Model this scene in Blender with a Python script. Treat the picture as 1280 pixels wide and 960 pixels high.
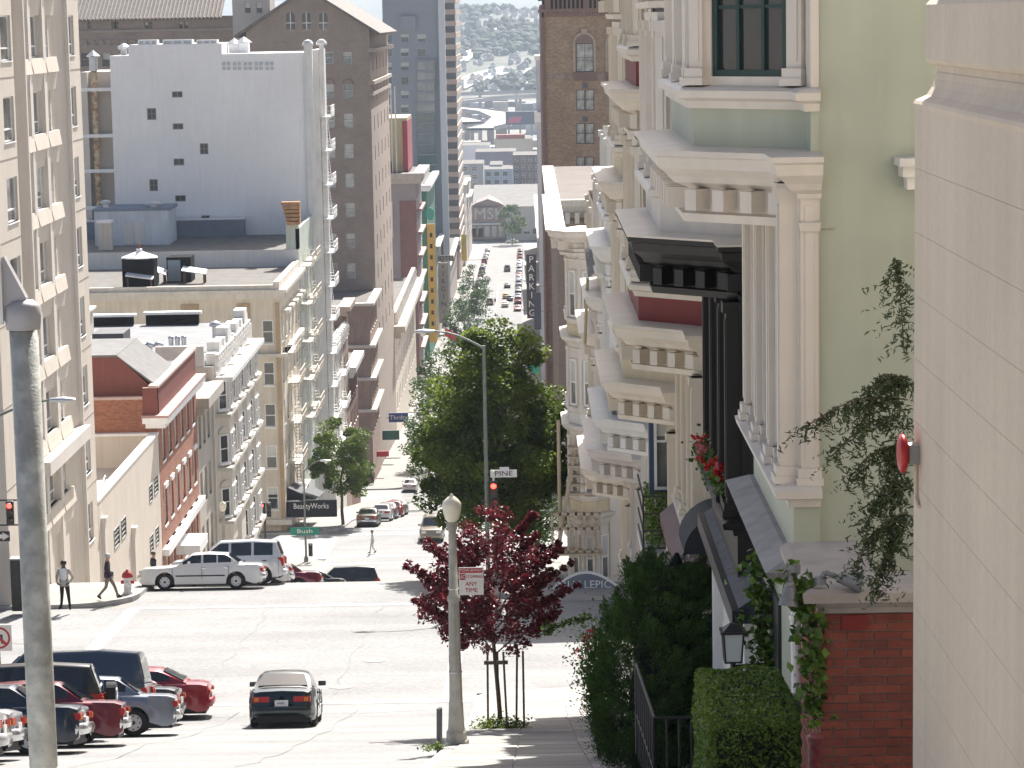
import bpy, bmesh, math, random
import numpy as np
from mathutils import Vector, Matrix
random.seed(7); NPR=np.random.RandomState(11)
for o in list(bpy.data.objects): bpy.data.objects.remove(o, do_unlink=True)
scn=bpy.context.scene; COL=scn.collection
# ------------------------------------------------------------------ camera
FPX=3300.; VPX,VPY=656.,20.; LEAN=.018
_a=Vector(((VPX-640)/FPX,(VPY-480)/FPX,1)).normalized()
_w=Vector((LEAN,1,0)); _w.z=-(_a.x*_w.x+_a.y*_w.y)/_a.z; _w.normalize()
_x=_w.cross(_a)
if _x.x<0: _x=-_x
# rows = world axes in camera (right, down, forward) coordinates
cam_d=bpy.data.cameras.new('camera'); cam=bpy.data.objects.new('camera',cam_d); COL.objects.link(cam); scn.camera=cam
cam_d.sensor_width=36; cam_d.lens=FPX/1280*36; cam_d.clip_start=.5; cam_d.clip_end=30000
def c2w(c): return Vector((c.dot(_x), c.dot(_a), -c.dot(_w)))
rt=c2w(Vector((1,0,0))); up=c2w(Vector((0,-1,0))); bk=c2w(Vector((0,0,-1)))
cam.matrix_world=Matrix(((rt.x,up.x,bk.x,0),(rt.y,up.y,bk.y,0),(rt.z,up.z,bk.z,0),(0,0,0,1)))
def ray(px,py): return c2w(Vector(((px-640)/FPX,(py-480)/FPX,1)))
def PD(px,py,d): r=ray(px,py); return r*(d/r.y)
def PX(px,py,X): r=ray(px,py); return r*(X/r.x)
# ------------------------------------------------------------------ sky, sun, exposure
SUN_EL,SUN_AZ=math.radians(45),math.radians(12)
wd=bpy.data.worlds.new('World'); scn.world=wd; wd.use_nodes=True
nt=wd.node_tree; bg=nt.nodes['Background']; sk=nt.nodes.new('ShaderNodeTexSky'); sk.sky_type='NISHITA'; sk.sun_disc=False
sk.sun_elevation=SUN_EL; sk.sun_rotation=SUN_AZ; sk.altitude=90; sk.air_density=.8; sk.dust_density=4; sk.ozone_density=1
nt.links.new(sk.outputs[0],bg.inputs[0]); bg.inputs[1].default_value=.075
sd=bpy.data.lights.new('sun','SUN'); sd.energy=5.0; sd.angle=math.radians(.5); sd.color=(1,.97,.92)
so=bpy.data.objects.new('sun',sd); COL.objects.link(so)
sv=Vector((math.cos(SUN_EL)*math.sin(SUN_AZ),math.cos(SUN_EL)*math.cos(SUN_AZ),math.sin(SUN_EL)))
so.rotation_euler=(-sv).to_track_quat('-Z','Y').to_euler(); so.location=(40,-20,120)
vs=scn.view_settings; vs.view_transform='Standard'; vs.look='None'; vs.gamma=1; vs.use_curve_mapping=False; vs.exposure=1.06
# ------------------------------------------------------------------ ground profile (metres below the eye against distance)
PRO=[(-60,-13.4),(0,1.6),(50,14.2),(66,17.98),(70,18.85),(76,19.8),(95,21.25),(99,21.6),(104,22.4),(112,24.5),(125,27.7),(140,31.1),(155,34.3),(165,36.3),(173,37.4),(183,38.2),(203,39.5),(212,40.7),(290,53.6),(304,54.6),(390,60.5),(500,64.8),(600,68.2),(700,71.6),(900,78.3),(1000,80),(1500,85),(2500,87),(2800,86)]
_pd=[p[0] for p in PRO]; _ph=[p[1] for p in PRO]
def zg(d): return -float(np.interp(d,_pd,_ph))
def slope(d): return (zg(d+.5)-zg(d-.5))
XR=3.0; KR=-1.75; KL=-14.9; XL=-19.2
# ------------------------------------------------------------------ materials
MC={}
def mat(name,col,rough=.65,var=.1,scale=1.2,bump=0.,metal=0.,streak=0.,spec=.5,kind=None,col2=None,coat=0.,fine=0.,trans=0.,alpha=1.,bs=None,band=0.):
    if name in MC: return MC[name]
    m=bpy.data.materials.new(name); m.use_nodes=True; MC[name]=m
    N=m.node_tree.nodes; L=m.node_tree.links; P=N['Principled BSDF']
    P.inputs['Roughness'].default_value=rough; P.inputs['Metallic'].default_value=metal
    P.inputs['Specular IOR Level'].default_value=spec
    if coat: P.inputs['Coat Weight'].default_value=coat; P.inputs['Coat Roughness'].default_value=.06
    c=(*col,1); P.inputs['Base Color'].default_value=c
    tc=N.new('ShaderNodeTexCoord')
    if kind=='brick':
        mp=N.new('ShaderNodeMapping'); bt=N.new('ShaderNodeTexBrick'); cx=N.new('ShaderNodeSeparateXYZ'); cb=N.new('ShaderNodeCombineXYZ'); ad=N.new('ShaderNodeMath')
        L.new(tc.outputs['Object'],cx.inputs[0]); L.new(cx.outputs[0],ad.inputs[0]); L.new(cx.outputs[1],ad.inputs[1]); L.new(ad.outputs[0],cb.inputs[0]); L.new(cx.outputs[2],cb.inputs[1])
        L.new(cb.outputs[0],bt.inputs['Vector']); bt.inputs['Scale'].default_value=1; bt.inputs['Brick Width'].default_value=.22 if not bs else bs[0]; bt.inputs['Row Height'].default_value=.075 if not bs else bs[1]; bt.inputs['Mortar Size'].default_value=.008
        bt.inputs['Color1'].default_value=c; bt.inputs['Color2'].default_value=(*(col2 or [x*.7 for x in col]),1); bt.inputs['Mortar'].default_value=(*[min(1,x*.9+.06) for x in col],1)
        src=bt.outputs['Color']; 
    else:
        rgb=N.new('ShaderNodeRGB'); rgb.outputs[0].default_value=c; src=rgb.outputs[0]
    def nz(sc,det,stretch=None):
        n=N.new('ShaderNodeTexNoise'); n.inputs['Scale'].default_value=sc; n.inputs['Detail'].default_value=det
        if stretch:
            mp=N.new('ShaderNodeMapping'); mp.inputs['Scale'].default_value=stretch; L.new(tc.outputs['Object'],mp.inputs[0]); L.new(mp.outputs[0],n.inputs['Vector'])
        else: L.new(tc.outputs['Object'],n.inputs['Vector'])
        return n.outputs['Fac']
    def mul(src,fac,lo,hi):
        mr=N.new('ShaderNodeMapRange'); mr.inputs[1].default_value=.3; mr.inputs[2].default_value=.7; mr.inputs[3].default_value=lo; mr.inputs[4].default_value=hi; L.new(fac,mr.inputs[0])
        mx=N.new('ShaderNodeMix'); mx.data_type='RGBA'; mx.blend_type='MULTIPLY'; mx.inputs[0].default_value=1; L.new(src,mx.inputs[6]); L.new(mr.outputs[0],mx.inputs[7]); return mx.outputs[2]
    if col2 and kind!='brick':
        mx=N.new('ShaderNodeMix'); mx.data_type='RGBA'; mr=N.new('ShaderNodeMapRange'); mr.inputs[1].default_value=.42; mr.inputs[2].default_value=.58; L.new(nz(scale*2.3,4),mr.inputs[0]); L.new(mr.outputs[0],mx.inputs[0]); L.new(src,mx.inputs[6]); mx.inputs[7].default_value=(*col2,1); src=mx.outputs[2]
    if var: src=mul(src,nz(scale,5),1-var,1+var*.6)
    if streak: src=mul(src,nz(1.3,6,(3.5,3.5,.22)),1-streak,1.04)
    if band: src=mul(src,nz(1.,4,(.035,.55,.55)),1-band,1.03)
    if fine: src=mul(src,nz(scale*25,3),1-fine,1+fine*.5)
    L.new(src,P.inputs['Base Color'])
    if bump:
        b=N.new('ShaderNodeBump'); b.inputs['Strength'].default_value=bump; b.inputs['Distance'].default_value=.02; L.new(nz(scale*12,4),b.inputs['Height']); L.new(b.outputs[0],P.inputs['Normal'])
    if kind=='leaf':
        tr=N.new('ShaderNodeBsdfTranslucent'); L.new(src,tr.inputs[0]); ms=N.new('ShaderNodeMixShader'); ms.inputs[0].default_value=trans; L.new(P.outputs[0],ms.inputs[1]); L.new(tr.outputs[0],ms.inputs[2]); L.new(ms.outputs[0],N['Material Output'].inputs[0])
        ob=N.new('ShaderNodeVertexColor'); ob.layer_name='tint'; mx=N.new('ShaderNodeMix'); mx.data_type='RGBA'; mx.blend_type='MULTIPLY'; mx.inputs[0].default_value=1; L.new(src,mx.inputs[6]); L.new(ob.outputs[0],mx.inputs[7]); L.new(mx.outputs[2],P.inputs['Base Color']); L.new(mx.outputs[2],tr.inputs[0])
    return m
def glow(name,col,st,base=None):
    m=mat(name,base or col,rough=.4,var=0); P=m.node_tree.nodes['Principled BSDF']; P.inputs['Emission Color'].default_value=(*col,1); P.inputs['Emission Strength'].default_value=st; return m
W_=mat('white_paint',(.80,.765,.70),.55,.07,1.5,streak=.08)
WH=mat('bright_white_paint',(.82,.81,.79),.5,.06,1.5,streak=.06)
CREAM=mat('cream_paint',(.70,.62,.51),.6,.08,1.2,streak=.1)
GLASS=mat('window_glass',(.035,.04,.045),.06,.3,.7,spec=.8)
GLASSB=mat('window_glass_blue',(.10,.16,.17),.08,.3,.4,spec=.8)
BLIND=mat('window_blind',(.55,.56,.52),.35,.2,1.5,spec=.6)
DARK=mat('dark_metal',(.03,.03,.032),.5,.2,3)
GREY=mat('grey_metal',(.32,.33,.32),.45,.15,4,metal=.3,bump=.05)
TAR=mat('roof_gravel',(.19,.175,.155),.95,.2,.8,bump=.3,fine=.3)
BLACKT=mat('black_tar',(.010,.010,.012),.9,.3,2,spec=.1)
SILV=mat('galvanised_metal',(.55,.56,.57),.4,.12,3,metal=.6)
# ------------------------------------------------------------------ object helpers
OFF={}
def setp(o,label=None,cat=None,group=None,kind=None):
    if label: o['label']=label
    if cat: o['category']=cat
    if group: o['group']=group
    if kind: o['kind']=kind
    return o
def thing(name,label,cat,loc=(0,0,0),group=None,rz=0,M=None):
    o=bpy.data.objects.new(name,None); COL.objects.link(o); o.empty_display_size=.2
    if M is not None: o.matrix_world=M; OFF[o.name]=Vector((0,0,0))
    else:
        o.location=loc; o.rotation_euler=(0,0,rz); OFF[o.name]=Vector(loc)
        if rz: OFF[o.name]=Vector((0,0,0))
    return setp(o,label,cat,group)
class FR:
    """vertical facade frame: u along the wall, v up, n outwards"""
    def __init__(s,o,phi): s.o=Vector(o); s.phi=math.radians(phi); s.U=Vector((math.cos(s.phi),math.sin(s.phi),0)); s.N=Vector((math.sin(s.phi),-math.cos(s.phi),0))
    def p(s,u,v,n=0): return s.o+s.U*u+s.N*n+Vector((0,0,v))
class MB:
    def __init__(s): s.v=[]; s.f=[]; s.mi=[]; s.cur=0
    def add(s,vs,fs):
        b=len(s.v); s.v+= [tuple(x) for x in vs]; s.f+=[tuple(b+i for i in f) for f in fs]; s.mi+=[s.cur]*len(fs); return s
    def hexa(s,p): # 8 pts: bottom 4 ccw, top 4 ccw
        return s.add(p,[(3,2,1,0),(4,5,6,7),(0,1,5,4),(1,2,6,5),(2,3,7,6),(3,0,4,7)])
    def box(s,x0,x1,y0,y1,z0,z1): return s.hexa([(x0,y0,z0),(x1,y0,z0),(x1,y1,z0),(x0,y1,z0),(x0,y0,z1),(x1,y0,z1),(x1,y1,z1),(x0,y1,z1)])
    def fbox(s,F,u0,u1,v0,v1,n0,n1): # n0 inner n1 outer
        return s.hexa([F.p(u0,v0,n1),F.p(u1,v0,n1),F.p(u1,v0,n0),F.p(u0,v0,n0),F.p(u0,v1,n1),F.p(u1,v1,n1),F.p(u1,v1,n0),F.p(u0,v1,n0)])
    def quad(s,a,b,c,d): return s.add([a,b,c,d],[(0,1,2,3)])
    def cyl(s,a,b,r0,r1=None,n=10,cap=True):
        r1=r0 if r1 is None else r1; a=Vector(a); b=Vector(b); d=(b-a).normalized(); t=d.orthogonal().normalized(); q=d.cross(t)
        vs=[]; 
        for i in range(n):
            an=2*math.pi*i/n; k=t*math.cos(an)+q*math.sin(an); vs+= [a+k*r0,b+k*r1]
        fs=[(2*i,2*((i+1)%n),2*((i+1)%n)+1,2*i+1) for i in range(n)]
        if cap: fs+=[tuple(2*i for i in range(n))[::-1],tuple(2*i+1 for i in range(n))]
        return s.add(vs,fs)
    def tube(s,pts,r,n=8):
        rs=r if isinstance(r,(list,tuple)) else [r]*len(pts)
        for i in range(len(pts)-1): s.cyl(pts[i],pts[i+1],rs[i],rs[i+1],n)
        return s
    def lathe(s,c,prof,n=16): # prof: (r,z)
        c=Vector(c); vs=[]; fs=[]; m=len(prof)
        for i in range(n):
            an=2*math.pi*i/n
            for r,z in prof: vs.append((c.x+r*math.cos(an),c.y+r*math.sin(an),c.z+z))
        for i in range(n):
            for j in range(m-1): a=i*m+j; b=((i+1)%n)*m+j; fs.append((a,b,b+1,a+1))
        return s.add(vs,fs)
    def prism(s,F,poly,n0,n1): # polygon (u,v) ccw seen from outside, extruded n0..n1
        k=len(poly); vs=[F.p(u,v,n1) for u,v in poly]+[F.p(u,v,n0) for u,v in poly]
        return s.add(vs,[tuple(range(k)),tuple(range(2*k-1,k-1,-1))]+[(i,i+k,(i+1)%k+k,(i+1)%k) for i in range(k)])
    def sweep(s,path,prof,z=0.):
        """mouldings: path [(x,y)], outward is left of travel; prof [(n,z)]"""
        P=[Vector((p[0],p[1])) for p in path]; k=len(P); m=len(prof); vs=[]
        for i in range(k):
            ns=[]
            if i>0: t=(P[i]-P[i-1]).normalized(); ns.append(Vector((-t.y,t.x)))
            if i<k-1: t=(P[i+1]-P[i]).normalized(); ns.append(Vector((-t.y,t.x)))
            n=ns[0] if len(ns)==1 else (ns[0]+ns[1])/max(.35,(1+ns[0].dot(ns[1])))
            for a,b in prof: q=P[i]+n*a; vs.append((q.x,q.y,z+b))
        fs=[]
        for i in range(k-1):
            for j in range(m-1): a=i*m+j; b=(i+1)*m+j; fs.append((a,a+1,b+1,b))
        fs+=[tuple(range(m)),tuple(range((k-1)*m,k*m))[::-1]]
        return s.add(vs,fs)
    def holewall(s,F,w,h,holes,t):
        us=sorted({0.,w,*[x for H in holes for x in (H[0],H[0]+H[2])]}); vv=sorted({0.,h,*[x for H in holes for x in (H[1],H[1]+H[3])]})
        us=[u for u in us if -1e-6<=u<=w+1e-6]; vv=[v for v in vv if -1e-6<=v<=h+1e-6]
        def inh(u,v): return any(H[0]<u<H[0]+H[2] and H[1]<v<H[1]+H[3] for H in holes)
        for j in range(len(vv)-1):
            i=0
            while i<len(us)-1:
                cv=(vv[j]+vv[j+1])/2
                if inh((us[i]+us[i+1])/2,cv): i+=1; continue
                k=i
                while k<len(us)-1 and not inh((us[k]+us[k+1])/2,cv): k+=1
                s.quad(F.p(us[i],vv[j]),F.p(us[k],vv[j]),F.p(us[k],vv[j+1]),F.p(us[i],vv[j+1])); i=k
        for H in holes:
            a,b,c,d=H[0],H[1],H[0]+H[2],H[1]+H[3]
            for (p,q) in (((a,b),(c,b)),((c,b),(c,d)),((c,d),(a,d)),((a,d),(a,b))):
                s.quad(F.p(p[0],p[1],0),F.p(p[0],p[1],-t),F.p(q[0],q[1],-t),F.p(q[0],q[1],0))
        return s
    def build(s,name,m,parent=None,smooth=False,bevel=0,kind=None):
        me=bpy.data.meshes.new(name); off=OFF.get(parent.name,Vector((0,0,0))) if parent else Vector((0,0,0))
        ox,oy,oz=off
        me.from_pydata([(a-ox,b-oy,c-oz) for a,b,c in s.v],[],s.f)
        ms=m if isinstance(m,(list,tuple)) else [m]
        for x in ms: me.materials.append(x)
        if len(ms)>1: me.polygons.foreach_set('material_index',s.mi)
        if smooth: me.polygons.foreach_set('use_smooth',[True]*len(me.polygons))
        me.update()
        o=bpy.data.objects.new(name,me); COL.objects.link(o)
        if parent: o.parent=parent; OFF[o.name]=off
        if bevel: b=o.modifiers.new('bevel','BEVEL'); b.width=bevel; b.segments=2; b.limit_method='ANGLE'; b.angle_limit=.6
        if smooth and not bevel: 
            pass
        if kind: o['kind']=kind
        return o
def struct(name,mb,m,smooth=False): o=mb.build(name,m,None,smooth); o['kind']='structure'; return o
def part(name,m,parent,fn,**k): b=MB(); fn(b); return b.build(name,m,parent,**k)
WC={}
def window(root,F,u,v,w,h,style='dh',fm=W_,pm=GLASS,n=-.12,t=.07,name='window',sill=0,blind=None):
    key=(round(w,3),round(h,3),style,fm.name,pm.name,t,sill,blind)
    if key not in WC:
        b=MB(); f0=FR((0,0,0),0); d0,d1=-.04,.05
        for (a,c,e,g) in ((0,t,0,h),(w-t,w,0,h),(t,w-t,0,t),(t,w-t,h-t,h)): b.fbox(f0,a,c,e,g,d0,d1)
        if style=='dh': b.fbox(f0,t,w-t,h*.5-t*.4,h*.5+t*.4,d0,d1-.015)
        elif style=='dh2': b.fbox(f0,t,w-t,h*.5-t*.4,h*.5+t*.4,d0,d1-.015); b.fbox(f0,w/2-t*.3,w/2+t*.3,t,h-t,d0,d1-.01)
        elif style[0]=='g':
            nx,nz=int(style[1]),int(style[2])
            for i in range(1,nx): b.fbox(f0,w*i/nx-t*.3,w*i/nx+t*.3,t,h-t,d0,d1-.012)
            for j in range(1,nz): b.fbox(f0,t,w-t,h*j/nz-t*.3,h*j/nz+t*.3,d0,d1-.018)
        elif style=='low': b.fbox(f0,t,w-t,h*.28-t*.5,h*.28+t*.5,d0,d1)
        if sill: b.fbox(f0,-.06,w+.06,-sill,0,d0,d1+.13)
        me=bpy.data.meshes.new(name)
        me.from_pydata(b.v,[],b.f); me.materials.append(fm)
        b=MB(); b.fbox(f0,t*.6,w-t*.6,t*.6,h-t*.6,-.012,.005); mp=bpy.data.meshes.new('pane'); mp.from_pydata(b.v,[],b.f); mp.materials.append(pm)
        mb_=None
        if blind:
            b=MB(); b.fbox(f0,t,w-t,h*(1-blind),h-t,.005,.012); mb_=bpy.data.meshes.new('blind'); mb_.from_pydata(b.v,[],b.f); mb_.materials.append(BLIND)
        WC[key]=(me,mp,mb_)
    me,mp,mb_=WC[key]
    o=bpy.data.objects.new(name,me); COL.objects.link(o); o.parent=root; o.location=F.p(u,v,n)-OFF[root.name]; o.rotation_euler=(0,0,F.phi)
    p=bpy.data.objects.new('pane',mp); COL.objects.link(p); p.parent=o
    if mb_: p=bpy.data.objects.new('blind',mb_); COL.objects.link(p); p.parent=o
    return o
def grid(u0,du,nu,v0,dv,nv,w,h): return [(u0+i*du,v0+j*dv,w,h) for j in range(nv) for i in range(nu)]
def block(root,x0,x1,y0,y1,z0,z1,m,faces={},t=.18,roofm=None,style='dh',fm=W_,pm=GLASS,name='wall',sill=.1,winkw={}):
    """solid building body with window openings; faces {phi:[(u,v,w,h[,style])]} v measured from z0"""
    b=MB(); h=z1-z0; FS={0:FR((x0,y0,z0),0),90:FR((x1,y0,z0),90),-90:FR((x0,y1,z0),-90),180:FR((x1,y1,z0),180)}
    for ph,F in FS.items():
        w=(x1-x0) if ph in(0,180) else (y1-y0); b.holewall(F,w,h,faces.get(ph,[]),t)
    o=b.build(name,m,root)
    r=MB(); r.quad((x0,y0,z1-.002),(x1,y0,z1-.002),(x1,y1,z1-.002),(x0,y1,z1-.002)); r.build('roof',roofm or TAR,root)
    for ph,hs in faces.items():
        for i,H in enumerate(hs):
            st=H[4] if len(H)>4 else style
            kw=dict(winkw); bl=random.choice([None,.35,.55,.5,None]); 
            if 'blind' in kw: bl=kw.pop('blind')
            window(root,FS[ph],H[0],H[1],H[2],H[3],st,fm,pm,n=-t+.05,sill=sill,blind=bl,**kw)
    return FS
def text(s,size,m,root,F,u,v,n,name='lettering',align='CENTER',ext=.004,sx=1.):
    cu=bpy.data.curves.new('t','FONT'); cu.body=s; cu.size=size; cu.align_x=align; cu.align_y='CENTER'; cu.extrude=ext; cu.resolution_u=2
    o=bpy.data.objects.new('t',cu); COL.objects.link(o); dg=bpy.context.evaluated_depsgraph_get(); me=bpy.data.meshes.new_from_object(o.evaluated_get(dg)); bpy.data.objects.remove(o); bpy.data.curves.remove(cu)
    me.materials.clear(); me.materials.append(m)
    ox=OFF[root.name]
    for vv in me.vertices: q=F.p(u+vv.co.x*sx,v+vv.co.y,n+vv.co.z)-ox; vv.co=q
    o=bpy.data.objects.new(name,me); COL.objects.link(o); o.parent=root; OFF[o.name]=ox; return o
# ================================================================== THE SETTING
ROAD=mat('pale_asphalt',(.285,.28,.272),.9,.14,.3,bump=.25,fine=.2,band=.16)
ROAD2=mat('cross_street_asphalt',(.33,.325,.318),.9,.12,.25,bump=.25,fine=.15)
WALK=mat('pavement_concrete',(.31,.295,.27),.9,.10,.6,bump=.25,fine=.12)
KERBM=mat('kerb_concrete',(.40,.38,.36),.9,.15,1.5,bump=.2)
LINE=mat('white_road_paint',(.80,.80,.79),.7,.10,2.,fine=.12)
EARTH=mat('dusty_ground',(.25,.235,.21),.95,.25,.02)
def strip(mb,x0,x1,ds,dz,dz1=None):
    for a,b in zip(ds[:-1],ds[1:]): mb.quad((x0,a,zg(a)+dz),(x1,a,zg(a)+dz),(x1,b,zg(b)+dz),(x0,b,zg(b)+dz))
def dlist(a,b): return sorted({a,b,*[d for d in _pd if a<d<b]})
g=MB(); ds=dlist(-60,2800)
for x0,x1 in ((-6000,-900),(-900,-200),(-200,-60),(-60,60),(60,200),(200,900),(900,6000)): strip(g,x0,x1,ds,-.05)
struct('ground',g,EARTH)
CROSS=[(76,94.6),(186,200),(291,304),(396,409),(501,514),(606,619),(711,724),(816,829),(900,1000)]
r=MB(); strip(r,KL,KR,dlist(-50,1000),0); struct('street',r,ROAD)
for i,(a,b) in enumerate(CROSS):
    r=MB(); strip(r,-400,KL,dlist(a,b),0); strip(r,KR,400,dlist(a,b),0); struct('cross_street',r,ROAD2 if i else ROAD)
BLK=[(-50,76)]+[(CROSS[i][1],CROSS[i+1][0]) for i in range(len(CROSS)-1)]
def corner(d,d0,d1,R=3.):
    e=min(d-d0,d1-d); return 0 if e>=R else R-math.sqrt(max(0,R*R-(R-e)**2))
for i,(a,b) in enumerate(BLK):
    for side in (1,-1):
        R=3. if not(i==0 and side==1) else 2.5
        dd=sorted(set(dlist(a,b))|{x for k in (0,.1,.35,.8,1.4,2.1,3.) for x in (a+k,b-k)}|{a+(b-a)*k/12 for k in range(13)})
        k0=KR if side>0 else KL; far=60 if side>0 else -70
        s=MB(); kb=MB()
        ed=[k0+side*corner(d,a,b,R) for d in dd]
        for j in range(len(dd)-1):
            d0,d1=dd[j],dd[j+1]; e0,e1=ed[j]+side*.16,ed[j+1]+side*.16
            s.quad((e0,d0,zg(d0)+.15),(far,d0,zg(d0)+.15),(far,d1,zg(d1)+.15),(e1,d1,zg(d1)+.15))
            kb.quad((ed[j],d0,zg(d0)-.05),(ed[j+1],d1,zg(d1)-.05),(ed[j+1],d1,zg(d1)+.155),(ed[j],d0,zg(d0)+.155))
            kb.quad((ed[j],d0,zg(d0)+.155),(ed[j+1],d1,zg(d1)+.155),(e1+side*.02,d1,zg(d1)+.155),(e0+side*.02,d0,zg(d0)+.155))
        for d in (a,b): kb.quad((ed[0],d,zg(d)-.05),(far,d,zg(d)-.05),(far,d,zg(d)+.15),(ed[0],d,zg(d)+.15))
        pv=struct('pavement',s,WALK); kb.build('kerb',KERBM,pv)
        if i==0 and side==1:
            for j in range(30):
                d0=34+j*1.35
                if d0+1.33>74: break
                for q in range(4):
                    x0=-1.5+q*1.15; t=MB(); zz=lambda d:zg(d)+.152
                    x1=x0+1.125; d1=d0+1.325; tz=.014+.006*random.random()
                    t.hexa([(x0,d0,zz(d0)-.02),(x1,d0,zz(d0)-.02),(x1,d1,zz(d1)-.02),(x0,d1,zz(d1)-.02),(x0,d0,zz(d0)+tz),(x1,d0,zz(d0)+tz),(x1,d1,zz(d1)+tz),(x0,d1,zz(d1)+tz)])
                    t.build('paving_slab',WALK if (j*3+q*7)%5 else KERBM,pv)
# painted lines
def line(x0,x1,d0,d1,dz=.012):
    b=MB(); 
    for a,c in zip(dlist(d0,d1)[:-1],dlist(d0,d1)[1:]): b.quad((x0,a,zg(a)+dz),(x1,a,zg(a)+dz),(x1,c,zg(c)+dz),(x0,c,zg(c)+dz))
    return struct('painted_line',b,LINE)
line(-12.9,-1.9,73.6,74.0); line(-14.8,-2.4,94.2,94.6); line(-14.9,-14.4,81,94.2); line(-2.75,-2.35,74.0,94.2)
line(-14.5,-2.4,187.2,187.6); line(-14.9,-14.5,178,187.2); line(-14.5,-2.4,199.2,199.6); line(-8.6,-8.4,206,286); line(-8.4,-8.2,620,700)
line(-14.5,-2.4,183.4,183.8); line(-14.5,-2.4,202.2,202.6)
SEAM=mat('tar_seam',(.24,.235,.23),.9,.3,3)
def seam(pts,w=.035):
    b=MB()
    for (x0,d0),(x1,d1) in zip(pts[:-1],pts[1:]):
        t=Vector((x1-x0,d1-d0)).normalized()*w; n=Vector((-t.y,t.x)); z=lambda d:zg(d)+.008
        b.quad((x0-n.x,d0-n.y,z(d0-n.y)),(x1-n.x,d1-n.y,z(d1-n.y)),(x1+n.x,d1+n.y,z(d1+n.y)),(x0+n.x,d0+n.y,z(d0+n.y)))
    return struct('road_seam',b,SEAM)
rs_=random.Random(31)
def wander(x0,d0,x1,d1,n=14,a=.12): return [(x0+(x1-x0)*i/n+rs_.gauss(0,a)*(0<i<n),d0+(d1-d0)*i/n+rs_.gauss(0,a)*(0<i<n)) for i in range(n+1)]
for q in ((-8.2,40,-8.3,72),(-13,56,-2,57.5),(-12.5,46.5,-2,47),(-5.2,44,-5.0,72),(-11,64,-4,65.2),(-10,76,-9.6,94),(-13.5,80,-3,79.2),(-6,76,-5.6,95),(-14,88.5,-3,88),(-12,70,-3,71.5)): seam(wander(*q),rs_.uniform(.008,.02))
MAN=mat('iron_cover',(.22,.21,.2),.7,.2,6)
for px,py in ((469,826),(427,859),(30,803),(330,905)):
    ds=np.linspace(30,300,9000); rr=ray(px,py); zz=rr.z/rr.y*ds; k=int(np.argmax(np.interp(ds,_pd,[-x for x in _ph])>zz)); d=ds[k]; X=rr.x/rr.y*d
    b=MB(); n=20; b.add([(X+.38*math.cos(2*math.pi*i/n),d+.38*math.sin(2*math.pi*i/n),zg(d+.38*math.sin(2*math.pi*i/n))+.01) for i in range(n)],[tuple(range(n))]); struct('manhole_cover',b,MAN)
# ------------------------------------------------------------------ far hills
HILLM=mat('hill_scrub',(.13,.145,.10),.95,.35,.012,col2=(.22,.21,.17),fine=.2)
def hz(x,d):
    k=np.interp(d,[2600,2800,3100,3400,3700,4000,4300,4700,5400],[-88,-86,-69,-46,-25,-8,-2,-12,-60])
    w=np.interp(abs(x+40),[0,500,1200,2500],[0,.12,.45,.9]); t=14*math.sin(x*.006+1.7)+7*math.sin(x*.017+d*.004)+10*np.clip((x+60)/200,-1,1)
    u=np.clip((d-2800)/900,0,1); return float((k+t*u)*(1-w*u)+(-86)*w*u)
def sheet(name,xs,ds,fn,m):
    b=MB(); n=len(xs); b.v=[(x,d,fn(x,d)) for d in ds for x in xs]; b.f=[(j*n+i,j*n+i+1,(j+1)*n+i+1,(j+1)*n+i) for j in range(len(ds)-1) for i in range(n-1)]; b.mi=[0]*len(b.f)
    return struct(name,b,m,True)
xs=[-2500,-1700,-1100,-700,-450]+list(range(-300,301,25))+[450,700,1100,1700,2500]
sheet('hill',xs,[2700+i*60 for i in range(46)],hz,HILLM)
MOUNT=mat('mountain_grass',(.20,.21,.14),.95,.25,.003)
def mz(x,d):
    k=np.interp(d,[7000,8200,9000,9600,10500],[-95,-10,58,66,-90]); return float(k+14*math.sin(x*.0045+2.0)-16*np.clip((x-40)/250,-1,1)*np.clip((d-7000)/1500,0,1))
sheet('mountain',[-4000,-2500,-1500,-900]+list(range(-600,601,60))+[900,1500,2500,4000],[7000+i*150 for i in range(24)],mz,MOUNT)
b=MB(); b.quad((-6000,2790,-86.6),(6000,2790,-86.6),(6000,11500,-90),(-6000,11500,-90)); struct('terrain',b,EARTH)
def hillpt(px,py):
    r=ray(px,py); pr=None
    for d in range(2750,4700,10):
        z=r.z/r.y*d; X=r.x/r.y*d
        if hz(X,d)>=z: return (X,d,hz(X,d))
    return None
def hroad(pts,w,name='hillside_road'):
    P=[]
    for i in range(len(pts)-1):
        for k in range(12):
            t=k/12; q=hillpt(pts[i][0]*(1-t)+pts[i+1][0]*t,pts[i][1]*(1-t)+pts[i+1][1]*t)
            if q: P.append(Vector(q))
    b=MB(); vs=[]; fs=[]
    for i,p in enumerate(P):
        t=(P[min(i+1,len(P)-1)]-P[max(i-1,0)]); t.z=0; t.normalize(); n=Vector((-t.y,t.x,0))
        for s in (-1,1): q=p+n*w*s*.5; vs.append((q.x,q.y,hz(q.x,q.y)+2.))
        if i: fs.append((2*i-2,2*i-1,2*i+1,2*i))
    b.add(vs,fs); return struct(name,b,LINE)
hroad([(578,79),(600,54),(625,31)],16); hroad([(570,113),(596,100),(634,88)],22); hroad([(588,108),(612,98),(636,90)],20); hroad([(655,108),(666,86)],14); hroad([(570,103),(600,93),(632,86)],10)
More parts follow.
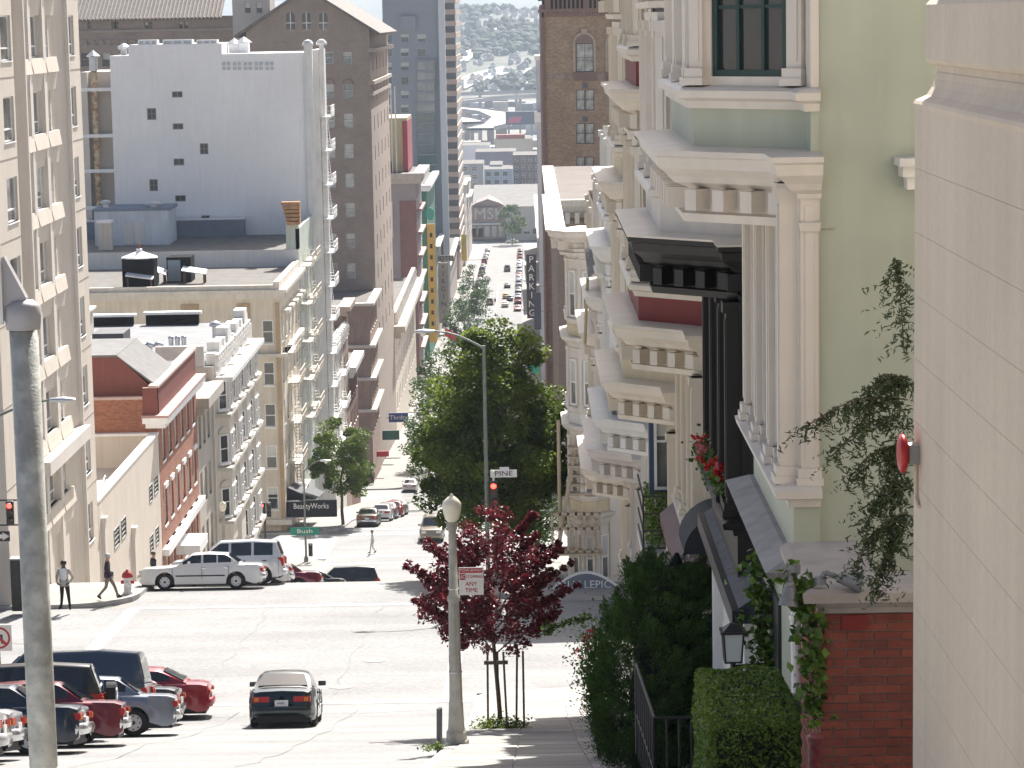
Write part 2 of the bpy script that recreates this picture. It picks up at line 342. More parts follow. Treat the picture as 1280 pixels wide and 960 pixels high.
# ================================================================== ROW HOUSES (right side of the street)
def lead(name,c): return mat(name,c,.5,.06,1.4,streak=.07)
XB0,XB1,XB2=2.78,2.57,1.60
def path_or(a,w,X0,X1=XB1,X2=XB2): return [(X0,a),(X1,a),(X1,a+.45),(X2,a+.45+(X1-X2)),(X2,a+w-1.35),(X1,a+w-.65),(X1,a+w-.06)]
CORN=[(-.02,-.62),(.10,-.62),(.12,-.54),(.05,-.52),(.05,-.30),(.20,-.24),(.24,-.18),(.34,-.10),(.36,0.),(.40,.02),(.40,.07),(-.02,.10)]
SILL=[(-.02,0),(.06,.0),(.07,.07),(.14,.10),(.15,.17),(.10,.20),(-.02,.22)]
def brackets(mb,path,seg,zt,step=.34,w=.14,dep=.2,hh=.2,par=None,m=None):
    a=Vector((*path[seg],0)); c=Vector((*path[seg+1],0)); t=(c-a); L=t.length; t/=L; ph=math.degrees(math.atan2(-t.y,-t.x)); F=FR((c.x,c.y,0),ph); n=max(1,int(L/step))
    for i in range(n):
        u=(i+.5)*L/n; q=MB() if par else mb; q.fbox(F,u-w/2,u+w/2,zt-.50,zt-.50+hh,.0,.05+dep)
        if par: q.build('bracket',m,par)
def pilaster(mb,F,u,w,z0,z1,n=.07):
    mb.fbox(F,u,u+w,z0,z1,-.02,n); mb.fbox(F,u-.03,u+w+.03,z0,z0+.16,-.02,n+.04); mb.fbox(F,u-.045,u+w+.045,z0,z0+.07,-.02,n+.06)
    mb.fbox(F,u-.03,u+w+.03,z1-.13,z1,-.02,n+.04); mb.fbox(F,u+w*.25,u+w*.75,z0+.22,z1-.2,n,n+.014)
def segF(path,i):
    a=Vector((*path[i],0)); c=Vector((*path[i+1],0)); t=a-c; L=t.length; return FR((c.x,c.y,0),math.degrees(math.atan2(t.y,t.x))),L
def rowhouse(label,a,w,oriels,flats,top,body,span,trims,frame=W_,backX=12.,glass=GLASS,wstyle='dh',group=None,flat_x=2.45,flat_len=4.2,ledge=False,XB0=2.78):
    zb=min(zg(a),zg(a+w)); root=thing('row_house',label,'house',((2.85+backX)/2,a+w/2,zg(a+w/2)+.15),group)
    b=MB(); b.box(XB0-.01,backX,a+.03,a+w-.03,zb-.4,top); b.build('wall',body,root)
    b=MB(); b.box(2.8,backX+.05,a+.02,a+w-.02,top,top+.12); b.build('roof',TAR,root)
    P=path_or(a,w,XB0); hs=sorted(oriels); tops=[top]+[-(h+1.13) for h in hs[:-1]]
    for k,H in enumerate(hs):
        tr=trims[k] if isinstance(trims,(list,tuple)) else trims; z=-H; zt=tops[k]
        trn=(trims[k-1] if k>0 else trims[0]) if isinstance(trims,(list,tuple)) else trims
        # window zone wall
        wz0,wz1=z+.2,zt
        bw=MB(); 
        for i in range(6):
            F,L=segF(P,i); F.o.z=wz0; hh=wz1-wz0; holes=[]
            wh=min(1.95,hh-.35)
            if i==2: holes=[(L/2-.46,.10,.92,wh)]
            elif i==3: n=2; q=L/n; holes=[(q*j+q/2-.38,.10,.76,wh) for j in range(n)]
            elif i==4: holes=[(L/2-.36,.10,.72,wh)]
            elif i==1: holes=[]
            bw.holewall(F,L,hh,holes,.12)
            for Hh in holes: window(root,F,Hh[0],Hh[1],Hh[2],Hh[3],wstyle,frame,glass,n=-.07,t=.06)
        bw.build('bay_wall',trn,root)
        for i,us in ((0,(.12,)),(2,(0.,None)),(3,(0.,None,'m')),(4,(0.,None))):
            F,L=segF(P,i); pw=.17 if i!=0 else .18
            for u in us:
                if u=='m': uu=L/2-.085
                elif u is None: uu=L-pw
                else: uu=u
                if i==0: uu=.01
                F.o.z=wz0; pw=min(pw,L-.03)
                if L<.12: continue
                bp=MB(); pilaster(bp,F,uu,pw,.02,wz1-wz0-.1,.06); bp.build('pilaster',trn,root)
        bs=MB(); bs.sweep(P,SILL,z); bs.build('sill_moulding',trn,root)
        bb=MB(); bb.sweep(P,[(-.05,-.46),(.0,-.46),(.0,.02),(-.05,.02)],z); bb.build('spandrel_panel',span[k] if isinstance(span,(list,tuple)) else span,root)
        bc=MB(); bc.sweep(P,CORN,z-.46); c=bc.build('cornice',tr,root)
        if tr is BRN: bb=MB(); bb.sweep(P,[(-.02,.102),(.41,.075),(.42,.10),(-.02,.13)],z-.46); bb.build('cornice_cap',CRW,c)
        for sgm in range(1,5): brackets(None,P,sgm,z-.46,par=c,m=tr)
        b=MB(); b.add([(p[0],p[1],z-1.07) for p in P]+[(2.8,P[-1][1],z-1.07),(2.8,P[0][1],z-1.07)],[tuple(range(len(P)+2))]); b.build('bay_underside',tr,root)
    # flat columned storeys below the bay
    for k,(H,zt,tr,sp) in enumerate(flats):
        z=-H; X=flat_x; P2=[(XB0,a),(X,a),(X,a+flat_len),(XB0,a+flat_len)]
        bw=MB(); F=FR((X,a+flat_len,z+.2),-90); hh=zt-z-.2; n=3; q=flat_len/n
        holes=[(q*j+.33,.12,q-.5,hh-.45) for j in range(n)]; bw.holewall(F,flat_len,hh,holes,.14)
        F0,L0=segF(P2,0); F0.o.z=z+.2; bw.holewall(F0,L0,hh,[],.1); F3,L3=segF(P2,2); F3.o.z=z+.2; bw.holewall(F3,L3,hh,[],.1); bw.build('lower_bay_wall',tr,root)
        for Hh in holes: window(root,F,*Hh,wstyle,frame,glass,n=-.09,t=.06)
        for j in range(n+1): 
            u=min(max(q*j-.02,0.01),flat_len-.3); 
            bp=MB(); pilaster(bp,F,u,.24,.0,hh-.05,.16); bp.build('column',tr,root); bp=MB(); pilaster(bp,F,u+.27 if j<n else u-.2,.12,.0,hh-.05,.09); bp.build('column',tr,root)
        bp=MB(); pilaster(bp,F0,.02,min(.26,L0-.04),.0,hh-.05,.06); bp.build('column',tr,root)
        bs=MB(); bs.sweep(P2,[(n_*1.6,z_) for n_,z_ in SILL],z); bs.build('sill_moulding',tr,root)
        bb=MB(); bb.sweep(P2,[(-.05,-.5),(.05,-.5),(.05,.02),(-.05,.02)],z); bb.build('spandrel_panel',sp,root)
        if ledge: bb=MB(); bb.sweep(P2,[(-.3,-.62),(.30,-.62),(.34,-.56),(.1,-.46),(-.3,-.44)],z); bb.build('porch_ledge',mat('grey_painted_ledge',(.30,.295,.30),.6,.15,1.5,streak=.25),root)
    # ground storey
    b=MB(); zt=-(max([f[0] for f in flats]+hs)+.6); b.box(2.66,2.86,a+.05,a+w-.05,zb-.3,zt); b.build('base_wall',body,root)
    b=MB(); b.box(2.60,2.68,a+w*.55,a+w*.55+1.05,zg(a+w*.55)+.1,min(zt-.1,zg(a+w*.55)+2.3)); d=b.build('door',DARK,root)
    b=MB(); b.cyl((2.56,a+w*.55+.15,zg(a+w*.55)+1.1),(2.60,a+w*.55+.15,zg(a+w*.55)+1.1),.04); b.build('handle',SILV,d)
    return root
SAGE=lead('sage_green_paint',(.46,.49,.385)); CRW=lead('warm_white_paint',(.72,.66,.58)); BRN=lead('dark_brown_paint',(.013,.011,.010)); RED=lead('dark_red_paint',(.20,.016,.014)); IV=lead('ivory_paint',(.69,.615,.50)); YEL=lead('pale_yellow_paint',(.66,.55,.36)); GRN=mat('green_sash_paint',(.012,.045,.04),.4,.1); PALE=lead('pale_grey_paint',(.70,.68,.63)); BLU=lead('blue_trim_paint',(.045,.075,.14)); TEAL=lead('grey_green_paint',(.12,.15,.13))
G_='row of bay-windowed houses stepping down the hill'
H=6.6; A0=24.
h1=rowhouse('sage green bay-windowed house with white cornice and columns beside the pale stucco wall',A0,H,[.90],[(4.52,-1.5,CRW,SAGE)],4.2,SAGE,SAGE,CRW,frame=GRN,wstyle='g33',group=G_,ledge=True,XB0=2.645)
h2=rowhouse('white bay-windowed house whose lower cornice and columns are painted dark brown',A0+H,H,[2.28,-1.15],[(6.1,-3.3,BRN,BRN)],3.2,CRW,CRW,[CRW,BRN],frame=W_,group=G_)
h3=rowhouse('ivory bay-windowed house with dark red band under its windows',A0+2*H,H,[4.1,.68],[(7.8,-5.1,IV,IV)],3.,IV,RED,IV,frame=W_,group=G_)
h4=rowhouse('ivory bay-windowed house with pale yellow bands and blue-edged window',A0+3*H,H,[5.85,2.42,-1.],[(9.3,-6.95,IV,YEL)],2.6,IV,YEL,IV,frame=WH,group=G_)
h5=rowhouse('pale grey bay-windowed house with low roof and grey-green band, fifth from the stucco wall',A0+4*H,H,[7.5,4.1],[(10.9,-8.6,PALE,TEAL)],-2.3,PALE,[CRW,TEAL],PALE,frame=W_,group=G_)
h6=rowhouse('cream bay-windowed house with shingled slope on its front, sixth from the stucco wall',A0+5*H,H,[9.2,5.8],[(12.6,-10.3,CRW,CRW)],-3.6,CRW,[YEL,CRW],CRW,group=G_)
h7=rowhouse('cream bay-windowed corner house next to the cross street before the restaurant',A0+6*H,7.6,[10.8,7.4],[(14.2,-11.9,IV,YEL)],-4.6,IV,[YEL,IV],IV,group=G_)
# the near stucco wall with a moulded ledge
STUC=mat('beige_stucco',(.62,.53,.42),.85,.09,.6,streak=.045,bump=.08,fine=.05)
root=thing('stucco_building','big pale beige stucco building with moulded ledge and fine score lines','building',(5,12,zg(12)+.15))
b=MB(); P=[(10,16.4),(2.4,16.4),(2.4,3.)][::-1]; P=[(2.4,3.),(2.4,16.4),(10,16.4)]
def wallstrip(z0,z1,x,yb,name,joints=()):
    b=MB(); 
    zs=[z0]+sorted(joints)+[z1]
    for q in range(len(zs)-1):
        e=0.0012
        b.box(x,10,2.,yb,zs[q]+(e if q else 0),zs[q+1]-(e if q<len(zs)-2 else 0))
    for j in joints: b.box(x+.004,9.98,2.02,yb-.004,j-.02,j+.02)
    return b
zled=-.575
wallstrip(zg(16)-1,zled-.02,2.40,16.4,'wall',[zled-.40-.395*k for k in range(10)]).build('wall',STUC,root)
b=MB(); b.sweep([(2.4,2.),(2.4,16.4),(10,16.4)],[(-.05,-.03),(.0,-.03),(.01,.0),(.0,.02),(-.06,.05),(-.09,.10),(-.105,.15),(-.11,.19),(-.25,.19)],zled); b.build('ledge_moulding',STUC,root)
b=MB(); b.sweep([(2.4,2.),(2.4,16.4),(10,16.4)],[(-.2,.18),(-.115,.18),(-.115,.23),(-.075,.245),(-.055,.27),(-.055,.60),(-.075,.625),(-.12,.635),(-.12,.66),(-.2,.66)],zled); b.build('band_course',STUC,root)
wallstrip(zled+.2,6.,2.53,16.25,'upper').build('upper_wall',STUC,root)
# ================================================================== BUILDINGS LEFT SIDE
def pw(px,py,X=XL): q=PX(px,py,X); return q.y,q.z
PRE=mat('cream_precast',(.62,.55,.465),.8,.07,.5,streak=.05,fine=.05)
PREW=mat('pale_precast',(.66,.61,.55),.8,.06,.5,streak=.08)
root=thing('office_tower','cream precast concrete office tower with folded spandrels on the far corner','building',(XL-8,105,zg(105)+.15))
zt=8.; z0=zg(116)-1
cols=[(97.3,99.3),(101.75,103.1),(104.3,106.1),(107.2,108.6),(111.4,113.2)]
heads=[-2.62-2.99*k for k in range(-3,7)]
F=FR((XL,94.8,z0),90)
def holes(cs,nn): return [(c0-94.8,hd-1.68-z0,c1-c0,1.68) for (c0,c1) in cs for hd in heads if hd-1.68>zg(c0)+1.2 and hd<zt]
# end bays and the recessed centre
b=MB()
hA=holes([cols[0]],0); b.holewall(F,99.6-94.8,zt-z0,hA,.17)
F2=FR((XL,111.0,z0),90); hB=[(u-16.2,v,w,h) for u,v,w,h in holes([cols[4]],0)]; b.holewall(F2,114.5-111.0,zt-z0,hB,.17)
F3=FR((XL-.30,101.3,z0),90); hC=[(u-6.5,v,w,h) for u,v,w,h in holes(cols[1:4],0)]; b.holewall(F3,8.2,zt-z0,hC,.12)
for y0,y1,x0,x1 in ((99.6,99.6,XL,XL-.6),(101.3,101.3,XL-.6,XL-.30),(109.5,111.0,XL-.30,XL)):
    b.quad((x0,y0,z0),(x1,y1,z0),(x1,y1,zt),(x0,y0,zt))
b.quad((XL-.6,99.6,z0),(XL-.6,101.3,z0),(XL-.6,101.3,zt),(XL-.6,99.6,zt))
FN=FR((XL-18,94.8,z0),0); hN=[(u,hd-1.68-z0,1.7,1.68) for u in (1.2,4.2,7.2,10.2,13.2,15.7) for hd in heads if hd-1.68>zg(95)+1.2 and hd<zt]; b.holewall(FN,18,zt-z0,hN,.17); b.quad((XL,114.5,z0),(XL-18,114.5,z0),(XL-18,114.5,zt),(XL,114.5,zt)); b.quad((XL-18,94.8,zt),(XL,94.8,zt),(XL,114.5,zt),(XL-18,114.5,zt))
b.build('wall',PRE,root)
SHADE=mat('window_glass_curtained',(.16,.165,.16),.1,.5,1.2,spec=.7)
for FF,hh,dd in ((F,hA,.14),(FN,hN,.14),(F2,hB,.14),(F3,hC,.09)):
    for i,Hh in enumerate(hh): window(root,FF,*Hh,'low',WH,SHADE,n=-dd,t=.06,blind=random.choice([None,.3,.6,None]),sill=.04)
for y0 in (101.15,110.95):
    b=MB(); b.box(XL-.6,XL+.14,y0,y0+.22,z0,zt); b.build('fin',PREW,root)
for k,hd in enumerate(heads[:-1]):
    zs=hd-1.68; zj=zs-.6; zb=hd-2.99
    if zb<zg(110)+.8: continue
    for (y0,y1) in ((101.4,103.55),(103.6,106.6),(106.65,109.4)):
        FF=FR((XL-.30,y0,0),90); w=y1-y0
        b=MB(); n0=.10; e=.22
        pts=lambda z,n,i0,i1:[FF.p(i0,z,n),FF.p(w-i1,z,n)]
        T=pts(zs,.20,.0,.0); J=pts(zj,.30,e,.05); B=pts(zb,.12,.0,.0); T0=pts(zs,0,0,0); B0=pts(zb,0,0,0); J0=pts(zj,0,0,0); J2=pts(zj,.20,e,.05)
        b.add([*T0,*T,*J,*J0],[(0,2,3,1),(2,4,5,3),(0,6,4,2),(1,3,5,7),(6,7,5,4)]); b.add([*J0,*J2,*B,*B0],[(0,2,3,1),(2,4,5,3),(0,6,4,2),(1,3,5,7),(6,7,5,4)])
        b.build('spandrel',PRE,root)
for y0,y1 in ((103.2,103.75),(106.3,106.9)):
    b=MB(); b.box(XL-.4,XL-.08,y0,y1,z0,zt); b.build('mullion_fin',PREW,root)
for k in range(-2,7):   # floor joints
    zj=-1.91-2.99*k
    for y0,y1 in ((94.8,99.6),(111.25,114.5)):
        if zj>zg(y1)+.3: b=MB(); b.box(XL-.01,XL+.012,y0,y1,zj-.015,zj+.015); b.build('joint_strip',mat('joint',(.22,.19,.17),.9,.1),root)
b=MB(); b.box(XL-.3,XL+.42,101.4,111.,-17.45,-16.9); b.build('ledge',PREW,root)
# ---- low annex
root=thing('low_annex','low cream panelled annex wall with flat coping and small louvred vents','building',(XL-7,124,zg(124)+.15))
vents=[(143,150,662,688),(152,158,650,676),(187,191,607,630),(193,198,597,620),(188,192,670,693),(195,199,660,683)]
z0=zg(135)-1; F=FR((XL,114.55,z0),90); hs=[]
for x0,x1,y0,y1 in vents:
    d0,za=pw(x0,y1); d1,zb=pw(x1,y1); _,zc=pw(x0,y0); hs.append((d0-114.55,za-z0,max(.5,d1-d0),zc-za))
b=MB(); b.holewall(F,133.9-114.55,-20.95-z0,hs,.04); b.box(XL-.36,XL-.02,114.55,133.9,-24.5,-20.95-.001); b.box(XL-14,XL-.36,133.5,133.9,-26,-20.95); b.quad((XL-14,114.55,-22.6),(XL,114.55,-22.6),(XL,133.9,-22.6),(XL-14,133.9,-22.6))
b.quad((XL,133.9,z0),(XL-10,133.9,z0),(XL-10,133.9,-21),(XL,133.9,-21)); b.build('wall',PRE,root)
for Hh in hs: window(root,F,*Hh,'g14',GREY,DARK,n=-.02,t=.05,name='vent')
b=MB(); b.box(XL-.4,XL+.03,114.55,133.93,-20.95,-20.83); b.box(XL-14,XL-.4,133.45,133.93,-20.95,-20.83); b.build('coping',WH,root)
for i in range(9):
    b=MB(); d=115.7+i*.62; b.box(XL-.4-.03*i,XL-.36-.03*i+.0,d,d+.05,-22.6,-21.2+.04*i); b.build('baluster',GREY,root)
b=MB(); b.tube([(XL-.38,115.6,-21.2),(XL-.5,118,-21.05),(XL-.66,120.8,-20.8)],.04); b.build('handrail',GREY,root)
for d in (115.2,123.8): b=MB(); b.box(XL-.02,XL+.16,d,d+.5,zg(d),zg(d)+3.4); b.box(XL-.02,XL+.24,d-.05,d+.55,zg(d)+3.4,zg(d)+3.55); b.build('pilaster',PREW,root)
# ---- red brick building
RB=mat('red_brick',(.36,.145,.08),.85,.15,.6,kind='brick',col2=(.22,.085,.05)); RBD=mat('maroon_brick',(.16,.05,.042),.85,.15,.6,kind='brick',col2=(.11,.035,.03))
MAR=mat('maroon_paint',(.18,.045,.035),.6,.12,1.,streak=.15)
root=thing('brick_building','red brick building with white cornice and maroon rooftop shed beside the annex','building',(XL-8,142,zg(142)+.15))
zt=-19.15; z0=zg(150)-1
ww=[(1.2+i*2.45,zz-z0,1.15,1.9) for i in range(6) for zz in (-22.6,-26.0,-29.2) ]
block(root,XL-18,XL,134.05,149.6,z0,zt,RB,{90:ww,0:[(18-3.5,-22.35-z0,2.4,.9,'g31')]},style='dh',fm=WH,sill=.14,t=.2)
b=MB(); b.box(XL-.01,XL+.03,134.06,149.6,z0,zt-.5); 
b=MB(); b.sweep([(XL+.0,149.6),(XL,134.05),(XL-3.6,134.05)][::-1] if 0 else [(XL,149.6),(XL,134.05),(XL-1.9,134.05)],[(0,0),(0,0)],0) if 0 else None
b=MB(); b.box(XL-.75,XL+.55,133.55,149.7,-20.35,-20.05); b.box(XL-.6,XL+.42,133.65,149.7,-20.6,-20.35); b.build('cornice',WH,root)
b=MB(); b.box(XL-.8,XL+.6,133.5,149.75,-20.05,-19.93); b.build('cornice_cap',mat('pinkish_flashing',(.42,.25,.22),.7,.1),root)
b=MB(); b.box(XL-.35,XL+.02,134.0,149.65,-20.0,-18.55); b.box(XL-.75,XL+.02,133.95,134.35,-20.0,-18.55); b.build('parapet',MAR,root)
b=MB(); b.box(XL-.42,XL+.1,133.9,149.7,-18.55,-18.42); b.box(XL-18,XL-.75,133.98,134.4,zt,zt+.14); b.build('coping',mat('old_coping',(.52,.38,.33),.8,.15),root)
F=FR((XL-18,135.,0),0)
b=MB(); b.prism(F,[(0,-19.15),(17.6,-19.15),(17.7,-18.75),(15.9,-17.05),(0,-17.05)],-7,0); b.build('rooftop_shed',MAR,root)
b=MB(); b.prism(F,[(15.86,-16.95),(15.9,-17.05),(17.9,-18.72),(17.95,-18.6)],-7.1,.1); b.prism(F,[(0,-17.05),(15.9,-17.05),(15.86,-16.93),(0,-16.93)],-7.1,.1); b.build('shed_roof',mat('grey_roofing',(.15,.145,.14),.8,.2,1.5),root)
b=MB(); b.prism(FR((XL-1.9,134.9,0),0),[(.0,-17.55),(.75,-18.2),(.8,-18.05),(.05,-17.4)],-2.2,-.6); b.build('skylight',WH,root)
for i in range(6):
    for zz in (-22.6,-26.0,-29.2): 
        b=MB(); b.box(XL,XL+.1,135.25+i*2.45,136.45+i*2.45,zz+1.95,zz+2.2); b.build('lintel',WH,root)
for zz,t in ((-27.0,.35),(-31.2,.5)): b=MB(); b.box(XL-.05,XL+.35,134.0,149.65,zz-t,zz); b.build('string_course',WH,root)
b=MB(); b.box(XL-.1,XL+1.3,139,142.4,zg(141)+3.0,zg(141)+3.5); b.build('entrance_canopy',WH,root)
# ---- small stone-fronted building
ST=mat('grey_limestone',(.46,.42,.36),.85,.12,.8,streak=.2)
root=thing('stone_building','narrow grey limestone building with arched upper windows between brick and ornate blocks','building',(XL-8,153.5,zg(153)+.15))
z0=zg(158)-1; ww=[(1.2+i*2.1,zz-z0,1.1,2.0) for i in range(3) for zz in (-24.6,-28.0,-31.2)]
block(root,XL-16,XL-.1,149.8,157.4,z0,-21.4,ST,{90:ww},fm=CREAM,t=.25)
b=MB(); b.box(XL-3,XL+.7,149.8,157.4,-22.0,-21.4); b.box(XL-2,XL+.4,149.85,157.3,-22.4,-22.0); b.build('cornice',ST,root)
for i in range(3): 
    b=MB(); F=FR((XL-.1,150.95+i*2.1,-22.6),90); n=9; b.prism(F,[(.55+.62*math.cos(math.pi*k/n),.62*math.sin(math.pi*k/n)) for k in range(n+1)],0,.12); b.build('arch_hood',CREAM,root)
# ---- ornate white building
OR=mat('ornate_cream_stone',(.60,.55,.47),.75,.08,.8,streak=.14); ORW=mat('ornate_white_plaster',(.74,.72,.68),.7,.08,1.2,streak=.12)
root=thing('ornate_building','ornate cream bay-fronted apartment block with scrolled white parapet','building',(XL-8,169,zg(169)+.15))
z0=zg(182)-1; zt=-20.6
block(root,XL-20,XL,157.6,181,z0,zt,OR,{90:[(u,zz-z0,1.1,1.9) for u in (6.3,11.3,16.3,21.3) for zz in (-23.6,-26.9,-30.2,-33.4)],0:[(18.2,zz-z0,1.,1.8) for zz in (-23.6,-26.9)]},fm=WH,roofm=mat('pale_roofing',(.21,.215,.22),.8,.15,.7))
for i,u in enumerate((158.4,163.2,168.2,173.2)):
    P=[(XL,u+4.3),(XL+.75,u+3.4),(XL+.75,u+1.0),(XL,u+.1)][::-1]; P=[(x,y) for x,y in P]
    b=MB(); Q=[(XL,u+.1),(XL+.75,u+1.0),(XL+.75,u+3.4),(XL,u+4.3)]
    vs=[(x,y,z) for z in (zg(u)+3.2,zt-1.) for x,y in Q]; b.add(vs,[(0,1,5,4),(1,2,6,5),(2,3,7,6),(4,5,6,7),(3,2,1,0)]); bay=b.build('bay',OR,root)
    for zz in (-23.4,-26.7,-30.,-33.2):
        if zz<zg(u)+3.4: continue
        Fc=FR((XL,u+.1,zz),math.degrees(math.atan2(.9,.75))); window(root,Fc,.22,0,.72,1.75,'dh',WH,GLASS,n=.03,sill=.1)
        Fw=FR((XL+.75,u+1.0,zz),90); window(root,Fw,.25,0,.8,1.75,'dh',WH,GLASS,n=.03,sill=.1); window(root,Fw,1.3,0,.8,1.75,'dh',WH,GLASS,n=.03,sill=.1)
        b=MB(); n=8; b.prism(Fc,[(.58+.42*math.cos(math.pi*k/n),1.8+.42*math.sin(math.pi*k/n)) for k in range(n+1)],0,.1); b.box(XL-.05,XL+.95,u-.0,u+4.4,zz-.42,zz-.22); b.build('window_hood',OR,root)
    b=MB(); b.box(XL-.3,XL+1.15,u-.2,u+4.6,zt-1.0,zt-.72); b.build('cornice',ORW,root)
    # parapet block with scrolls
    b=MB(); b.box(XL-.5,XL+.1,u+.2,u+4.2,zt-.7,zt+.7+.35*(i%2)); b.box(XL-.55,XL+.2,u+1.4,u+3.0,zt+.6,zt+1.25+.3*(i%2)); b.box(XL-.6,XL+.28,u+.1,u+4.3,zt+.5,zt+.62); pp=b.build('parapet',ORW,root)
    for k in range(4): b=MB(); b.lathe((XL+.12,u+.6+k*1.05,zt-.5),[(.0,0),(.15,.02),(.1,.3),(.2,.6),(.24,.8),(.12,1.),(0.,1.15)],8); b.build('scroll',ORW,pp)
PW=mat('white_brick',(.66,.64,.60),.8,.12,1.,kind='brick',col2=(.58,.56,.52))
b=MB(); b.box(XL-3.4,XL-.5,157.7,158.1,zt,zt+1.25); b.build('end_parapet',PW,root)
b=MB(); b.box(XL-11.2,XL-8.1,180.2,180.8,zt-.6,zt+.62); b.box(XL-7.2,XL-3.6,180.2,180.8,zt-.6,zt+.72); b.build('black_light_well_wall',BLACKT,root)
b=MB(); b.box(XL-11.4,XL-7.9,180.1,180.95,zt+.62,zt+.78); b.box(XL-7.35,XL-3.4,180.1,180.95,zt+.72,zt+.9); b.build('coping',WH,root)
b=MB(); b.box(XL-8.9,XL-6.9,168,171,zt,zt+.9); b.build('roof_hatch',mat('dark_roof_box',(.07,.07,.075),.7,.2),root)
b=MB(); b.box(XL-13.2,XL-10.1,172,176,zt,zt+1.7); b.build('roof_shed',OR,root)
b=MB(); b.box(XL-13.4,XL-9.9,171.8,176.2,zt+1.7,zt+1.85); b.build('shed_roof',WH,root)
def vent(loc,cap=True,r=.16,h=1.1,label=''):
    t=thing('roof_vent',label,'vent',loc,'metal vent pipes on the flat roofs'); x,y,z=loc
    b=MB(); b.cyl((x,y,z),(x,y,z+h),r,n=12); b.build('pipe',SILV,t)
    b=MB(); b.lathe((x,y,z+h),[(r*1.0,-.05),(r*1.9,.0),(r*1.95,.12),(r*1.2,.28),(0,.34)],12) if cap else b.lathe((x,y,z+h),[(r*1.15,-.08),(r*1.2,.08),(r*.6,.16),(0,.18)],12); b.build('cap',SILV,t,smooth=True)
zr=zt
for px in (177,187,198): q=PD(px,432,160); vent((q.x,160,zr),True,.17,1.0,'mushroom-capped metal vent in the row of three behind the maroon shed')
for px in (214,222,230): q=PD(px,432,162); vent((q.x,162,zr),False,.15,1.25,'plain round-topped metal pipe in the row of three by the white brick parapet')
q=PD(269,405,166); vent((q.x,166,zr),True,.2,1.5,'tall hooded metal vent standing alone beside the scrolled white parapet')
# ---- tan hotel at the far corner of the next crossing
TB=mat('tan_brick',(.45,.33,.20),.85,.12,.7,kind='brick',col2=(.38,.27,.16)); TC=mat('tan_stone',(.66,.585,.47),.8,.1,.7,streak=.15); TCL=mat('light_tan_stone',(.64,.59,.51),.8,.1,.7,streak=.12)
root=thing('corner_hotel','tan brick corner hotel with cream bays, gravel roof and iron fire escape','building',(XL-10,210,zg(210)+.15))
z0=zg(220)-1; zt=-20.3
rows=[zt-4.3-3.25*k for k in range(5)]
nw=[(38.-u,zz-z0,.85,1.8) for u in (1.4,3.6,5.2,8.,10,13.5,17) for zz in rows]
block(root,XL-38,XL,201.5,219,z0,zt,TC,{0:nw,90:[(u,zz-z0,1.0,1.9) for u in (1.2,4.2,7.4,10.4,13.4,15.8) for zz in rows]},fm=WH)
b=MB()
for u0,u1 in ((2.3,3.3),(6.2,7.6),(.0,.35)): b.box(XL-u1,XL-u0,201.32,201.5,z0,zt-1.2)
b.build('brick_pier',TB,root)
b=MB(); b.box(XL-38,XL+.6,200.8,219.2,zt-.35,zt-.1); b.box(XL-38,XL+.4,201.0,219.1,zt-.8,zt-.35); b.build('cornice',TCL,root)
b=MB(); b.box(XL-38,XL-.4,201.1,201.5,zt-.1,zt+.25); b.box(XL-.4,XL+.05,201.1,219,zt-.1,zt+.5); b.build('parapet',TCL,root)
b=MB(); b.box(XL-38,XL+.35,201.1,219.1,zt-4.9,zt-4.7) if 0 else None
b.box(XL-4.5,XL+.5,200.9,219.1,rows[0]-1.0,rows[0]-.75); b.box(XL-4.5,XL+.5,200.9,219.1,rows[4]-1.1,rows[4]-.7); b.build('string_course',TCL,root)
for d in (202.5,206,209.5,213,216.5): b=MB(); b.box(XL-.1,XL+.65,d,d+1.9,rows[0]+2.2,rows[0]+2.45); b.build('window_hood',TCL,root)
IRON=mat('cream_painted_iron',(.62,.56,.48),.5,.1,3)
def fire_escape(root,X,d0,d1,z,m=IRON,drop=2.9,dep=1.0,steps=True):
    b=MB(); b.box(X,X+dep,d0,d1,z-.05,z); 
    for dd in np.arange(d0,d1+.01,.45): b.cyl((X+dep,dd,z),(X+dep,dd,z+.95),.022,n=4)
    for xx in np.arange(X+.25,X+dep,.25): b.cyl((xx,d0,z),(xx,d0,z+.95),.022,n=4)
    for zz in (z+.5,z+.95): b.box(X+dep-.03,X+dep+.03,d0,d1,zz-.02,zz+.02); b.box(X,X+dep,d0-.03,d0+.03,zz-.02,zz+.02)
    for dd in (d0+.1,d1-.1): b.cyl((X+dep*.9,dd,z-.05),(X,dd,z-.75),.03,n=4)
    f=b.build('fire_escape',m,root)
    if steps:
        b=MB(); 
        for s in (.25,.65): b.cyl((X+s,d0+.3,z),(X+s,d1-.3,z-drop),.03,n=4)
        for k in range(9): t=(k+.5)/9; dd=d0+.3+(d1-d0-.6)*t; b.box(X+.25,X+.65,dd-.08,dd+.08,z-drop*t-.015,z-drop*t+.015)
        b.build('ladder',m,f)
fire_escape(root,XL+.02,201.6,206.5,rows[0]-.75+.0,dep=1.1,steps=False)
for k in range(1,5): fire_escape(root,XL+.02,206.5,211.,rows[k]-.5)
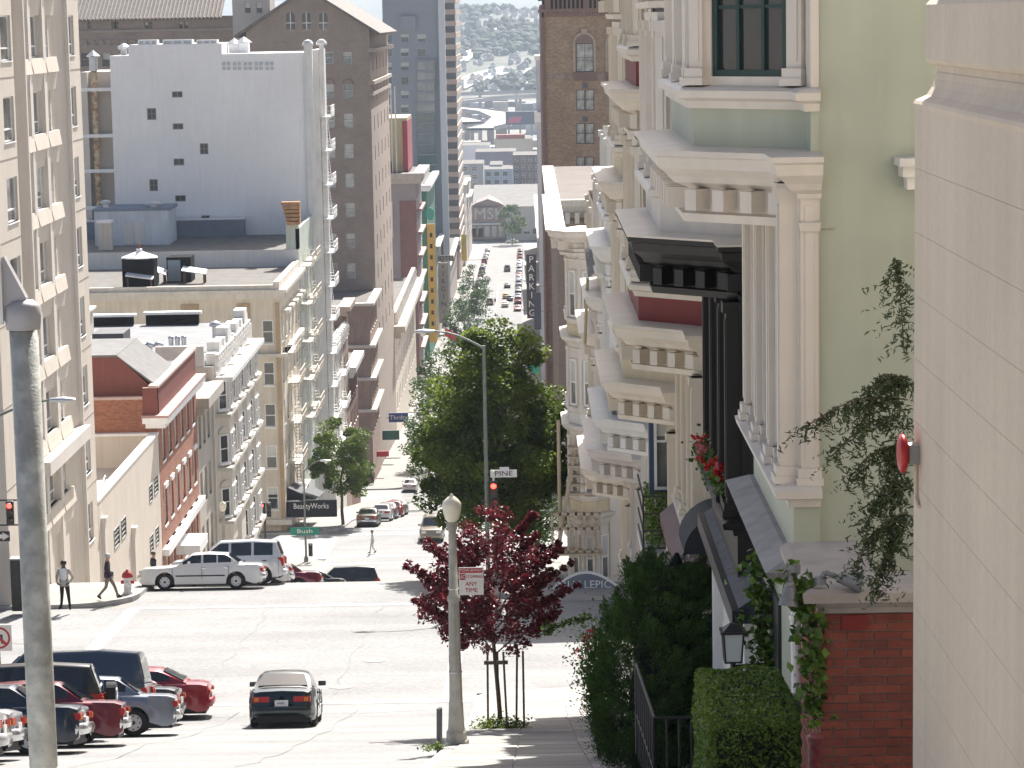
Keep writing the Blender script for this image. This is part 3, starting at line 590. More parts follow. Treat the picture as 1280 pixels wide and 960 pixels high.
# awning on the corner shop
NAVY=mat('dark_navy_canvas',(.012,.014,.022),.7,.15,2)
aw=MB(); z=zg(204)+2.5; aw.add([(XL+.05,203.,z+1.0),(XL+2.2,203.,z),(XL+2.2,212,z-1.0),(XL+.05,212,z+.0),(XL+.05,203,z),(XL+.05,212,z-1)],[(0,1,2,3),(0,4,1),(3,2,5),(4,5,2,1)]); aw.build('awning',NAVY,root)
t=thing('shop_awning','dark navy shop awning lettered BeautyWorks at the far left corner','awning',(XL+1.2,202.3,zg(202)+2.6))
q0=PD(357,627,202.); q1=PD(421,646,202.); b=MB(); b.box(q0.x,q1.x,202.,202.5,q1.z,q0.z); b.build('valance',NAVY,t)
text('BeautyWorks',.62,WH,t,FR((0,202.,0),0),(q0.x+q1.x)/2,q0.z-.40,.01,sx=.8); text('HAIR · NAILS · SKIN',.26,WH,t,FR((0,202.,0),0),(q0.x+q1.x)/2,q0.z-.85,.01) if 0 else None
# roof furniture on the hotel
def simple(name,label,cat,fn,m,loc,parts=(),group=None):
    t=thing(name,label,cat,loc,group); b=MB(); fn(b); b.build('body',m,t)
    for nm,mm,f in parts: c=MB(); f(c); c.build(nm,mm,t)
    return t
q0=PD(156,362,204); q1=PD(194,322,204)
simple('water_tank','black tarred water tank box with white pointed cap on the gravel roof','tank',lambda b:b.box(q0.x,q1.x,203.,205.2,zt,q1.z),mat('tarred_timber',(.010,.010,.011),.9,.5,4,fine=.4,spec=.1),((q0.x+q1.x)/2,204,zt),[('cap',WH,lambda b:b.lathe(((q0.x+q1.x)/2,204.1,q1.z),[(1.45,0),(1.4,.08),(.25,.5),(.22,.7),(0,.75)],12)),('finial',mat('rust',(.2,.06,.04),.8),lambda b:b.cyl(((q0.x+q1.x)/2,204.1,q1.z+.6),((q0.x+q1.x)/2,204.1,q1.z+1.1),.12,.09))])
q2=PD(211,352,208); q3=PD(240,320,208)
simple('stair_shed','small black rooftop stair shed with grey-blue door','shed',lambda b:b.box(q2.x,q3.x,207,209.5,zt,q3.z),BLACKT,((q2.x+q3.x)/2,208,zt),[('door',mat('grey_blue_door',(.22,.28,.33),.6),lambda b:b.box(q2.x+.1,q2.x+1.1,206.94,207.,zt+.1,q3.z-.2))])
for (xa,xb,yy,lab) in ((158,192,358,'white sloping lean-to beside the black water tank'),(228,258,352,'white sloping lean-to beside the black stair shed'),(194,208,350,'little white lean-to between tank and stair shed')):
    a=PD(xa,yy,202.6 if yy>355 else 206); c=PD(xb,yy,202.6 if yy>355 else 206); dd=202.6 if yy>355 else 206
    simple('lean_to',lab,'roof shelter',lambda b:[b.hexa([(a.x,dd-.4,zt+1.0),(c.x,dd-.4,zt+.7),(c.x,dd+.8,zt+.95),(a.x,dd+.8,zt+1.25),(a.x,dd-.4,zt+1.08),(c.x,dd-.4,zt+.78),(c.x,dd+.8,zt+1.03),(a.x,dd+.8,zt+1.33)])],WH,((a.x+c.x)/2,dd,zt),[('post',mat('brown_timber',(.12,.06,.04),.8),lambda b:[b.box(x-.06,x+.06,dd+k,dd+k+.12,zt,zt+.85) for x in (a.x+.15,c.x-.15) for k in (-.3,.6)])])
b=MB()
# ---- pale green block with bays and the low white wall behind the hotel
PG=mat('pale_green_plaster',(.50,.54,.47),.75,.08,.7,streak=.12); LW=mat('pale_lilac_plaster',(.68,.665,.64),.8,.06,.5,streak=.06)
root=thing('pale_green_block','pale green block with stacked cream iron balconies beside the blank white wall','building',(XL-10,226,zg(226)+.15))
z0=zg(236)-1; block(root,XL-38,XL,219.2,234.8,z0,-18.9,LW,{90:[(u,zz-z0,1.,1.9) for u in (1.5,4.8,8.2,11.6,13.8) for zz in [-23-3.2*k for k in range(6)]]},fm=WH)
b=MB(); b.box(XL-.2,XL+.03,219.25,234.7,z0,-17.2); b.box(XL-1.0,XL+.03,219.25,220.4,-18.9,-15.6); b.build('front_wall',PG,root)
b=MB(); 
for k in range(6): b.box(XL-1.3+.1*k,XL+.25,219.0-.1*k,219.9,-15.2-.32*k,-14.95-.32*k)
b.build('tiled_turret',mat('orange_tile',(.42,.22,.10),.8,.3,2),root)
for k in range(5):
    z=-20.4-3.2*k; 
    if z>zg(222)+3: fire_escape(root,XL+.04,220.,223.4,z,steps=False); fire_escape(root,XL+.04,225.,229.5,z)
for d in (221,226,231): 
    for k in range(5):
        F=FR((XL+.03,d,-23-3.2*k),90); window(root,F,0,0,1.0,1.9,'dh',WH,GLASS,n=.04)
# ---- blank white wall building
BW=mat('blank_white_wall',(.84,.825,.805),.8,.05,.18,streak=.018,fine=.03)
root=thing('blank_wall_building','tall building with a blank pale wall and a few small scattered windows','building',(XL-12,242,zg(242)+.15))
D=235.; 
def pz(px,py,d=D): q=PD(px,py,d); return q.x,q.z
wins=[(215,228,114,122,'g21'),(184,195,135,150,'g22'),(216,229,154,162,'g21'),(250,260,179,193,'g22'),(217,230,198,207,'g21'),(187,197,224,239,'g22'),(219,232,244,252,'g21'),(252,262,269,284,'g22')]
xl,zt=pz(137,70); xr=XL; z0=zg(247)-1
F=FR((xl,D,z0),0); hs=[]
for x0,x1,y0,y1,s in wins:
    a,zb=pz(x0,y1); c,za=pz(x1,y0); hs.append((a-xl,zb-z0,c-a,za-zb))
b=MB(); b.holewall(F,xr-xl,zt-z0,hs,.2); b.quad((xr,D,z0),(xr,246,z0),(xr,246,zt),(xr,D,zt)); b.quad((xl,246,z0),(xl,D,z0),(xl,D,zt),(xl,246,zt)); b.quad((xl,D,zt),(xr,D,zt),(xr,246,zt),(xl,246,zt))
xa,za=pz(160,56); xb,_=pz(277,56); b.box(xa,xb,D,245,zt-.001,za); 
b.build('wall',BW,root)
for Hh,wn in zip(hs,wins): window(root,F,*Hh,wn[4],GREY,mat('murky_glass',(.06,.06,.06),.3,.4,3),n=-.12,t=.06)
for x0,x1 in ((172,196),(203,240),(245,271)):
    a,z1=pz(x0,50); c,z2=pz(x1,56.5); b=MB(); b.box(a,c,D+.2,D+1.6,z2,z1); sk_=b.build('skylight',WH,root); n=3
    for k in range(n): b=MB(); w=(c-a)/n; b.box(a+w*k+.1,a+w*(k+1)-.1,D+.17,D+.2,z2+.12,z1-.1); b.build('pane',mat('frosted_pane',(.45,.48,.5),.3),sk_)
for k in range(5):
    a,z1=pz(277+k*13.5,77); c,z2=pz(289+k*13.5,88); b=MB(); b.box(a,c,D-.05,D+.05,z2,z1); gb=b.build('glass_block_panel',WH,root)
    for i in range(2):
        for j in range(2): b=MB(); w=(c-a)/2; hh=(z1-z2)/2; b.box(a+w*i+.06,a+w*(i+1)-.06,D-.08,D-.05,z2+hh*j+.05,z2+hh*(j+1)-.05); b.build('pane',mat('frosted_pane',(.5,.5,.5)),gb)
for px,py,s in ((293,52,.7),(305,50,.9)):
    a,z1=pz(px,py+3,240); b=MB(); b.box(a-.45,a+.45,239.5,240.5,zt,z1); b.lathe((a,240,z1),[(.75,-.05),(.7,.05),(0,.55)],4); b.build('chimney',WH,root)
a,z1=pz(155,66,238); b=MB(); b.cyl((a,238,zt-.2),(a,238,z1+.4),.3,n=12); b.lathe((a,238,z1+.3),[(.5,0),(.55,.25),(.2,.5),(0,.55)],12); b.build('vent_pipe',SILV,root)
# light shaft at its left with floor slabs and a rusty pipe
xs0,_=pz(104,200); xs1=xl; b=MB(); b.box(xs0,xs1,D+1.6,246,z0,pz(120,90)[1]); b.box(xs0,xs0+.55,D+.3,D+1.6,z0,pz(120,90)[1]); b.build('shaft_wall',mat('shaft_plaster',(.60,.55,.48),.8,.1,.5),root)
for py in (110,168,212,258): b=MB(); _,zz=pz(120,py); b.box(xs0,xs1,D+.25,D+1.7,zz-.3,zz); b.build('floor_slab',BW,root)
a,z1=pz(115,70); _,z2=pz(120,260); b=MB(); b.cyl((a,D+.6,z2),(a,D+.6,z1-1.2),.28,n=10); b.build('drain_pipe',mat('rusty_pipe',(.58,.47,.33),.7,.3,1.2,col2=(.36,.20,.10)),root)
b=MB(); b.cyl((a,D+.6,z1-1.3),(a,D+.6,z1),.38,n=10); b.lathe((a,D+.6,z1),[(.5,-.1),(.6,0),(0,.5)],10); b.build('pipe_cowl',SILV,root)
# front edge and fire escapes
for x0,x1 in ((XL-.35,XL+.35),(XL+.75,XL+1.15)): 
    b=MB(); b.box(x0,x1,D-.3 if x0<XL else D+3,D+.6 if x0<XL else D+3.6,z0,zt+.6); b.lathe(((x0+x1)/2,D if x0<XL else D+3.3,zt+.6),[(.5,0),(.5,.2),(.3,.45),(0,.55)],10); b.build('corner_pier',ORW,root)
b=MB(); b.box(XL,XL+.7,D+2.6,245.9,z0,zt+.2); b.build('front_bay',ORW,root)
for k in range(11):
    z=-8.6-3.05*k
    if z>zg(240)+3: fire_escape(root,XL+.7,D+2,D+6.5,z,m=WH,dep=1.0)
# bluish roof shed in front of blank wall
LB=mat('pale_blue_plaster',(.64,.68,.72),.8,.12,.6,streak=.12)
q0=PD(119,304,226); q1=PD(210,263,226)
t=simple('roof_shed','pale blue-white plaster roof shed with twin doors below the blank wall','shed',lambda b:b.box(q0.x,q1.x,226,231,-18.9,q1.z),LB,((q0.x+q1.x)/2,228,-18.9),[('roof',mat('blue_grey_roof',(.22,.27,.33),.7),lambda b:b.box(q0.x-.1,q1.x+.15,225.9,231.1,q1.z,q1.z+.25)),('door',PALE,lambda b:b.box(q0.x+2.5,q0.x+3.3,225.94,226,-18.8,-17.)),('door',PALE,lambda b:b.box(q0.x+3.5,q0.x+4.3,225.94,226,-18.8,-16.9))])
vent((q0.x+.9,227,q1.z+.25),True,.25,.35,'squat metal vent on the pale blue roof shed'); vent((q0.x+5,227,q1.z+.25),True,.42,.2,'white conical vent on the pale blue roof shed')
b=MB(); b.box(XL-21,XL-6.,233.5,234.7,-18.9,-17.4); t=thing('roof_parapet','long slate-blue parapet at the foot of the blank white wall','parapet',(XL-13,234,-18.9)); b.build('parapet_wall',mat('slate_blue_plaster',(.22,.25,.30),.8,.1),t); b=MB(); b.box(XL-21,XL-6.,233.4,234.75,-17.4,-17.3); b.build('coping',WH,t)
q=PD(131,280,222); t=thing('chimney','cream plastered square chimney in front of the pale blue shed','chimney',(q.x,222,-18.9)); b=MB(); b.box(q.x-.55,q.x+.55,221.6,222.6,-18.9,q.z+.1); b.build('stack',TCL,t); b=MB(); b.box(q.x-.65,q.x+.65,221.5,222.7,q.z+.1,q.z+.3); b.build('cap',WH,t)
# ================================================================== FARTHER BUILDINGS
def bldg(label,x0,x1,d0,d1,zt,m,faces={},name='building',loc=None,group=None,**k):
    root=thing(name,label,'building',((x0+x1)/2,(d0+d1)/2,zg((d0+d1)/2)+.15),group); z0=min(zg(d0),zg(d1))-1
    fs={ph:[(u,z-z0,w,h,*r) for (u,z,w,h,*r) in L if z>zg(d0)+1.] for ph,L in faces.items()}
    block(root,x0,x1,d0,d1,z0,zt,m,fs,**k); return root
def cornice(root,x0,x1,d0,d1,z,t=.5,o=.6,m=None,name='cornice',tiers=2):
    b=MB()
    for k in range(tiers):
        oo=o*(1-.4*k); za,zb=z-t*(k+1),z-t*k-.003; b.box(x0-oo,x1+oo,d0-oo,d0+.35,za,zb); b.box(x0-oo,x0+.35,d0+.35,d1+oo*.3,za,zb); b.box(x1-.35,x1+oo,d0+.35,d1+oo*.3,za,zb)
    return b.build(name,m or TCL,root)
# white ornate low block, brownstone, brick with white cornice
r=bldg('white ornate low building with scalloped parapet below the brown brick tower',XL-14,XL,251,268,-31.2,ORW,{90:[(u,z,1.,2.) for u in (1.5,4.6,7.7,10.8,13.9) for z in (-34.5,-37.8,-41.)]})
cornice(r,XL-14,XL,251,268,-31.0,.5,.7,ORW)
for k in range(9): b=MB(); b.lathe((XL+.35,251.6+k*1.9,-31.9),[(0,0),(.45,.1),(.3,.5),(.5,.9),(.35,1.3),(0,1.5)],8); b.build('scroll',ORW,r)
for z in (-34.8,-38,-41.2): fire_escape(r,XL+.02,258,263.,z,m=WH)
BS=mat('brownstone',(.36,.26,.21),.85,.15,.6,streak=.2)
r=bldg('weathered brownstone building with rooftop ladder',XL-12,XL,268.2,276,-29.2,BS,{90:[(u,z,.9,1.9) for u in (1.2,3.4,5.6) for z in (-33,-36.4,-39.8,-43.2)]})
cornice(r,XL-12,XL,268.2,276,-29.,.5,.9,mat('brownstone_trim',(.46,.36,.30),.8,.15))
b=MB(); x=XL-2.8
for s in (0,1.): b.box(x+s-.07,x+s+.07,269,269.14,-29.1,-25.8)
for k in range(5): b.box(x,x+1,269,269.1,-28.8+.72*k,-28.68+.72*k)
b.build('ladder',PALE,r); b=MB(); b.box(XL-12,XL-3.,268.4,275.5,-29.,-28.2); b.build('tar_parapet',BLACKT,r)
DBR=mat('dark_red_brick',(.20,.09,.065),.85,.15,.6,kind='brick')
r=bldg('dark red brick building with a heavy white cornice',XL-10,XL,276.2,289.5,-36.5,DBR,{90:[(u,z,1.,2.) for u in (1.2,3.7,6.2,8.7,11.2) for z in (-40,-43.4,-46.8)]})
cornice(r,XL-10,XL,276.2,289.5,-36.3,.6,.8,WH)
for k in range(4): b=MB(); b.box(XL-8+2*k,XL-7+2*k,279,286,-36.4,-35.9); b.build('skylight',LB,r)
# brown brick gabled tower
BB=mat('brown_brick',(.36,.29,.24),.88,.12,.5,kind='brick',col2=(.30,.24,.20),bs=(.30,.12))
BT=mat('pale_brown_trim',(.38,.32,.27),.8,.12,.8)
d0,d1=328.,371.; z0=zg(371)-1; root=thing('brick_tower','tall brown brick tower with gabled tiled roof and arched windows','building',(XL-8,350,zg(350)+.15))
def pq(px,py,d=d0): q=PD(px,py,d); return q.x,q.z
xl=pq(307,25)[0]; zt=-.9; hs=[]
F=FR((xl,d0,z0),0); rowsy=[(65,80),(104,123),(142,160),(180,198),(217,235),(254,272),(292,311),(329,348),(366,386)]
for cx in (411,434,349,322,375):
    for (ya,yb) in rowsy:
        sh=(ya-65)*.018; a,zb=pq(cx-5.5+sh,yb); c,za=pq(cx+5.5+sh,ya); hs.append((a-xl,zb-z0,c-a,za-zb))
hw=[(u,z-z0,1.2,1.9) for u in (6,14,22,30,38) for z in [-6.5-3.75*k for k in range(10)]]
block(root,xl,XL,d0,d1,z0,zt,BB,{0:hs,90:hw},t=.3,fm=PALE,pm=mat('reflecting_pane',(.30,.33,.31),.15,.4,1.5,spec=.8),sill=.15)
xm=(xl+XL)/2; F0=FR((0,d0,0),0); b=MB(); b.prism(F0,[(xl,zt-.01),(XL,zt-.01),(xm,zt+4.4)],-43,0); b.build('gable',BB,root)
RT=mat('roof_tiles',(.21,.185,.165),.85,.25,1.5,fine=.3)
b=MB(); b.add([(XL+1.4,d0-.9,zt-.85),(xm,d0-.9,zt+4.9),(xm,d1,zt+4.9),(XL+1.4,d1,zt-.85),(xl-1.4,d0-.9,zt-.85),(xl-1.4,d1,zt-.85)],[(0,3,2,1),(1,2,5,4)]); o=b.build('tiled_roof',RT,root); sm=o.modifiers.new('thick','SOLIDIFY'); sm.thickness=.35
for z,o_ in ((-3.6,.8),(-7.6,.5),(-9.,.35)): b=MB(); b.box(XL-.2,XL+o_,d0-.2,d1,z-.45,z); b.build('cornice',BT,root)
for cx in (411.5,434.7,350,323): 
    a,_=pq(cx-5,104); c,zz=pq(cx+5.5,104); b=MB(); n=10; m_=(a+c)/2; R=(c-a)*.5
    b.prism(F0,[(m_+R*1.35*math.cos(math.pi*k/n),zz-.1+R*1.35*math.sin(math.pi*k/n)) for k in range(n+1)]+[(m_+R*math.cos(math.pi*k/n),zz-.1+R*math.sin(math.pi*k/n)) for k in range(n,-1,-1)],-.02,.14); ar=b.build('arch_surround',mat('pink_brick_arch',(.30,.19,.16),.85,.1),root)
    b=MB(); b.prism(F0,[(m_+R*math.cos(math.pi*k/n),zz-.1+R*math.sin(math.pi*k/n)) for k in range(n+1)],-.02,.06); b.build('arch_infill',BB,ar)
for cx in (363,383,404):
    a,_=pq(cx-5,20); c,zz=pq(cx+5,20); b=MB(); n=10; m_=(a+c)/2; R=(c-a)*.56; zl_=pq(cx,37)[1]; b.prism(F0,[(m_-R*1.25,zl_-.2),(m_+R*1.25,zl_-.2)]+[(m_+R*1.25*math.cos(math.pi*k/n),zz-.05+R*1.25*math.sin(math.pi*k/n)) for k in range(n+1)],-.02,.04); ar=b.build('arch_surround',BT,root); b=MB(); b.prism(F0,[(m_-R,zl_),(m_+R,zl_)]+[(m_+R*math.cos(math.pi*k/n),zz-.05+R*math.sin(math.pi*k/n)) for k in range(n+1)],-.02,.06); b.build('pane',GLASS,ar); b=MB(); b.box(m_-.06,m_+.06,d0-.09,d0-.06,zl_,zz+R-.05); b.box(m_-R,m_+R,d0-.085,d0-.06,zz-.9,zz-.78); b.build('glazing_bar',PALE,ar)
# brick hall with tile roof behind blank wall
d0=352.; root=thing('tiled_hall','long brown brick hall with pantiled roof and arcaded wall behind the blank white building','building',(-55,360,zg(360)+.15))
xa=pq(60,30,d0)[0]; xb=pq(292,30,d0)[0]; zt=pq(200,21,d0)[1]; z0=zg(370)
hs=[]
for cx in (142,146,183,188,226,233,112): a,zb=pq(cx-2.2,36,d0); c,za=pq(cx+2.2,27,d0); hs.append((a-xa,zb-z0,c-a,za-zb))
for cx in (107,133,160): a,zb=pq(cx-5,83,d0); c,za=pq(cx+5,66,d0); hs.append((a-xa,zb-z0,c-a,za-zb))
block(root,xa,xb,d0,372,z0,zt,BB,{0:hs},t=.4,fm=BT)
b=MB(); n=44; zq=pq(200,-12,d0)[1]
for k in range(n):
    w=(xb-1.5-xa)/n; x=xa+w*k; b.cyl((x+w/2,d0-.8,zt-.3),(x+w/2,d0+9,zq+1),w*.42,n=6,cap=True)
b.build('pantile_roof',RT,root); b=MB(); b.add([(xa,d0-.6,zt-.25),(xb-1.5,d0-.6,zt-.25),(xb-1.5,d0+9,zq+.9),(xa,d0+9,zq+.9)],[(0,1,2,3)]); b.build('roof_deck',BS,root)
_,zb=pq(200,36,d0); b=MB(); b.box(xa,xb,d0-.25,d0,zb-.35,zb-.05); b.build('string_course',BT,root)
F0=FR((0,d0,0),0)
for k in range(13):
    cx=105+k*10; a,zz=pq(cx,56,d0); b=MB(); n=8; R=.45
    b.prism(F0,[(a+R*1.4*math.cos(math.pi*j/n),zz+R*1.4*math.sin(math.pi*j/n)) for j in range(n+1)]+[(a+R*math.cos(math.pi*j/n),zz+R*math.sin(math.pi*j/n)) for j in range(n,-1,-1)],-.02,.2); b.build('arch',BT,root)
r=bldg('pale stone stair tower with small arched openings behind the brown gable',pq(291,30,345)[0],pq(338,30,345)[0],345,352,12,mat('pale_stone',(.50,.46,.42),.8,.1,.4),{0:[(1.6,pq(310,16,345)[1],.8,1.4,'p'),(3.1,pq(325,16,345)[1],.8,1.4,'p')]},fm=BT)
# classical cream block
r=bldg('cream classical block with balustraded parapet beside the brown tower',XL-12,XL,371.2,440,-43.,CREAM,{90:[(u,z,1.6,2.4) for u in range(3,66,5) for z in (-47.5,-51.5,-55.5)]})
cornice(r,XL-12,XL,371.2,440,-43.0,.9,1.6,TCL); b=MB(); b.box(XL-.4,XL+.2,371.3,439,-43,-41.2); b.box(XL-2.6,XL,371.2,371.9,-43,-41.0); b.build('parapet',TCL,r)
for k in range(24): b=MB(); b.lathe((XL+.3,372.5+k*2.8,-43),[(.18,0),(.3,.4),(.2,.9),(.28,1.3),(.15,1.7),(0,1.8)],6); b.build('urn',ORW,r)
# banded stone low block seen in front (rows of ledges)
r=bldg('grey-brown stone building with stacked ledges at the second crossing',XL-9,XL+.2,311,327.5,-33.5,BS,{90:[(u,z,1.1,1.9) for u in (1.5,4.5,7.5,10.5,13.5) for z in (-37,-41,-45,-49)]})
for z in (-33.3,-38.3,-42.2,-46.): cornice(r,XL-9,XL+.2,311,327.5,z,.35,.6,TCL,'ledge',1)
# yellow + brown hotel with big bracketed cornice
YB=mat('mustard_plaster',(.47,.39,.23),.8,.1,.4,streak=.1)
r=bldg('mustard building with deep bracketed cornice and dark-red corner strip',XL-12,XL,452,476,-26.5,mat('mauve_plaster',(.34,.30,.30),.8,.08,.3),{90:[(u,z,1.5,2.2) for u in (3,8,13,18) for z in [-31-4.*k for k in range(7)]]})
cornice(r,XL-12,XL,452,476,-26.2,.9,1.6,mat('weathered_cornice',(.50,.45,.40),.8,.15))
b=MB(); b.box(XL-11,XL-1.4,456,474,-26.2,-17.); b.build('upper_storey',YB,r); b=MB(); b.box(XL-2.2,XL-1.35,455.8,474.1,-26.2,-17.5); b.build('red_strip',mat('crimson_paint',(.33,.03,.05),.6),r); b=MB(); b.box(XL-11,XL-4.2,455.7,456,-26.2,-24.4); b.build('base_band',BLACKT,r)
b=MB(); b.box(XL-7.6,XL-5.6,455.9,456.05,-21.9,-19.); b.build('shutter',mat('bronze_shutter',(.27,.23,.16),.6),r)
for dx in (-3.9,-3.2): b=MB(); b.cyl((XL+dx,453,-26.2),(XL+dx,453,-11.5),.12,n=6); b.build('flagpole',PALE,r)
b=MB(); b.box(XL-2.8,XL+.05,451.8,452,-60,-31.); b.build('brick_corner',mat('reddish_brown_paint',(.24,.12,.10),.8,.1),r)
b=MB(); b.box(XL-7.2,XL-4,451.7,452,-37.2,-31.); b.build('wall_panel',PALE,r)
for k in range(7): b=MB(); b.box(XL,XL+.9,455,472,-33-4.*k,-32.6-4.*k); b.build('balcony',mat('old_rose_paint',(.42,.26,.24),.7),r)
# green-walled theatre front with vertical sign
GR=mat('bottle_green_wall',(.03,.16,.11),.7,.12,.3,streak=.15)
r=bldg('dark green walled building with a long yellow vertical sign',XL-10,XL,500,545,-31.5,GR,{})
cornice(r,XL-10,XL,500,545,-31.3,.6,1.,WH)
b=MB(); b.box(XL+.1,XL+1.5,497,497.4,-61,-38.5); s=b.build('vertical_sign',mat('amber_sign',(.62,.36,.04),.5),r); text('P\nA\nR\nA\nM\nO\nU\nN\nT',1.6,DARK,r,FR((0,497,0),0),XL+.8,-49,.02) if 0 else None
for k in range(9): b=MB(); b.box(XL+.55,XL+1.05,496.95,497,-41-2.1*k,-40.2-2.1*k); b.build('sign_stroke',BRN,r)
b=MB(); n=16; b.prism(FR((0,497,0),0),[(XL+.7+.8*math.cos(2*math.pi*k/n),-36.6+1.2*math.sin(2*math.pi*k/n)) for k in range(n)],-.3,.05); b.build('round_sign',mat('teal_sign',(.05,.30,.22),.5),r)
# slate glass tower and striped tower
GT=mat('slate_panel',(.27,.29,.32),.5,.06,.1); TP=mat('tan_band',(.47,.36,.29),.7,.08,.2)
d0=580.; root=thing('glass_tower','slate-grey office tower with a stepped glass corner','building',(-30,595,zg(595)+.15)); xl=pq(480,100,d0)[0]; xr=pq(552,100,d0)[0]; z0=zg(610)
hs=[]; 
for k in range(11):
    ya=43+17.6*k
    for cx,w in ((486,8),(506,10),(527,11)):
        if cx<500 and k>9: continue
        if cx==527 and k>1: continue
        a,zb=pq(cx-w/2,ya+10,d0); c,za=pq(cx+w/2,ya,d0); hs.append((a-xl,zb-z0,c-a,za-zb))
block(root,xl,xr,d0,604,z0,22,GT,{0:hs},t=.3,fm=PALE,pm=GLASSB,sill=0,style='p')
GC=mat('teal_curtain_glass',(.09,.15,.165),.12,.5,.12,spec=.8)
for k in range(15):
    ya=77+13.*k; 
    for i in range(2):
        a,zb=pq(522+i*11,ya+10.5,d0); c,za=pq(532.4+i*11,ya,d0); b=MB(); b.box(a,c,d0-.6,d0-.02,zb,za); w=b.build('window_panel',GC if k>4 else mat('pale_curtain_glass',(.30,.33,.33),.15,.4,.2),root)
    a,zb=pq(521.5,ya,d0); c,za=pq(546,ya-2.5,d0); b=MB(); b.box(a,c,d0-.7,d0-.02,zb,za); b.build('floor_band',GT,root)
a,_=pq(520,60,d0); c,zz=pq(545,56,d0); b=MB(); b.box(pq(500,30,d0)[0],pq(520,30,d0)[0],d0-.8,d0-.02,pq(510,38,d0)[1],pq(510,20,d0)[1]); b.build('stepped_block',GT,root)
b=MB(); b.box(xr-.4,xr+1.0,d0-1.2,d0+.4,z0,24); b.build('edge_fin',mat('pale_edge_metal',(.62,.63,.64),.5,.05),root)
root=thing('striped_tower','tall tower striped with tan bands and dark window strips','building',(XL-8,660,zg(660)+.15)); z0=zg(720)
b=MB(); b.box(XL-16,XL-.3,737,790,z0,30); b.build('wall',TP,root)
k=0; z=20.
while z>zg(640)+4:
    b=MB(); b.box(XL-15.8,XL-.1,736.6,789,z-1.8,z); w=b.build('window_strip',mat('smoked_strip_glass',(.05,.05,.055),.15,.4,.1),root)
    b=MB(); b.box(XL-16,XL+.1,736.2,790,z-3.2,z-1.8); b.build('spandrel_band',TP,root); z-=3.2; k+=1
# low blocks towards the end of the street, left
rng=random.Random(3)
cols=[(.52,.47,.42),(.40,.34,.3),(.55,.52,.48),(.33,.24,.2),(.46,.44,.45),(.58,.5,.4)]
for i,(a,c,z,lab) in enumerate(((546,579,-47,'beige low hotel front behind the vertical hotel sign'),(622,700,-58,'low brown-grey shops in front of the striped tower'),(796,828,-50,'pale narrow building past the striped tower'),(829.5,845,-56,'brown low-rise building far down the left kerb'),(846,862,-52,'grey low-rise building far down the left kerb'),(863,897,-58,'cream building at the last left corner before the cross road'),)):
    m=mat('lowrise_%d'%i,cols[i],.8,.12,.3,streak=.15); r=bldg(lab,XL-14,XL,a,c,z,m,{90:[(u,zz,1.3,2.) for u in np.arange(2,c-a-2,3.4) for zz in np.arange(z-4,zg(a)+3,-3.6)],0:[(u,zz,1.2,1.9) for u in (8,10.5,12.4) for zz in np.arange(z-4,zg(a)+3,-3.6)]},fm=TCL); cornice(r,XL-14,XL,a,c,z+.1,.5,.8,TCL)
# ------------------------------------------------------------------ right side, beyond the crossing
rs=thing('corner_restaurant','white Victorian corner house with bays above the arched restaurant sign','house',(7,108,zg(108)+.15)); z0=zg(118)-1; d0=98.6
zt=-7.9; rows=[zt-3.3-3.35*k for k in range(4)]
block(rs,2.9,16,d0,118,z0,zt,CRW,{0:[(u,z-z0,.95,1.9) for u in (2.6,5.,8,10.6) for z in rows]},fm=W_)
for bx,(X0,X1,Y0,dep) in enumerate(((1.45,2.9,d0+.4,0),)):
    Q=[(2.9,d0+.1),(2.4,d0-.5),(1.85,d0-.5),(1.45,d0+.2),(1.45,d0+3.),(1.9,d0+3.8),(2.9,d0+3.8)]
    b=MB(); n=len(Q); b.add([(x,y,z) for z in (rows[3]-1.2,zt-.2) for x,y in Q],[(i,(i+1),(i+1)+n,i+n) for i in range(n-1)]+[tuple(range(n,2*n)),tuple(range(n))[::-1]]); b.build('corner_bay',CRW,rs)
    for k,z in enumerate(rows):
        for i in range(4):
            F,L=segF(Q,i); F.o.z=z; window(rs,F,L/2-min(.30,L*.30),0,min(.60,L*.60),1.75,'dh',W_,SHADE,n=.03,blind=.5)
            bp=MB(); pilaster(bp,F,-.06,.13,-.1,2.2,.07); bp.build('pilaster',CRW,rs)
        b=MB(); b.sweep(Q,SILL,z-.25); b.sweep(Q,[(x*.8,y*.7) for x,y in CORN],z+2.55); b.build('moulding',CRW,rs)
        b=MB(); b.sweep(Q,[(-.02,-.72),(.03,-.72),(.03,-.3),(-.02,-.3)],z); b.build('spandrel_panel',PALE if k%2 else YEL,rs)
Q=[(6,d0-.2),(2.6,d0-.6),(1.75,d0-.6),(1.35,d0),(1.35,118)]
b=MB(); b.sweep(Q,[(x*1.8,y*1.4) for x,y in CORN],zt-.1); b.build('main_cornice',CRW,rs); b=MB()
for s_ in range(4): brackets(b,Q,s_,zt-.25,.6,.2,.45,.35)
b.build('bracket_row',CRW,rs,kind='stuff')
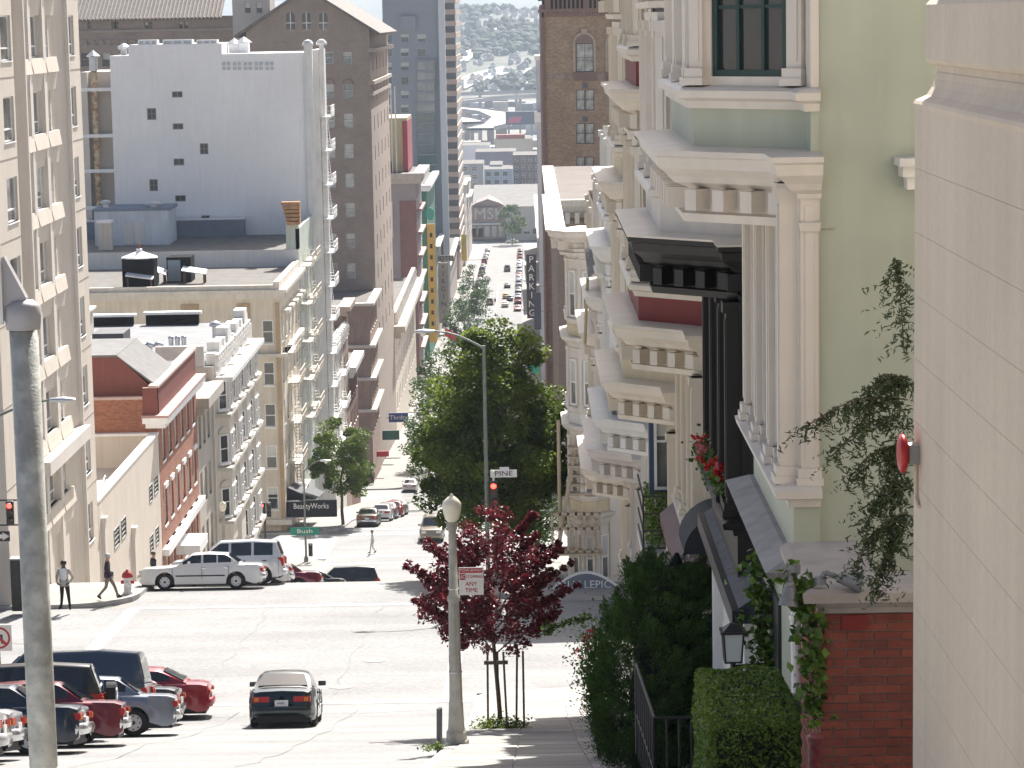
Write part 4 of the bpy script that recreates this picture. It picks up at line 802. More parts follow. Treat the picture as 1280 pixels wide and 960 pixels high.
# iron stairs and gallery on its corner
b=MB(); z=PD(700,640,97.8).z
for zz in (z,z-.55,z-1.45): b.box(.7,2.5,97.3,97.42,zz-.05,zz+.05)
for x in np.arange(.7,2.55,.3): b.box(x-.04,x+.04,97.3,97.4,z-1.5,z+.05)
b.box(.7,2.6,97.3,98.6,z-1.58,z-1.48); b.build('iron_gallery',mat('tan_painted_iron',(.47,.38,.27),.6,.1),rs)
b=MB(); b.cyl((.9,97.5,z-1.4),(1.7,98.2,z+2.8),.08,n=6); b.cyl((1.0,98.4,z-1.4),(1.0,98.4,z+3.4),.07,n=6)
for k in range(6): b.box(1.35,2.5,97.9,98.5,z+.6+.35*k,z+.68+.35*k)
b.build('stair_flight',mat('tan_painted_iron',(.5,.4,.3)),rs)
SG=mat('blue_grey_signboard',(.16,.19,.24),.6,.1,1.)
t=thing('restaurant_sign','blue-grey arched restaurant signboard lettered RUE LEPIC on the corner','sign',(1.9,97.2,PD(712,752,97).z))
a=PD(690,740,97.); c=PD(775,740,97.); zl=PD(712,751,97).z; w=c.x-a.x; F=FR((a.x,97.,zl),0)
n=14; arch=[(0,0),(w,0)]+[(w*(1-k/n),.42+.62*math.sin(math.pi*k/n)) for k in range(n+1)]
b=MB(); b.prism(F,arch,-.15,0); b.build('board',SG,t); b=MB(); rim=[(w*(1-k/n),.42+.62*math.sin(math.pi*k/n)) for k in range(n+1)]
for k in range(n): b.hexa([F.p(rim[k+1][0],rim[k+1][1],.05),F.p(rim[k][0],rim[k][1],.05),F.p(rim[k][0],rim[k][1],-.17),F.p(rim[k+1][0],rim[k+1][1],-.17),F.p(rim[k+1][0],rim[k+1][1]+.07,.05),F.p(rim[k][0],rim[k][1]+.07,.05),F.p(rim[k][0],rim[k][1]+.07,-.17),F.p(rim[k+1][0],rim[k+1][1]+.07,-.17)])
b.build('rim',WH,t)
text('RUE LEPIC',.42,WH,t,F,w/2,.60,.008); text('CLASSIC FRENCH CUISINE',.17,WH,t,F,w/2,.20,.008)
b=MB(); b.box(a.x,3.2,97.3,98.6,zg(98)+.1,zl-.05); b.build('shopfront_wall',mat('blue_grey_shopfront',(.20,.23,.28),.6,.2,1.),rs)
# roof building and tan brick tower
r=bldg('flat-roofed apartment house with deep bracketed cornice in front of the tan brick tower',2.5,30,236,290,-16.4,mat('brown_side_brick',(.28,.21,.16),.85,.1,.5,kind='brick'),{0:[(u,z,1.,1.9) for u in (1.2,4,7,10) for z in np.arange(-21,-40,-3.3)]},roofm=mat('pinkish_gravel',(.20,.17,.15),.95,.15,.5,fine=.3))
cornice(r,2.5,30,236,290,-16.3,.55,.9,TCL,tiers=3); b=MB()
for k in range(30): b.box(1.6+k*.85,2.0+k*.85,234.9,236,-18.4,-17.4)
b.build('bracket_row',TCL,r,kind='stuff')
for x0,x1,y0,y1,z in ((14,20,262,270,2.2),(9.5,14,255,262,1.0)): b=MB(); b.box(x0,x1,y0,y1,-16.4,-16.4+z); b.build('roof_box',WH,r)
d0=311.; root=thing('tan_brick_tower','tan brick apartment tower with dark balustraded cornice and an arched top window','building',(15,325,zg(325)+.15)); xl=pq(681,100,d0)[0]; xr=xl+26; z0=zg(330)-1
def R_(x0,y0,x1,y1): a,zb=pq(x0,y1,d0); c,za=pq(x1,y0,d0); return (a-xl,zb-z0,c-a,za-zb)
TBB=mat('tan_tower_brick',(.42,.30,.195),.88,.12,.6,kind='brick',col2=(.26,.18,.115),bs=(.30,.11))
hs=[(*R_(720.5,54,741.5,90),'g22')]
for ya,yb in ((112,138),(154,180),(196,222),(238,264),(280,306)):
    for xa,xb in ((720.5,731),(732,742.5),(761,771.5),(772.5,783)): hs.append((*R_(xa,ya,xb,yb),'dh'))
hs.append((*R_(761,54,782,90),'g22'))
block(root,xl,xr,d0,345,z0,pq(700,16,d0)[1],TBB,{0:hs},t=.35,fm=DARK,pm=mat('curtained_pane',(.42,.43,.40),.2,.6,1.2,spec=.7),sill=.15,winkw=dict(blind=None))
CB=mat('brown_terracotta',(.235,.15,.12),.8,.12,.8)
F=FR((0,d0,0),0)
za=pq(700,0,d0)[1]; zb=pq(700,12,d0)[1]; zc=pq(700,20,d0)[1]
b=MB(); b.box(xl-.5,xr,d0-.6,345,zb-.25,zb+.1); b.box(xl-.25,xr,d0-.3,345,zc-.1,zb-.3); b.box(xl-.5,xr,d0-.6,345,za+.1,za+.5); b.build('cornice',CB,root)
for k in range(52): b=MB(); x=xl+.1+k*.5; b.box(x,x+(.22 if k%9 else .5),d0-.45,d0-.2,zb+.1,za+.1); b.build('baluster',CB,root)
b=MB(); b.box(xl-.2,xr,d0-.05,d0+.05,zb+.1,za+.1); b.build('balustrade_back',BRN,root)
b=MB()
for k in range(40): b.lathe((xl+.3+k*.65,d0-.35,zc+.15),[(0,0),(.2,.1),(.2,.35),(0,.45)],6)
b.build('dentil_row',CB,root,kind='stuff')
for x0,x1 in ((716.5,744.5),(757,786)):
    a,zz=pq(x0,90,d0); c,zt_=pq(x1,54,d0); m_=(a+c)/2; R=(c-a)/2; n=12
    outer=[(c,zz)]+[(m_+R*math.cos(math.pi*k/n),zt_+R*math.sin(math.pi*k/n)) for k in range(n+1)]+[(a,zz)]; r2=R*.80
    b=MB(); inner=[(m_-r2,zz)]+[(m_-r2*math.cos(math.pi*k/n),zt_+r2*math.sin(math.pi*k/n)) for k in range(n+1)]+[(m_+r2,zz)]
    b.prism(F,outer+inner,-.02,.16); ar=b.build('arch_surround',mat('stone_surround',(.45,.36,.28),.8,.1),root)
    b=MB(); b.prism(F,[(m_+r2*math.cos(math.pi*k/n),zt_+r2*math.sin(math.pi*k/n)) for k in range(n+1)],-.02,.03); b.build('arch_infill',mat('mauve_brick',(.27,.19,.16),.85,.1),ar)
    b=MB(); b.box(m_-.35,m_+.35,d0-.35,d0,zt_+R*.82,zt_+R*1.28); b.build('keystone',mat('stone_surround',(.4,.3,.3)),ar)
    b=MB(); _,zq=pq(x0,101,d0); b.box(a,c,d0-.3,d0,zq,zz-.05); b.build('balconette',CB,ar)
_,z1=pq(700,92,d0); _,z2=pq(700,99,d0); b=MB(); b.box(xl,xr,d0-.06,d0-.001,z2,z1); b.build('frieze_band',mat('frieze_stone',(.33,.25,.19),.8,.3,2.),root)
b=MB(); b.box(xl-.35,xl+.0,d0-.3,345,z0,za-.5); b.build('corner_pier',CB,root)
for ya in (107,149): a,zz=pq(731.5,ya,d0); b=MB(); n=8; b.prism(F,[(a+.35*math.cos(2*math.pi*k/n),zz+.35*math.sin(2*math.pi*k/n)) for k in range(n)],0,.1); b.build('roundel',mat('slate_roundel',(.1,.12,.15),.6),root)
# slim pale block left of the tan tower
r=bldg('slim pale concrete block with white cap down the right side of the street',pq(671,100,430)[0],pq(684,100,430)[0]+6,430,470,pq(672,75,430)[1],mat('pale_blue_concrete',(.50,.52,.55),.8,.08,.3),{})
b=MB(); a=pq(671,100,430)[0]; zz=pq(672,140,430)[1]; b.box(a-.5,a+2.2,428.5,432,zz-1.6,zz); b.build('white_box',WH,r); b=MB(); zz=pq(672,75,430)[1]; b.box(a-.3,a+3,429,440,zz,zz+.7); b.build('cap',WH,r)
for i,(a,c,z,lab,x0) in enumerate(((118.2,150,-20.5,'cream bay-fronted apartment house behind the corner restaurant',2.9),(150.5,183,-26,'pale apartment house before the second crossing on the right',3.0),(476,500,-40,'brick hotel by the vertical parking sign',2.6),(516,604,-44,'dark garage building behind the parking sign',2.8),(622,708,-52,'brown building far down the right kerb',2.8),(727,812,-58,'grey building far down the right kerb',2.8),(832,895,-60,'cream corner building at the end of the right kerb',2.8))):
    m=mat('right_low_%d'%i,[(.60,.54,.45),(.62,.60,.56),(.35,.2,.15),(.16,.16,.18),(.36,.28,.22),(.42,.42,.43),(.56,.50,.42)][i],.8,.12,.4,streak=.12)
    r=bldg(lab,x0,x0+18,a,c,z,m,{-90:[(u,zz,1.2,2.) for u in np.arange(2,c-a-2,3.2) for zz in np.arange(z-4,zg(a)+3,-3.5)]},fm=TCL); cornice(r,x0,x0+18,a,c,z+.1,.5,.8,TCL)
    if i<2:
        for d in np.arange(a+1.5,c-5,7.5):
            Q=[(x0,d),(x0-1.0,d+1.),(x0-1.0,d+3.6),(x0,d+4.6)]; b=MB(); b.add([(x,y,zz) for zz in (zg(d)+3.3,z-1) for x,y in Q],[(0,1,5,4),(1,2,6,5),(2,3,7,6),(4,5,6,7),(3,2,1,0)]); b.build('bay',m,r)
            for zz in np.arange(z-3.6,zg(d)+3.6,-3.4): F,L=segF(Q,0); F.o.z=zz; window(r,F,.3,0,.8,1.9,'dh',W_,GLASS,n=.03,sill=.1); b=MB(); b.sweep(Q,[(x*.7,y*.6) for x,y in CORN],zz+2.6); b.build('moulding',WH,r)
# ------------------------------------------------------------------ end of the street and the flats beyond
d0=935.
r=bldg('low gabled brick building whose end wall carries big graffiti letters MSK',pq(588,250,d0)[0],pq(631,250,d0)[0],d0,960,pq(600,258,d0)[1],mat('grimy_brick',(.30,.24,.22),.85,.2,.15),{})
xa,xb=pq(588,250,d0)[0],pq(631,250,d0)[0]; F=FR((0,d0,0),0); zz=pq(600,258,d0)[1]; b=MB(); b.prism(F,[(xa,zz-.01),(xb,zz-.01),(xb-2,zz+1.2),((xa+xb)/2,zz+2.6),(xa+2,zz+1.2)],-20,0); b.build('gable',mat('grimy_brick',(.3,.2,.2)),r)
text('MSK',5.6,mat('graffiti_white',(.50,.50,.50),.7,.2,1.),r,F,(xa+xb)/2+.5,pq(600,268,d0)[1],.1,ext=.05,sx=1.05); b=MB(); z1=pq(600,279,d0)[1]; b.box(xa,xb,d0-1.5,d0,z1-.5,z1); b.build('canopy',LB,r)
text('JBIG',4.6,mat('graffiti_white',(.7,.7,.7)),r,F,xb-7,pq(600,289,d0)[1],.1,ext=.05) if 0 else None
for i in range(5): b=MB(); x=xb-12+i*2.4; za=pq(600,283,d0)[1]; zb=pq(600,296,d0)[1]; b.box(x,x+1.7,d0-.3,d0,zb,za); b.build('mural_panel',mat('graffiti_white',(.7,.7,.7)),r)
b=MB(); b.box(xa,xa+5,d0-.3,d0,pq(600,296,d0)[1],pq(600,285,d0)[1]); b.build('mural_panel',mat('mural_orange',(.42,.28,.16),.7,.5,.4),r)
b=MB(); b.box(xa,xb,d0-.5,d0,zg(d0),pq(600,299,d0)[1]); b.build('shopfronts',mat('dim_shopfront',(.09,.09,.10),.5,.5,.3),r)
r=bldg('long grey warehouse with pale panelled wall at the foot of the street',pq(632,250,d0)[0],pq(690,250,d0)[0],d0,980,pq(640,258,d0)[1],mat('warehouse_grey',(.44,.44,.43),.8,.08,.15),{0:[(3+i*3.2,pq(640,292,d0)[1],2.2,1.5,'p') for i in range(3)]},fm=DARK)
b=MB(); zz=pq(640,258,d0)[1]; b.add([(pq(590,250,d0)[0],d0-1,zz),(pq(690,250,d0)[0],d0-1,zz),(pq(690,250,d0)[0],980,zz+5),(pq(590,250,d0)[0],980,zz+5)],[(0,1,2,3)]); b.build('pitched_roof',mat('grey_beige_roof',(.20,.19,.18),.9,.15,.3),r)
d0=1120.
def far(lab,px0,px1,py,d,m,rows=(),cols=(),dep=30,w=2.4,h=1.9,sp=3.6,base=None,winm=GLASS):
    x0,z=pq(px0,py,d)[0],pq(px0,py,d)[1]; x1=pq(px1,py,d)[0]; z0=(zg(d) if d<2500 else -87)-.5
    fc=[]; n=int((x1-x0)//(sp)); 
    for i in range(n):
        zz=z-3.0
        while zz>z0+3 and zz>z-3.4*7: fc.append((i*sp+(x1-x0-n*sp)/2+(sp-w)/2,zz-z0,w,h)); zz-=3.4
    t=thing('building',lab,'building',((x0+x1)/2,d+dep/2,z0+.5)); block(t,x0,x1,d,d+dep,z0,z,m,{0:fc} if rows!=0 else {},t=.3,fm=PALE,pm=winm,sill=0,style='dh',winkw=dict(t=.2,blind=None)); return t
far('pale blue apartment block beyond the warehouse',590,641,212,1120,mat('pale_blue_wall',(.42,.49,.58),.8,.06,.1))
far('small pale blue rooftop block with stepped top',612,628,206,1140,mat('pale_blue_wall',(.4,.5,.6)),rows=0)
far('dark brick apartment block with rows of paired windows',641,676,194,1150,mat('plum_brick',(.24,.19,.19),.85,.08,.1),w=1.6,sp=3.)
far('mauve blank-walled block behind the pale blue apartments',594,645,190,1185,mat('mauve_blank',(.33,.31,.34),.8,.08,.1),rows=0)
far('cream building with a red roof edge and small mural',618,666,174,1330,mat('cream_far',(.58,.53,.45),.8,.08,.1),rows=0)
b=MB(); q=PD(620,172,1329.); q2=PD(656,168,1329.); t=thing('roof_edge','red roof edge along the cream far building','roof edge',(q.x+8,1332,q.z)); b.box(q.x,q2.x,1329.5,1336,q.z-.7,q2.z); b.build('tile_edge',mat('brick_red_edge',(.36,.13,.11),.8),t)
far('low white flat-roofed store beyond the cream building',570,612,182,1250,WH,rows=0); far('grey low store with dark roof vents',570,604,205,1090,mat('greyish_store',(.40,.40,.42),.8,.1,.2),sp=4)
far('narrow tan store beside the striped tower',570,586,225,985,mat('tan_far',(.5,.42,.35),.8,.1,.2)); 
# billboard
q=PD(632,156,1720.); q2=PD(668,139,1720.); t=thing('billboard','large dark billboard with a pink slogan patch beyond the warehouses','billboard',((q.x+q2.x)/2,1722,zg(1722)))
b=MB(); b.box(q.x,q2.x,1720,1724,q.z,q2.z); b.build('panel',mat('billboard_navy',(.07,.09,.14),.6,.2,.05),t); b=MB(); a=PD(634,154,1719.7); c=PD(653,146,1719.7); b.hexa([(a.x,1719.6,a.z),(c.x-2,1719.6,a.z),(c.x-2,1720,a.z),(a.x,1720,a.z),(a.x+2,1719.6,c.z),(c.x,1719.6,c.z),(c.x,1720,c.z),(a.x+2,1720,c.z)]); b.build('pink_patch',mat('billboard_pink',(.55,.10,.20),.6),t)
b=MB(); 
for x in (q.x+2,(q.x+q2.x)/2,q2.x-2): b.box(x-.6,x+.6,1721,1722.5,zg(1720)-1,q.z)
b.build('post',GREY,t)
# elevated freeways
FW=mat('freeway_concrete',(.45,.44,.43),.85,.08,.05)
def freeway(lab,pts,w,zd):
    t=thing('freeway',lab,'freeway',(0,pts[0][1],zg(pts[0][1]))); b=MB(); b2=MB(); n=len(pts)
    P=[Vector((x,y,z)) for x,y,z in pts]; vs=[]
    for i,p in enumerate(P):
        tn=(P[min(i+1,n-1)]-P[max(i-1,0)]); tn.z=0; tn.normalize(); nn=Vector((-tn.y,tn.x,0))*w/2
        vs+=[p-nn,p+nn,p+nn-Vector((0,0,1.6)),p-nn-Vector((0,0,1.6)),p-nn+Vector((0,0,1.)),p+nn+Vector((0,0,1.))]
    fs=[]
    for i in range(n-1):
        a=6*i; c=a+6; fs+=[(a,a+1,c+1,c),(a+1,a+2,c+2,c+1),(a+2,a+3,c+3,c+2),(a+3,a,c,c+3)]
    b.add(vs,fs); b.build('deck',FW,t)
    for s in (4,5):
        b=MB(); b.add(vs,[(6*i+s,6*i+s-4,6*i+6+s-4,6*i+6+s) for i in range(n-1)]); b.build('parapet',KERBM,t)
    for i in range(0,n,3):
        b=MB(); p=P[i]; b.box(p.x-1.2,p.x+1.2,p.y-1.2,p.y+1.2,-88,p.z-1.5); b.build('pillar',KERBM,t)
    return t
zt=lambda px,py,d:PD(px,py,d)
def fpts(L,k=6):
    out=[]
    for (a,c) in zip(L[:-1],L[1:]):
        for i in range(k): t=i/k; q=PD(a[0]*(1-t)+c[0]*t,a[1]*(1-t)+c[1]*t,a[2]*(1-t)+c[2]*t); out.append((q.x,q.y,q.z))
    q=PD(*L[-1]); out.append((q.x,q.y,q.z)); return out
freeway('upper elevated freeway crossing the flats below the hill',fpts([(540,118,2250),(600,116.5,2270),(690,113,2300)]),14,0)
freeway('lower elevated freeway crossing the flats beyond the billboard',fpts([(560,128,2050),(610,123,2100),(690,118,2180)]),16,0)
freeway('curving freeway ramp full of cars left of the billboard',fpts([(555,134,1900),(585,136,1880),(615,140,1850),(631,147,1790),(622,155,1740),(600,160,1700)]),18,0)
freeway('short ramp curving in under the elevated freeway',fpts([(555,146,1830),(575,148,1810),(590,152,1780)]),16,0)
# scattered low roofs on the flats
rng=random.Random(5); kinds=[('white',(.7,.69,.68)),('grey',(.42,.42,.43)),('tan',(.52,.46,.40)),('dark',(.25,.24,.25)),('pale blue',(.5,.53,.58))]
for i in range(70):
    d=rng.uniform(1200,2650); px=rng.uniform(540,700); x=PD(px,100,d).x; w=rng.uniform(10,28); hh=rng.uniform(4,11); kn,kc=rng.choice(kinds); m=mat('flat_roof_'+kn,kc,.85,.1,.1)
    if 1680<d<1950 and hh>5: continue
    z0=zg(d)-.3; t=thing('warehouse','distant low %s flat-roofed warehouse on the hazy flats'%kn,'warehouse',(x,d,z0),'low %s warehouses on the flats'%kn)
    b=MB(); b.box(x-w/2,x+w/2,d-w*.4,d+w*.4,z0,z0+hh); b.build('wall',m,t); b=MB(); b.box(x-w/2-.3,x+w/2+.3,d-w*.4-.3,d+w*.4+.3,z0+hh,z0+hh+.5); b.build('roof',m,t)
# hillside houses
HM=[mat('hill_house_%s'%n,c,.8,.08,.2) for n,c in (('white',(.70,.69,.67)),('cream',(.6,.55,.47)),('grey',(.45,.46,.47)),('pink',(.55,.44,.4)))]; HN=['white','cream','grey','pinkish']
meshes=[]
for k,m in enumerate(HM):
    b=MB(); b.box(-4,4,-5,5,-3,7); w=bpy.data.meshes.new('wall'); w.from_pydata(b.v,[],b.f); w.materials.append(m)
    b=MB(); b.add([(-4.4,-5.4,7),(4.4,-5.4,7),(4.4,5.4,7),(-4.4,5.4,7),(0,-5.4,9.4),(0,5.4,9.4)],[(0,1,4),(1,2,5,4),(2,3,5),(3,0,4,5)]); rf=bpy.data.meshes.new('roof'); rf.from_pydata(b.v,[],b.f); rf.materials.append(mat('hill_roof_grey',(.33,.31,.30),.9,.2,.2)); meshes.append((w,rf))
cnt=0
for i in range(1500):
    d=rng.uniform(2860,4150); px=rng.uniform(545,705); x=PD(px,60,d).x
    row=math.floor((d+x*.35)/62); 
    if (d+x*.35)%48>24 or rng.random()<.2+.25*math.sin(x*.05+row): continue
    k=rng.choices([0,1,2,3],[5,3,3,1])[0]; t=bpy.data.objects.new('hillside_house',None); COL.objects.link(t); t.location=(x,d,hz(x,d)); t.rotation_euler=(0,0,rng.uniform(-.25,.25)); s=rng.uniform(.5,.85); t.scale=(s,s,s*rng.uniform(.8,1.2))
    setp(t,'small distant %s gabled house on the hazy hillside'%HN[k],'house','%s houses scattered over the far hillside'%HN[k])
    for nm,me in zip(('wall','roof'),meshes[k]): o=bpy.data.objects.new(nm,me); COL.objects.link(o); o.parent=t
    cnt+=1
    if cnt>=290: break

# wooded patches on the hill: one mass nobody could count
ico=[];bm_=bmesh.new(); bmesh.ops.create_icosphere(bm_,subdivisions=1,radius=1); iv=np.array([v.co[:] for v in bm_.verts]); fi=[tuple(v.index for v in f.verts) for f in bm_.faces]; bm_.free()
b=MB()
for i in range(1500):
    d=rng.uniform(2830,4500); px=rng.uniform(540,710); x=PD(px,60,d).x
    if math.sin(x*.021+d*.0043)+math.sin(d*.011-x*.013+1.)+rng.gauss(0,.45)<.55: continue
    r=rng.uniform(4,9); v=iv*(1+NPR.normal(size=iv.shape)*.13)*r; v[:,2]*=.9; b.add([(x+a,d+c,hz(x,d)+r*.5+e) for a,c,e in v],fi)
o=b.build('woodland',mat('far_tree_green',(.055,.075,.035),.9,.35,.05,fine=.3),None); setp(o,'dark green wooded patches between houses on the far hill','trees',kind='stuff')
# ================================================================== TREES AND PLANTS
def leafmesh(name,pts,size,m,parent,asp=.6,tints=((.75,.8,.7),(1.25,1.2,1.)),droop=0.,nrm=None,fold=True,kind='stuff',size_var=.4,kt=None,dirs=None):
    """pts: Nx3 array of leaf centres -> one mesh of small folded leaves"""
    pts=np.asarray(pts); n=len(pts); R=NPR
    t=R.normal(size=(n,3)); t[:,2]=t[:,2]*.6-droop
    if dirs is not None: t=t*.35+np.asarray(dirs)
    t/=np.linalg.norm(t,axis=1)[:,None]
    u=R.normal(size=(n,3)); 
    if nrm is not None: u=np.cross(t,nrm+R.normal(size=(n,3))*.5)
    u-=t*(u*t).sum(1)[:,None]; u/=np.linalg.norm(u,axis=1)[:,None]+1e-9; w=np.cross(t,u)
    s=(size*(1-size_var+2*size_var*R.rand(n)))[:,None]
    off=np.array(OFF.get(parent.name,(0,0,0)))
    a=pts-t*s*.5; c=pts+t*s*.5; l=pts+u*s*asp*.5+w*s*.12; r=pts-u*s*asp*.5+w*s*.12
    V=np.stack([a,l,c,r],1).reshape(-1,3)-off
    me=bpy.data.meshes.new(name); me.vertices.add(4*n); me.vertices.foreach_set('co',V.ravel().astype(np.float32))
    i4=np.arange(n)*4; tri=np.stack([i4,i4+1,i4+2,i4,i4+2,i4+3],1).ravel()
    me.loops.add(6*n); me.loops.foreach_set('vertex_index',tri.astype(np.int32)); me.polygons.add(2*n); me.polygons.foreach_set('loop_start',(np.arange(2*n)*3).astype(np.int32))
    me.update(calc_edges=True); me.materials.append(m)
    col=me.color_attributes.new('tint','FLOAT_COLOR','POINT'); k=R.rand(n,1) if kt is None else np.clip(np.asarray(kt)[:,None]+R.normal(size=(n,1))*.12,0,1); lo,hi=np.array(tints[0]),np.array(tints[1]); cc=lo+(hi-lo)*k; cc=np.concatenate([cc,np.ones((n,1))],1); col.data.foreach_set('color',np.repeat(cc,4,0).ravel().astype(np.float32))
    o=bpy.data.objects.new(name,me); COL.objects.link(o); o.parent=parent; OFF[o.name]=Vector(off)
    if kind: o['kind']=kind
    return o
BARK=mat('grey_brown_bark',(.12,.085,.06),.9,.25,4,bump=.4)
def limbs(base,top,r,n,spread,rng,pts=None):
    b=MB(); base=Vector(base); top=Vector(top); L=(top-base); prev=base; k=6; ax=[]
    for i in range(1,k+1):
        p=base+L*(i/k)+Vector((rng.uniform(-1,1),rng.uniform(-1,1),0))*L.length*.018; b.cyl(prev,p,r*(1-.75*(i-1)/k),r*(1-.75*i/k),8); ax.append(p); prev=p
    ends=[]
    for i in range(n):
        t=rng.uniform(.35,.95); s=base+L*t; a=rng.uniform(0,6.28); ln=spread*(1.1-.5*t)*rng.uniform(.6,1.); e=s+Vector((math.cos(a)*ln,math.sin(a)*ln,ln*rng.uniform(.3,.9))); m_=s.lerp(e,.5)+Vector((0,0,ln*.08)); rr=r*(1-.7*t)*.5
        b.cyl(s,m_,rr,rr*.6,6); b.cyl(m_,e,rr*.6,rr*.2,5); ends+=[m_,e]
    return b,ends
def clumps(centres,radii,per,rng,shell=.5,flat=.8):
    out=[]
    for c,r in zip(centres,radii):
        v=NPR.normal(size=(per,3)); v/=np.linalg.norm(v,axis=1)[:,None]; rad=(shell+(1-shell)*NPR.rand(per)**.5)[:,None]*r; v=v*rad; v[:,2]*=flat; out.append(np.array(c)+v)
    return np.concatenate(out)
def crown(cx,cy,prof,nc,rc,rng,squash=1.):
    """clump centres spread through a crown given by profile [(z,radius)]"""
    zs=[p[0] for p in prof]; rs=[p[1] for p in prof]; C=[];Rr=[]; w=np.array([(rs[i]+rs[i+1])**2*(zs[i+1]-zs[i]) for i in range(len(zs)-1)]); w/=w.sum()
    for i in range(nc):
        k=NPR.choice(len(w),p=w); z=rng.uniform(zs[k],zs[k+1]); R=np.interp(z,zs,rs); a=rng.uniform(0,6.283); q=R*math.sqrt(rng.uniform(.12,1.)); C.append((cx+q*math.cos(a),cy+q*math.sin(a)*squash,z)); Rr.append(rc*rng.uniform(.6,1.25))
    return C,Rr
def tree(label,x,y,z,prof,trunk_r,trunk_h,nc,rc,per,leaf,m,tints,rng=None,name='street_tree',group=None,lean=0.,shell=.35):
    rng=rng or random.Random(hash(label)%999); t=thing(name,label,'tree',(x,y,z),group)
    b,e=limbs((x,y,z-.1),(x+lean,y,z+prof[-1][0]*.85),trunk_r,10,prof[len(prof)//2][1]*1.1,rng); b.build('trunk',BARK,t)
    P=[(z+a,r) for a,r in prof]; C,R=crown(x+lean*.6,y,P,nc,rc,rng); pts=clumps(C,R,per,rng,shell); leafmesh('crown',pts,leaf,m,t,tints=tints,kt=np.repeat(NPR.rand(len(C)),per)); return t
LF=mat('fresh_green_leaf',(.105,.155,.028),.5,0,1,kind='leaf',trans=.5,spec=.4); LFD=mat('deep_green_leaf',(.07,.125,.03),.5,0,1,kind='leaf',trans=.25,spec=.35)
PLUM=mat('plum_leaf',(.125,.018,.025),.36,0,1,kind='leaf',trans=.36,spec=.5); CYP=mat('cypress_spray',(.04,.078,.028),.75,0,1,kind='leaf',trans=.1,spec=.2); BOX=mat('box_hedge_leaf',(.17,.26,.045),.45,0,1,kind='leaf',trans=.25,spec=.5)
GT_=((.45,.5,.42),(1.7,1.6,1.15))
R1=random.Random(21)
tree('big dark green street tree with bright tips behind the tall lamp pole',-1.42,106,zg(106)+.15,[(2.4,2.1),(3.8,3.15),(5.4,3.4),(7.0,2.8),(8.6,2.0),(9.8,1.2),(10.4,.5)],.22,8,230,.72,330,.165,LF,GT_,R1)
tree('bright green young tree at the far left corner by the navy awning',-15.1,206.,zg(206)+.15,[(2.6,1.4),(3.6,2.2),(5.4,2.35),(7.2,1.9),(8.4,1.0)],.14,6,80,.6,190,.20,LF,((.7,.75,.6),(1.7,1.6,1.3)),random.Random(4))
for k,(px,py,d,hh,rr,lab) in enumerate(((535,520,255,13,2.7,'tall dull green tree left of the big street tree'),(548,470,330,15,3.4,'leafy green tree standing past the second crossing'),(580,385,470,13,4.0,'round dark tree near the hotel sign'),(592,352,600,12,3.6,'small round bright green tree far down the left kerb'),(586,375,540,11,4.,'dark round tree behind the hotel sign'),(665,455,150,9,2.2,'small green tree on the right kerb under the flags'),(640,290,915,13,5,'dusty green tree in front of the grey warehouse'),(556,455,360,12,3.2,'thin brownish tree beyond the second crossing'))):
    x=PD(px,py,d).x; tree(lab,x,d,zg(d)+.15,[(hh*.3,rr*.6),(hh*.5,rr),(hh*.75,rr*.85),(hh,rr*.3)],.18,hh,38,rr*.33,90,.012*rr*8,LFD,((.7,.75,.7),(1.5,1.45,1.3)),random.Random(k))
# plum tree with stakes
px,pd_=PD(622,905,58).x,58.; zb=zg(pd_)+.15
t=thing('plum_tree','young purple-leaved plum tree held by timber stakes beside the lamp post','tree',(px,pd_,zb))
b=MB(); b.tube([(px+.08,pd_,zb-.1),(px+.03,pd_,zb+.8),(px-.05,pd_,zb+1.9),(px-.1,pd_,zb+2.7)],[.055,.05,.042,.03],8)
rg=random.Random(8)
for i in range(16):
    a=i*2.4; s=Vector((px-.06,pd_,zb+1.7+.07*i)); ln=rg.uniform(.9,1.6); e=s+Vector((math.cos(a)*ln*.75,math.sin(a)*ln*.75,ln*.75)); m_=s.lerp(e,.5)+Vector((0,0,-.06)); b.cyl(s,m_,.022,.014,5); b.cyl(m_,e,.014,.006,4)
b.build('trunk',BARK,t)
prof=[(1.75,.45),(2.2,1.15),(2.8,1.6),(3.4,1.5),(4.0,1.15),(4.6,.75),(5.15,.3)]
C,R=crown(px-.12,pd_,[(zb+a,r) for a,r in prof],250,.22,rg)
for i in range(34):   # leafy shoots sticking out of the outline
    a=rg.uniform(0,6.28); zz=rg.uniform(2.0,4.6); rr=np.interp(zz,[p[0] for p in prof],[p[1] for p in prof]); 
    for q in range(5): f=.8+.11*q; C.append((px-.12+math.cos(a)*rr*f,pd_+math.sin(a)*rr*f,zb+zz+.1*q)); R.append(.10)
pts=clumps(C,R,62,rg,.1); leafmesh('crown',pts,.095,PLUM,t,asp=.55,tints=((.5,.45,.5),(1.9,1.5,1.5)))
WOOD=mat('weathered_stake',(.16,.13,.10),.85,.2,5)
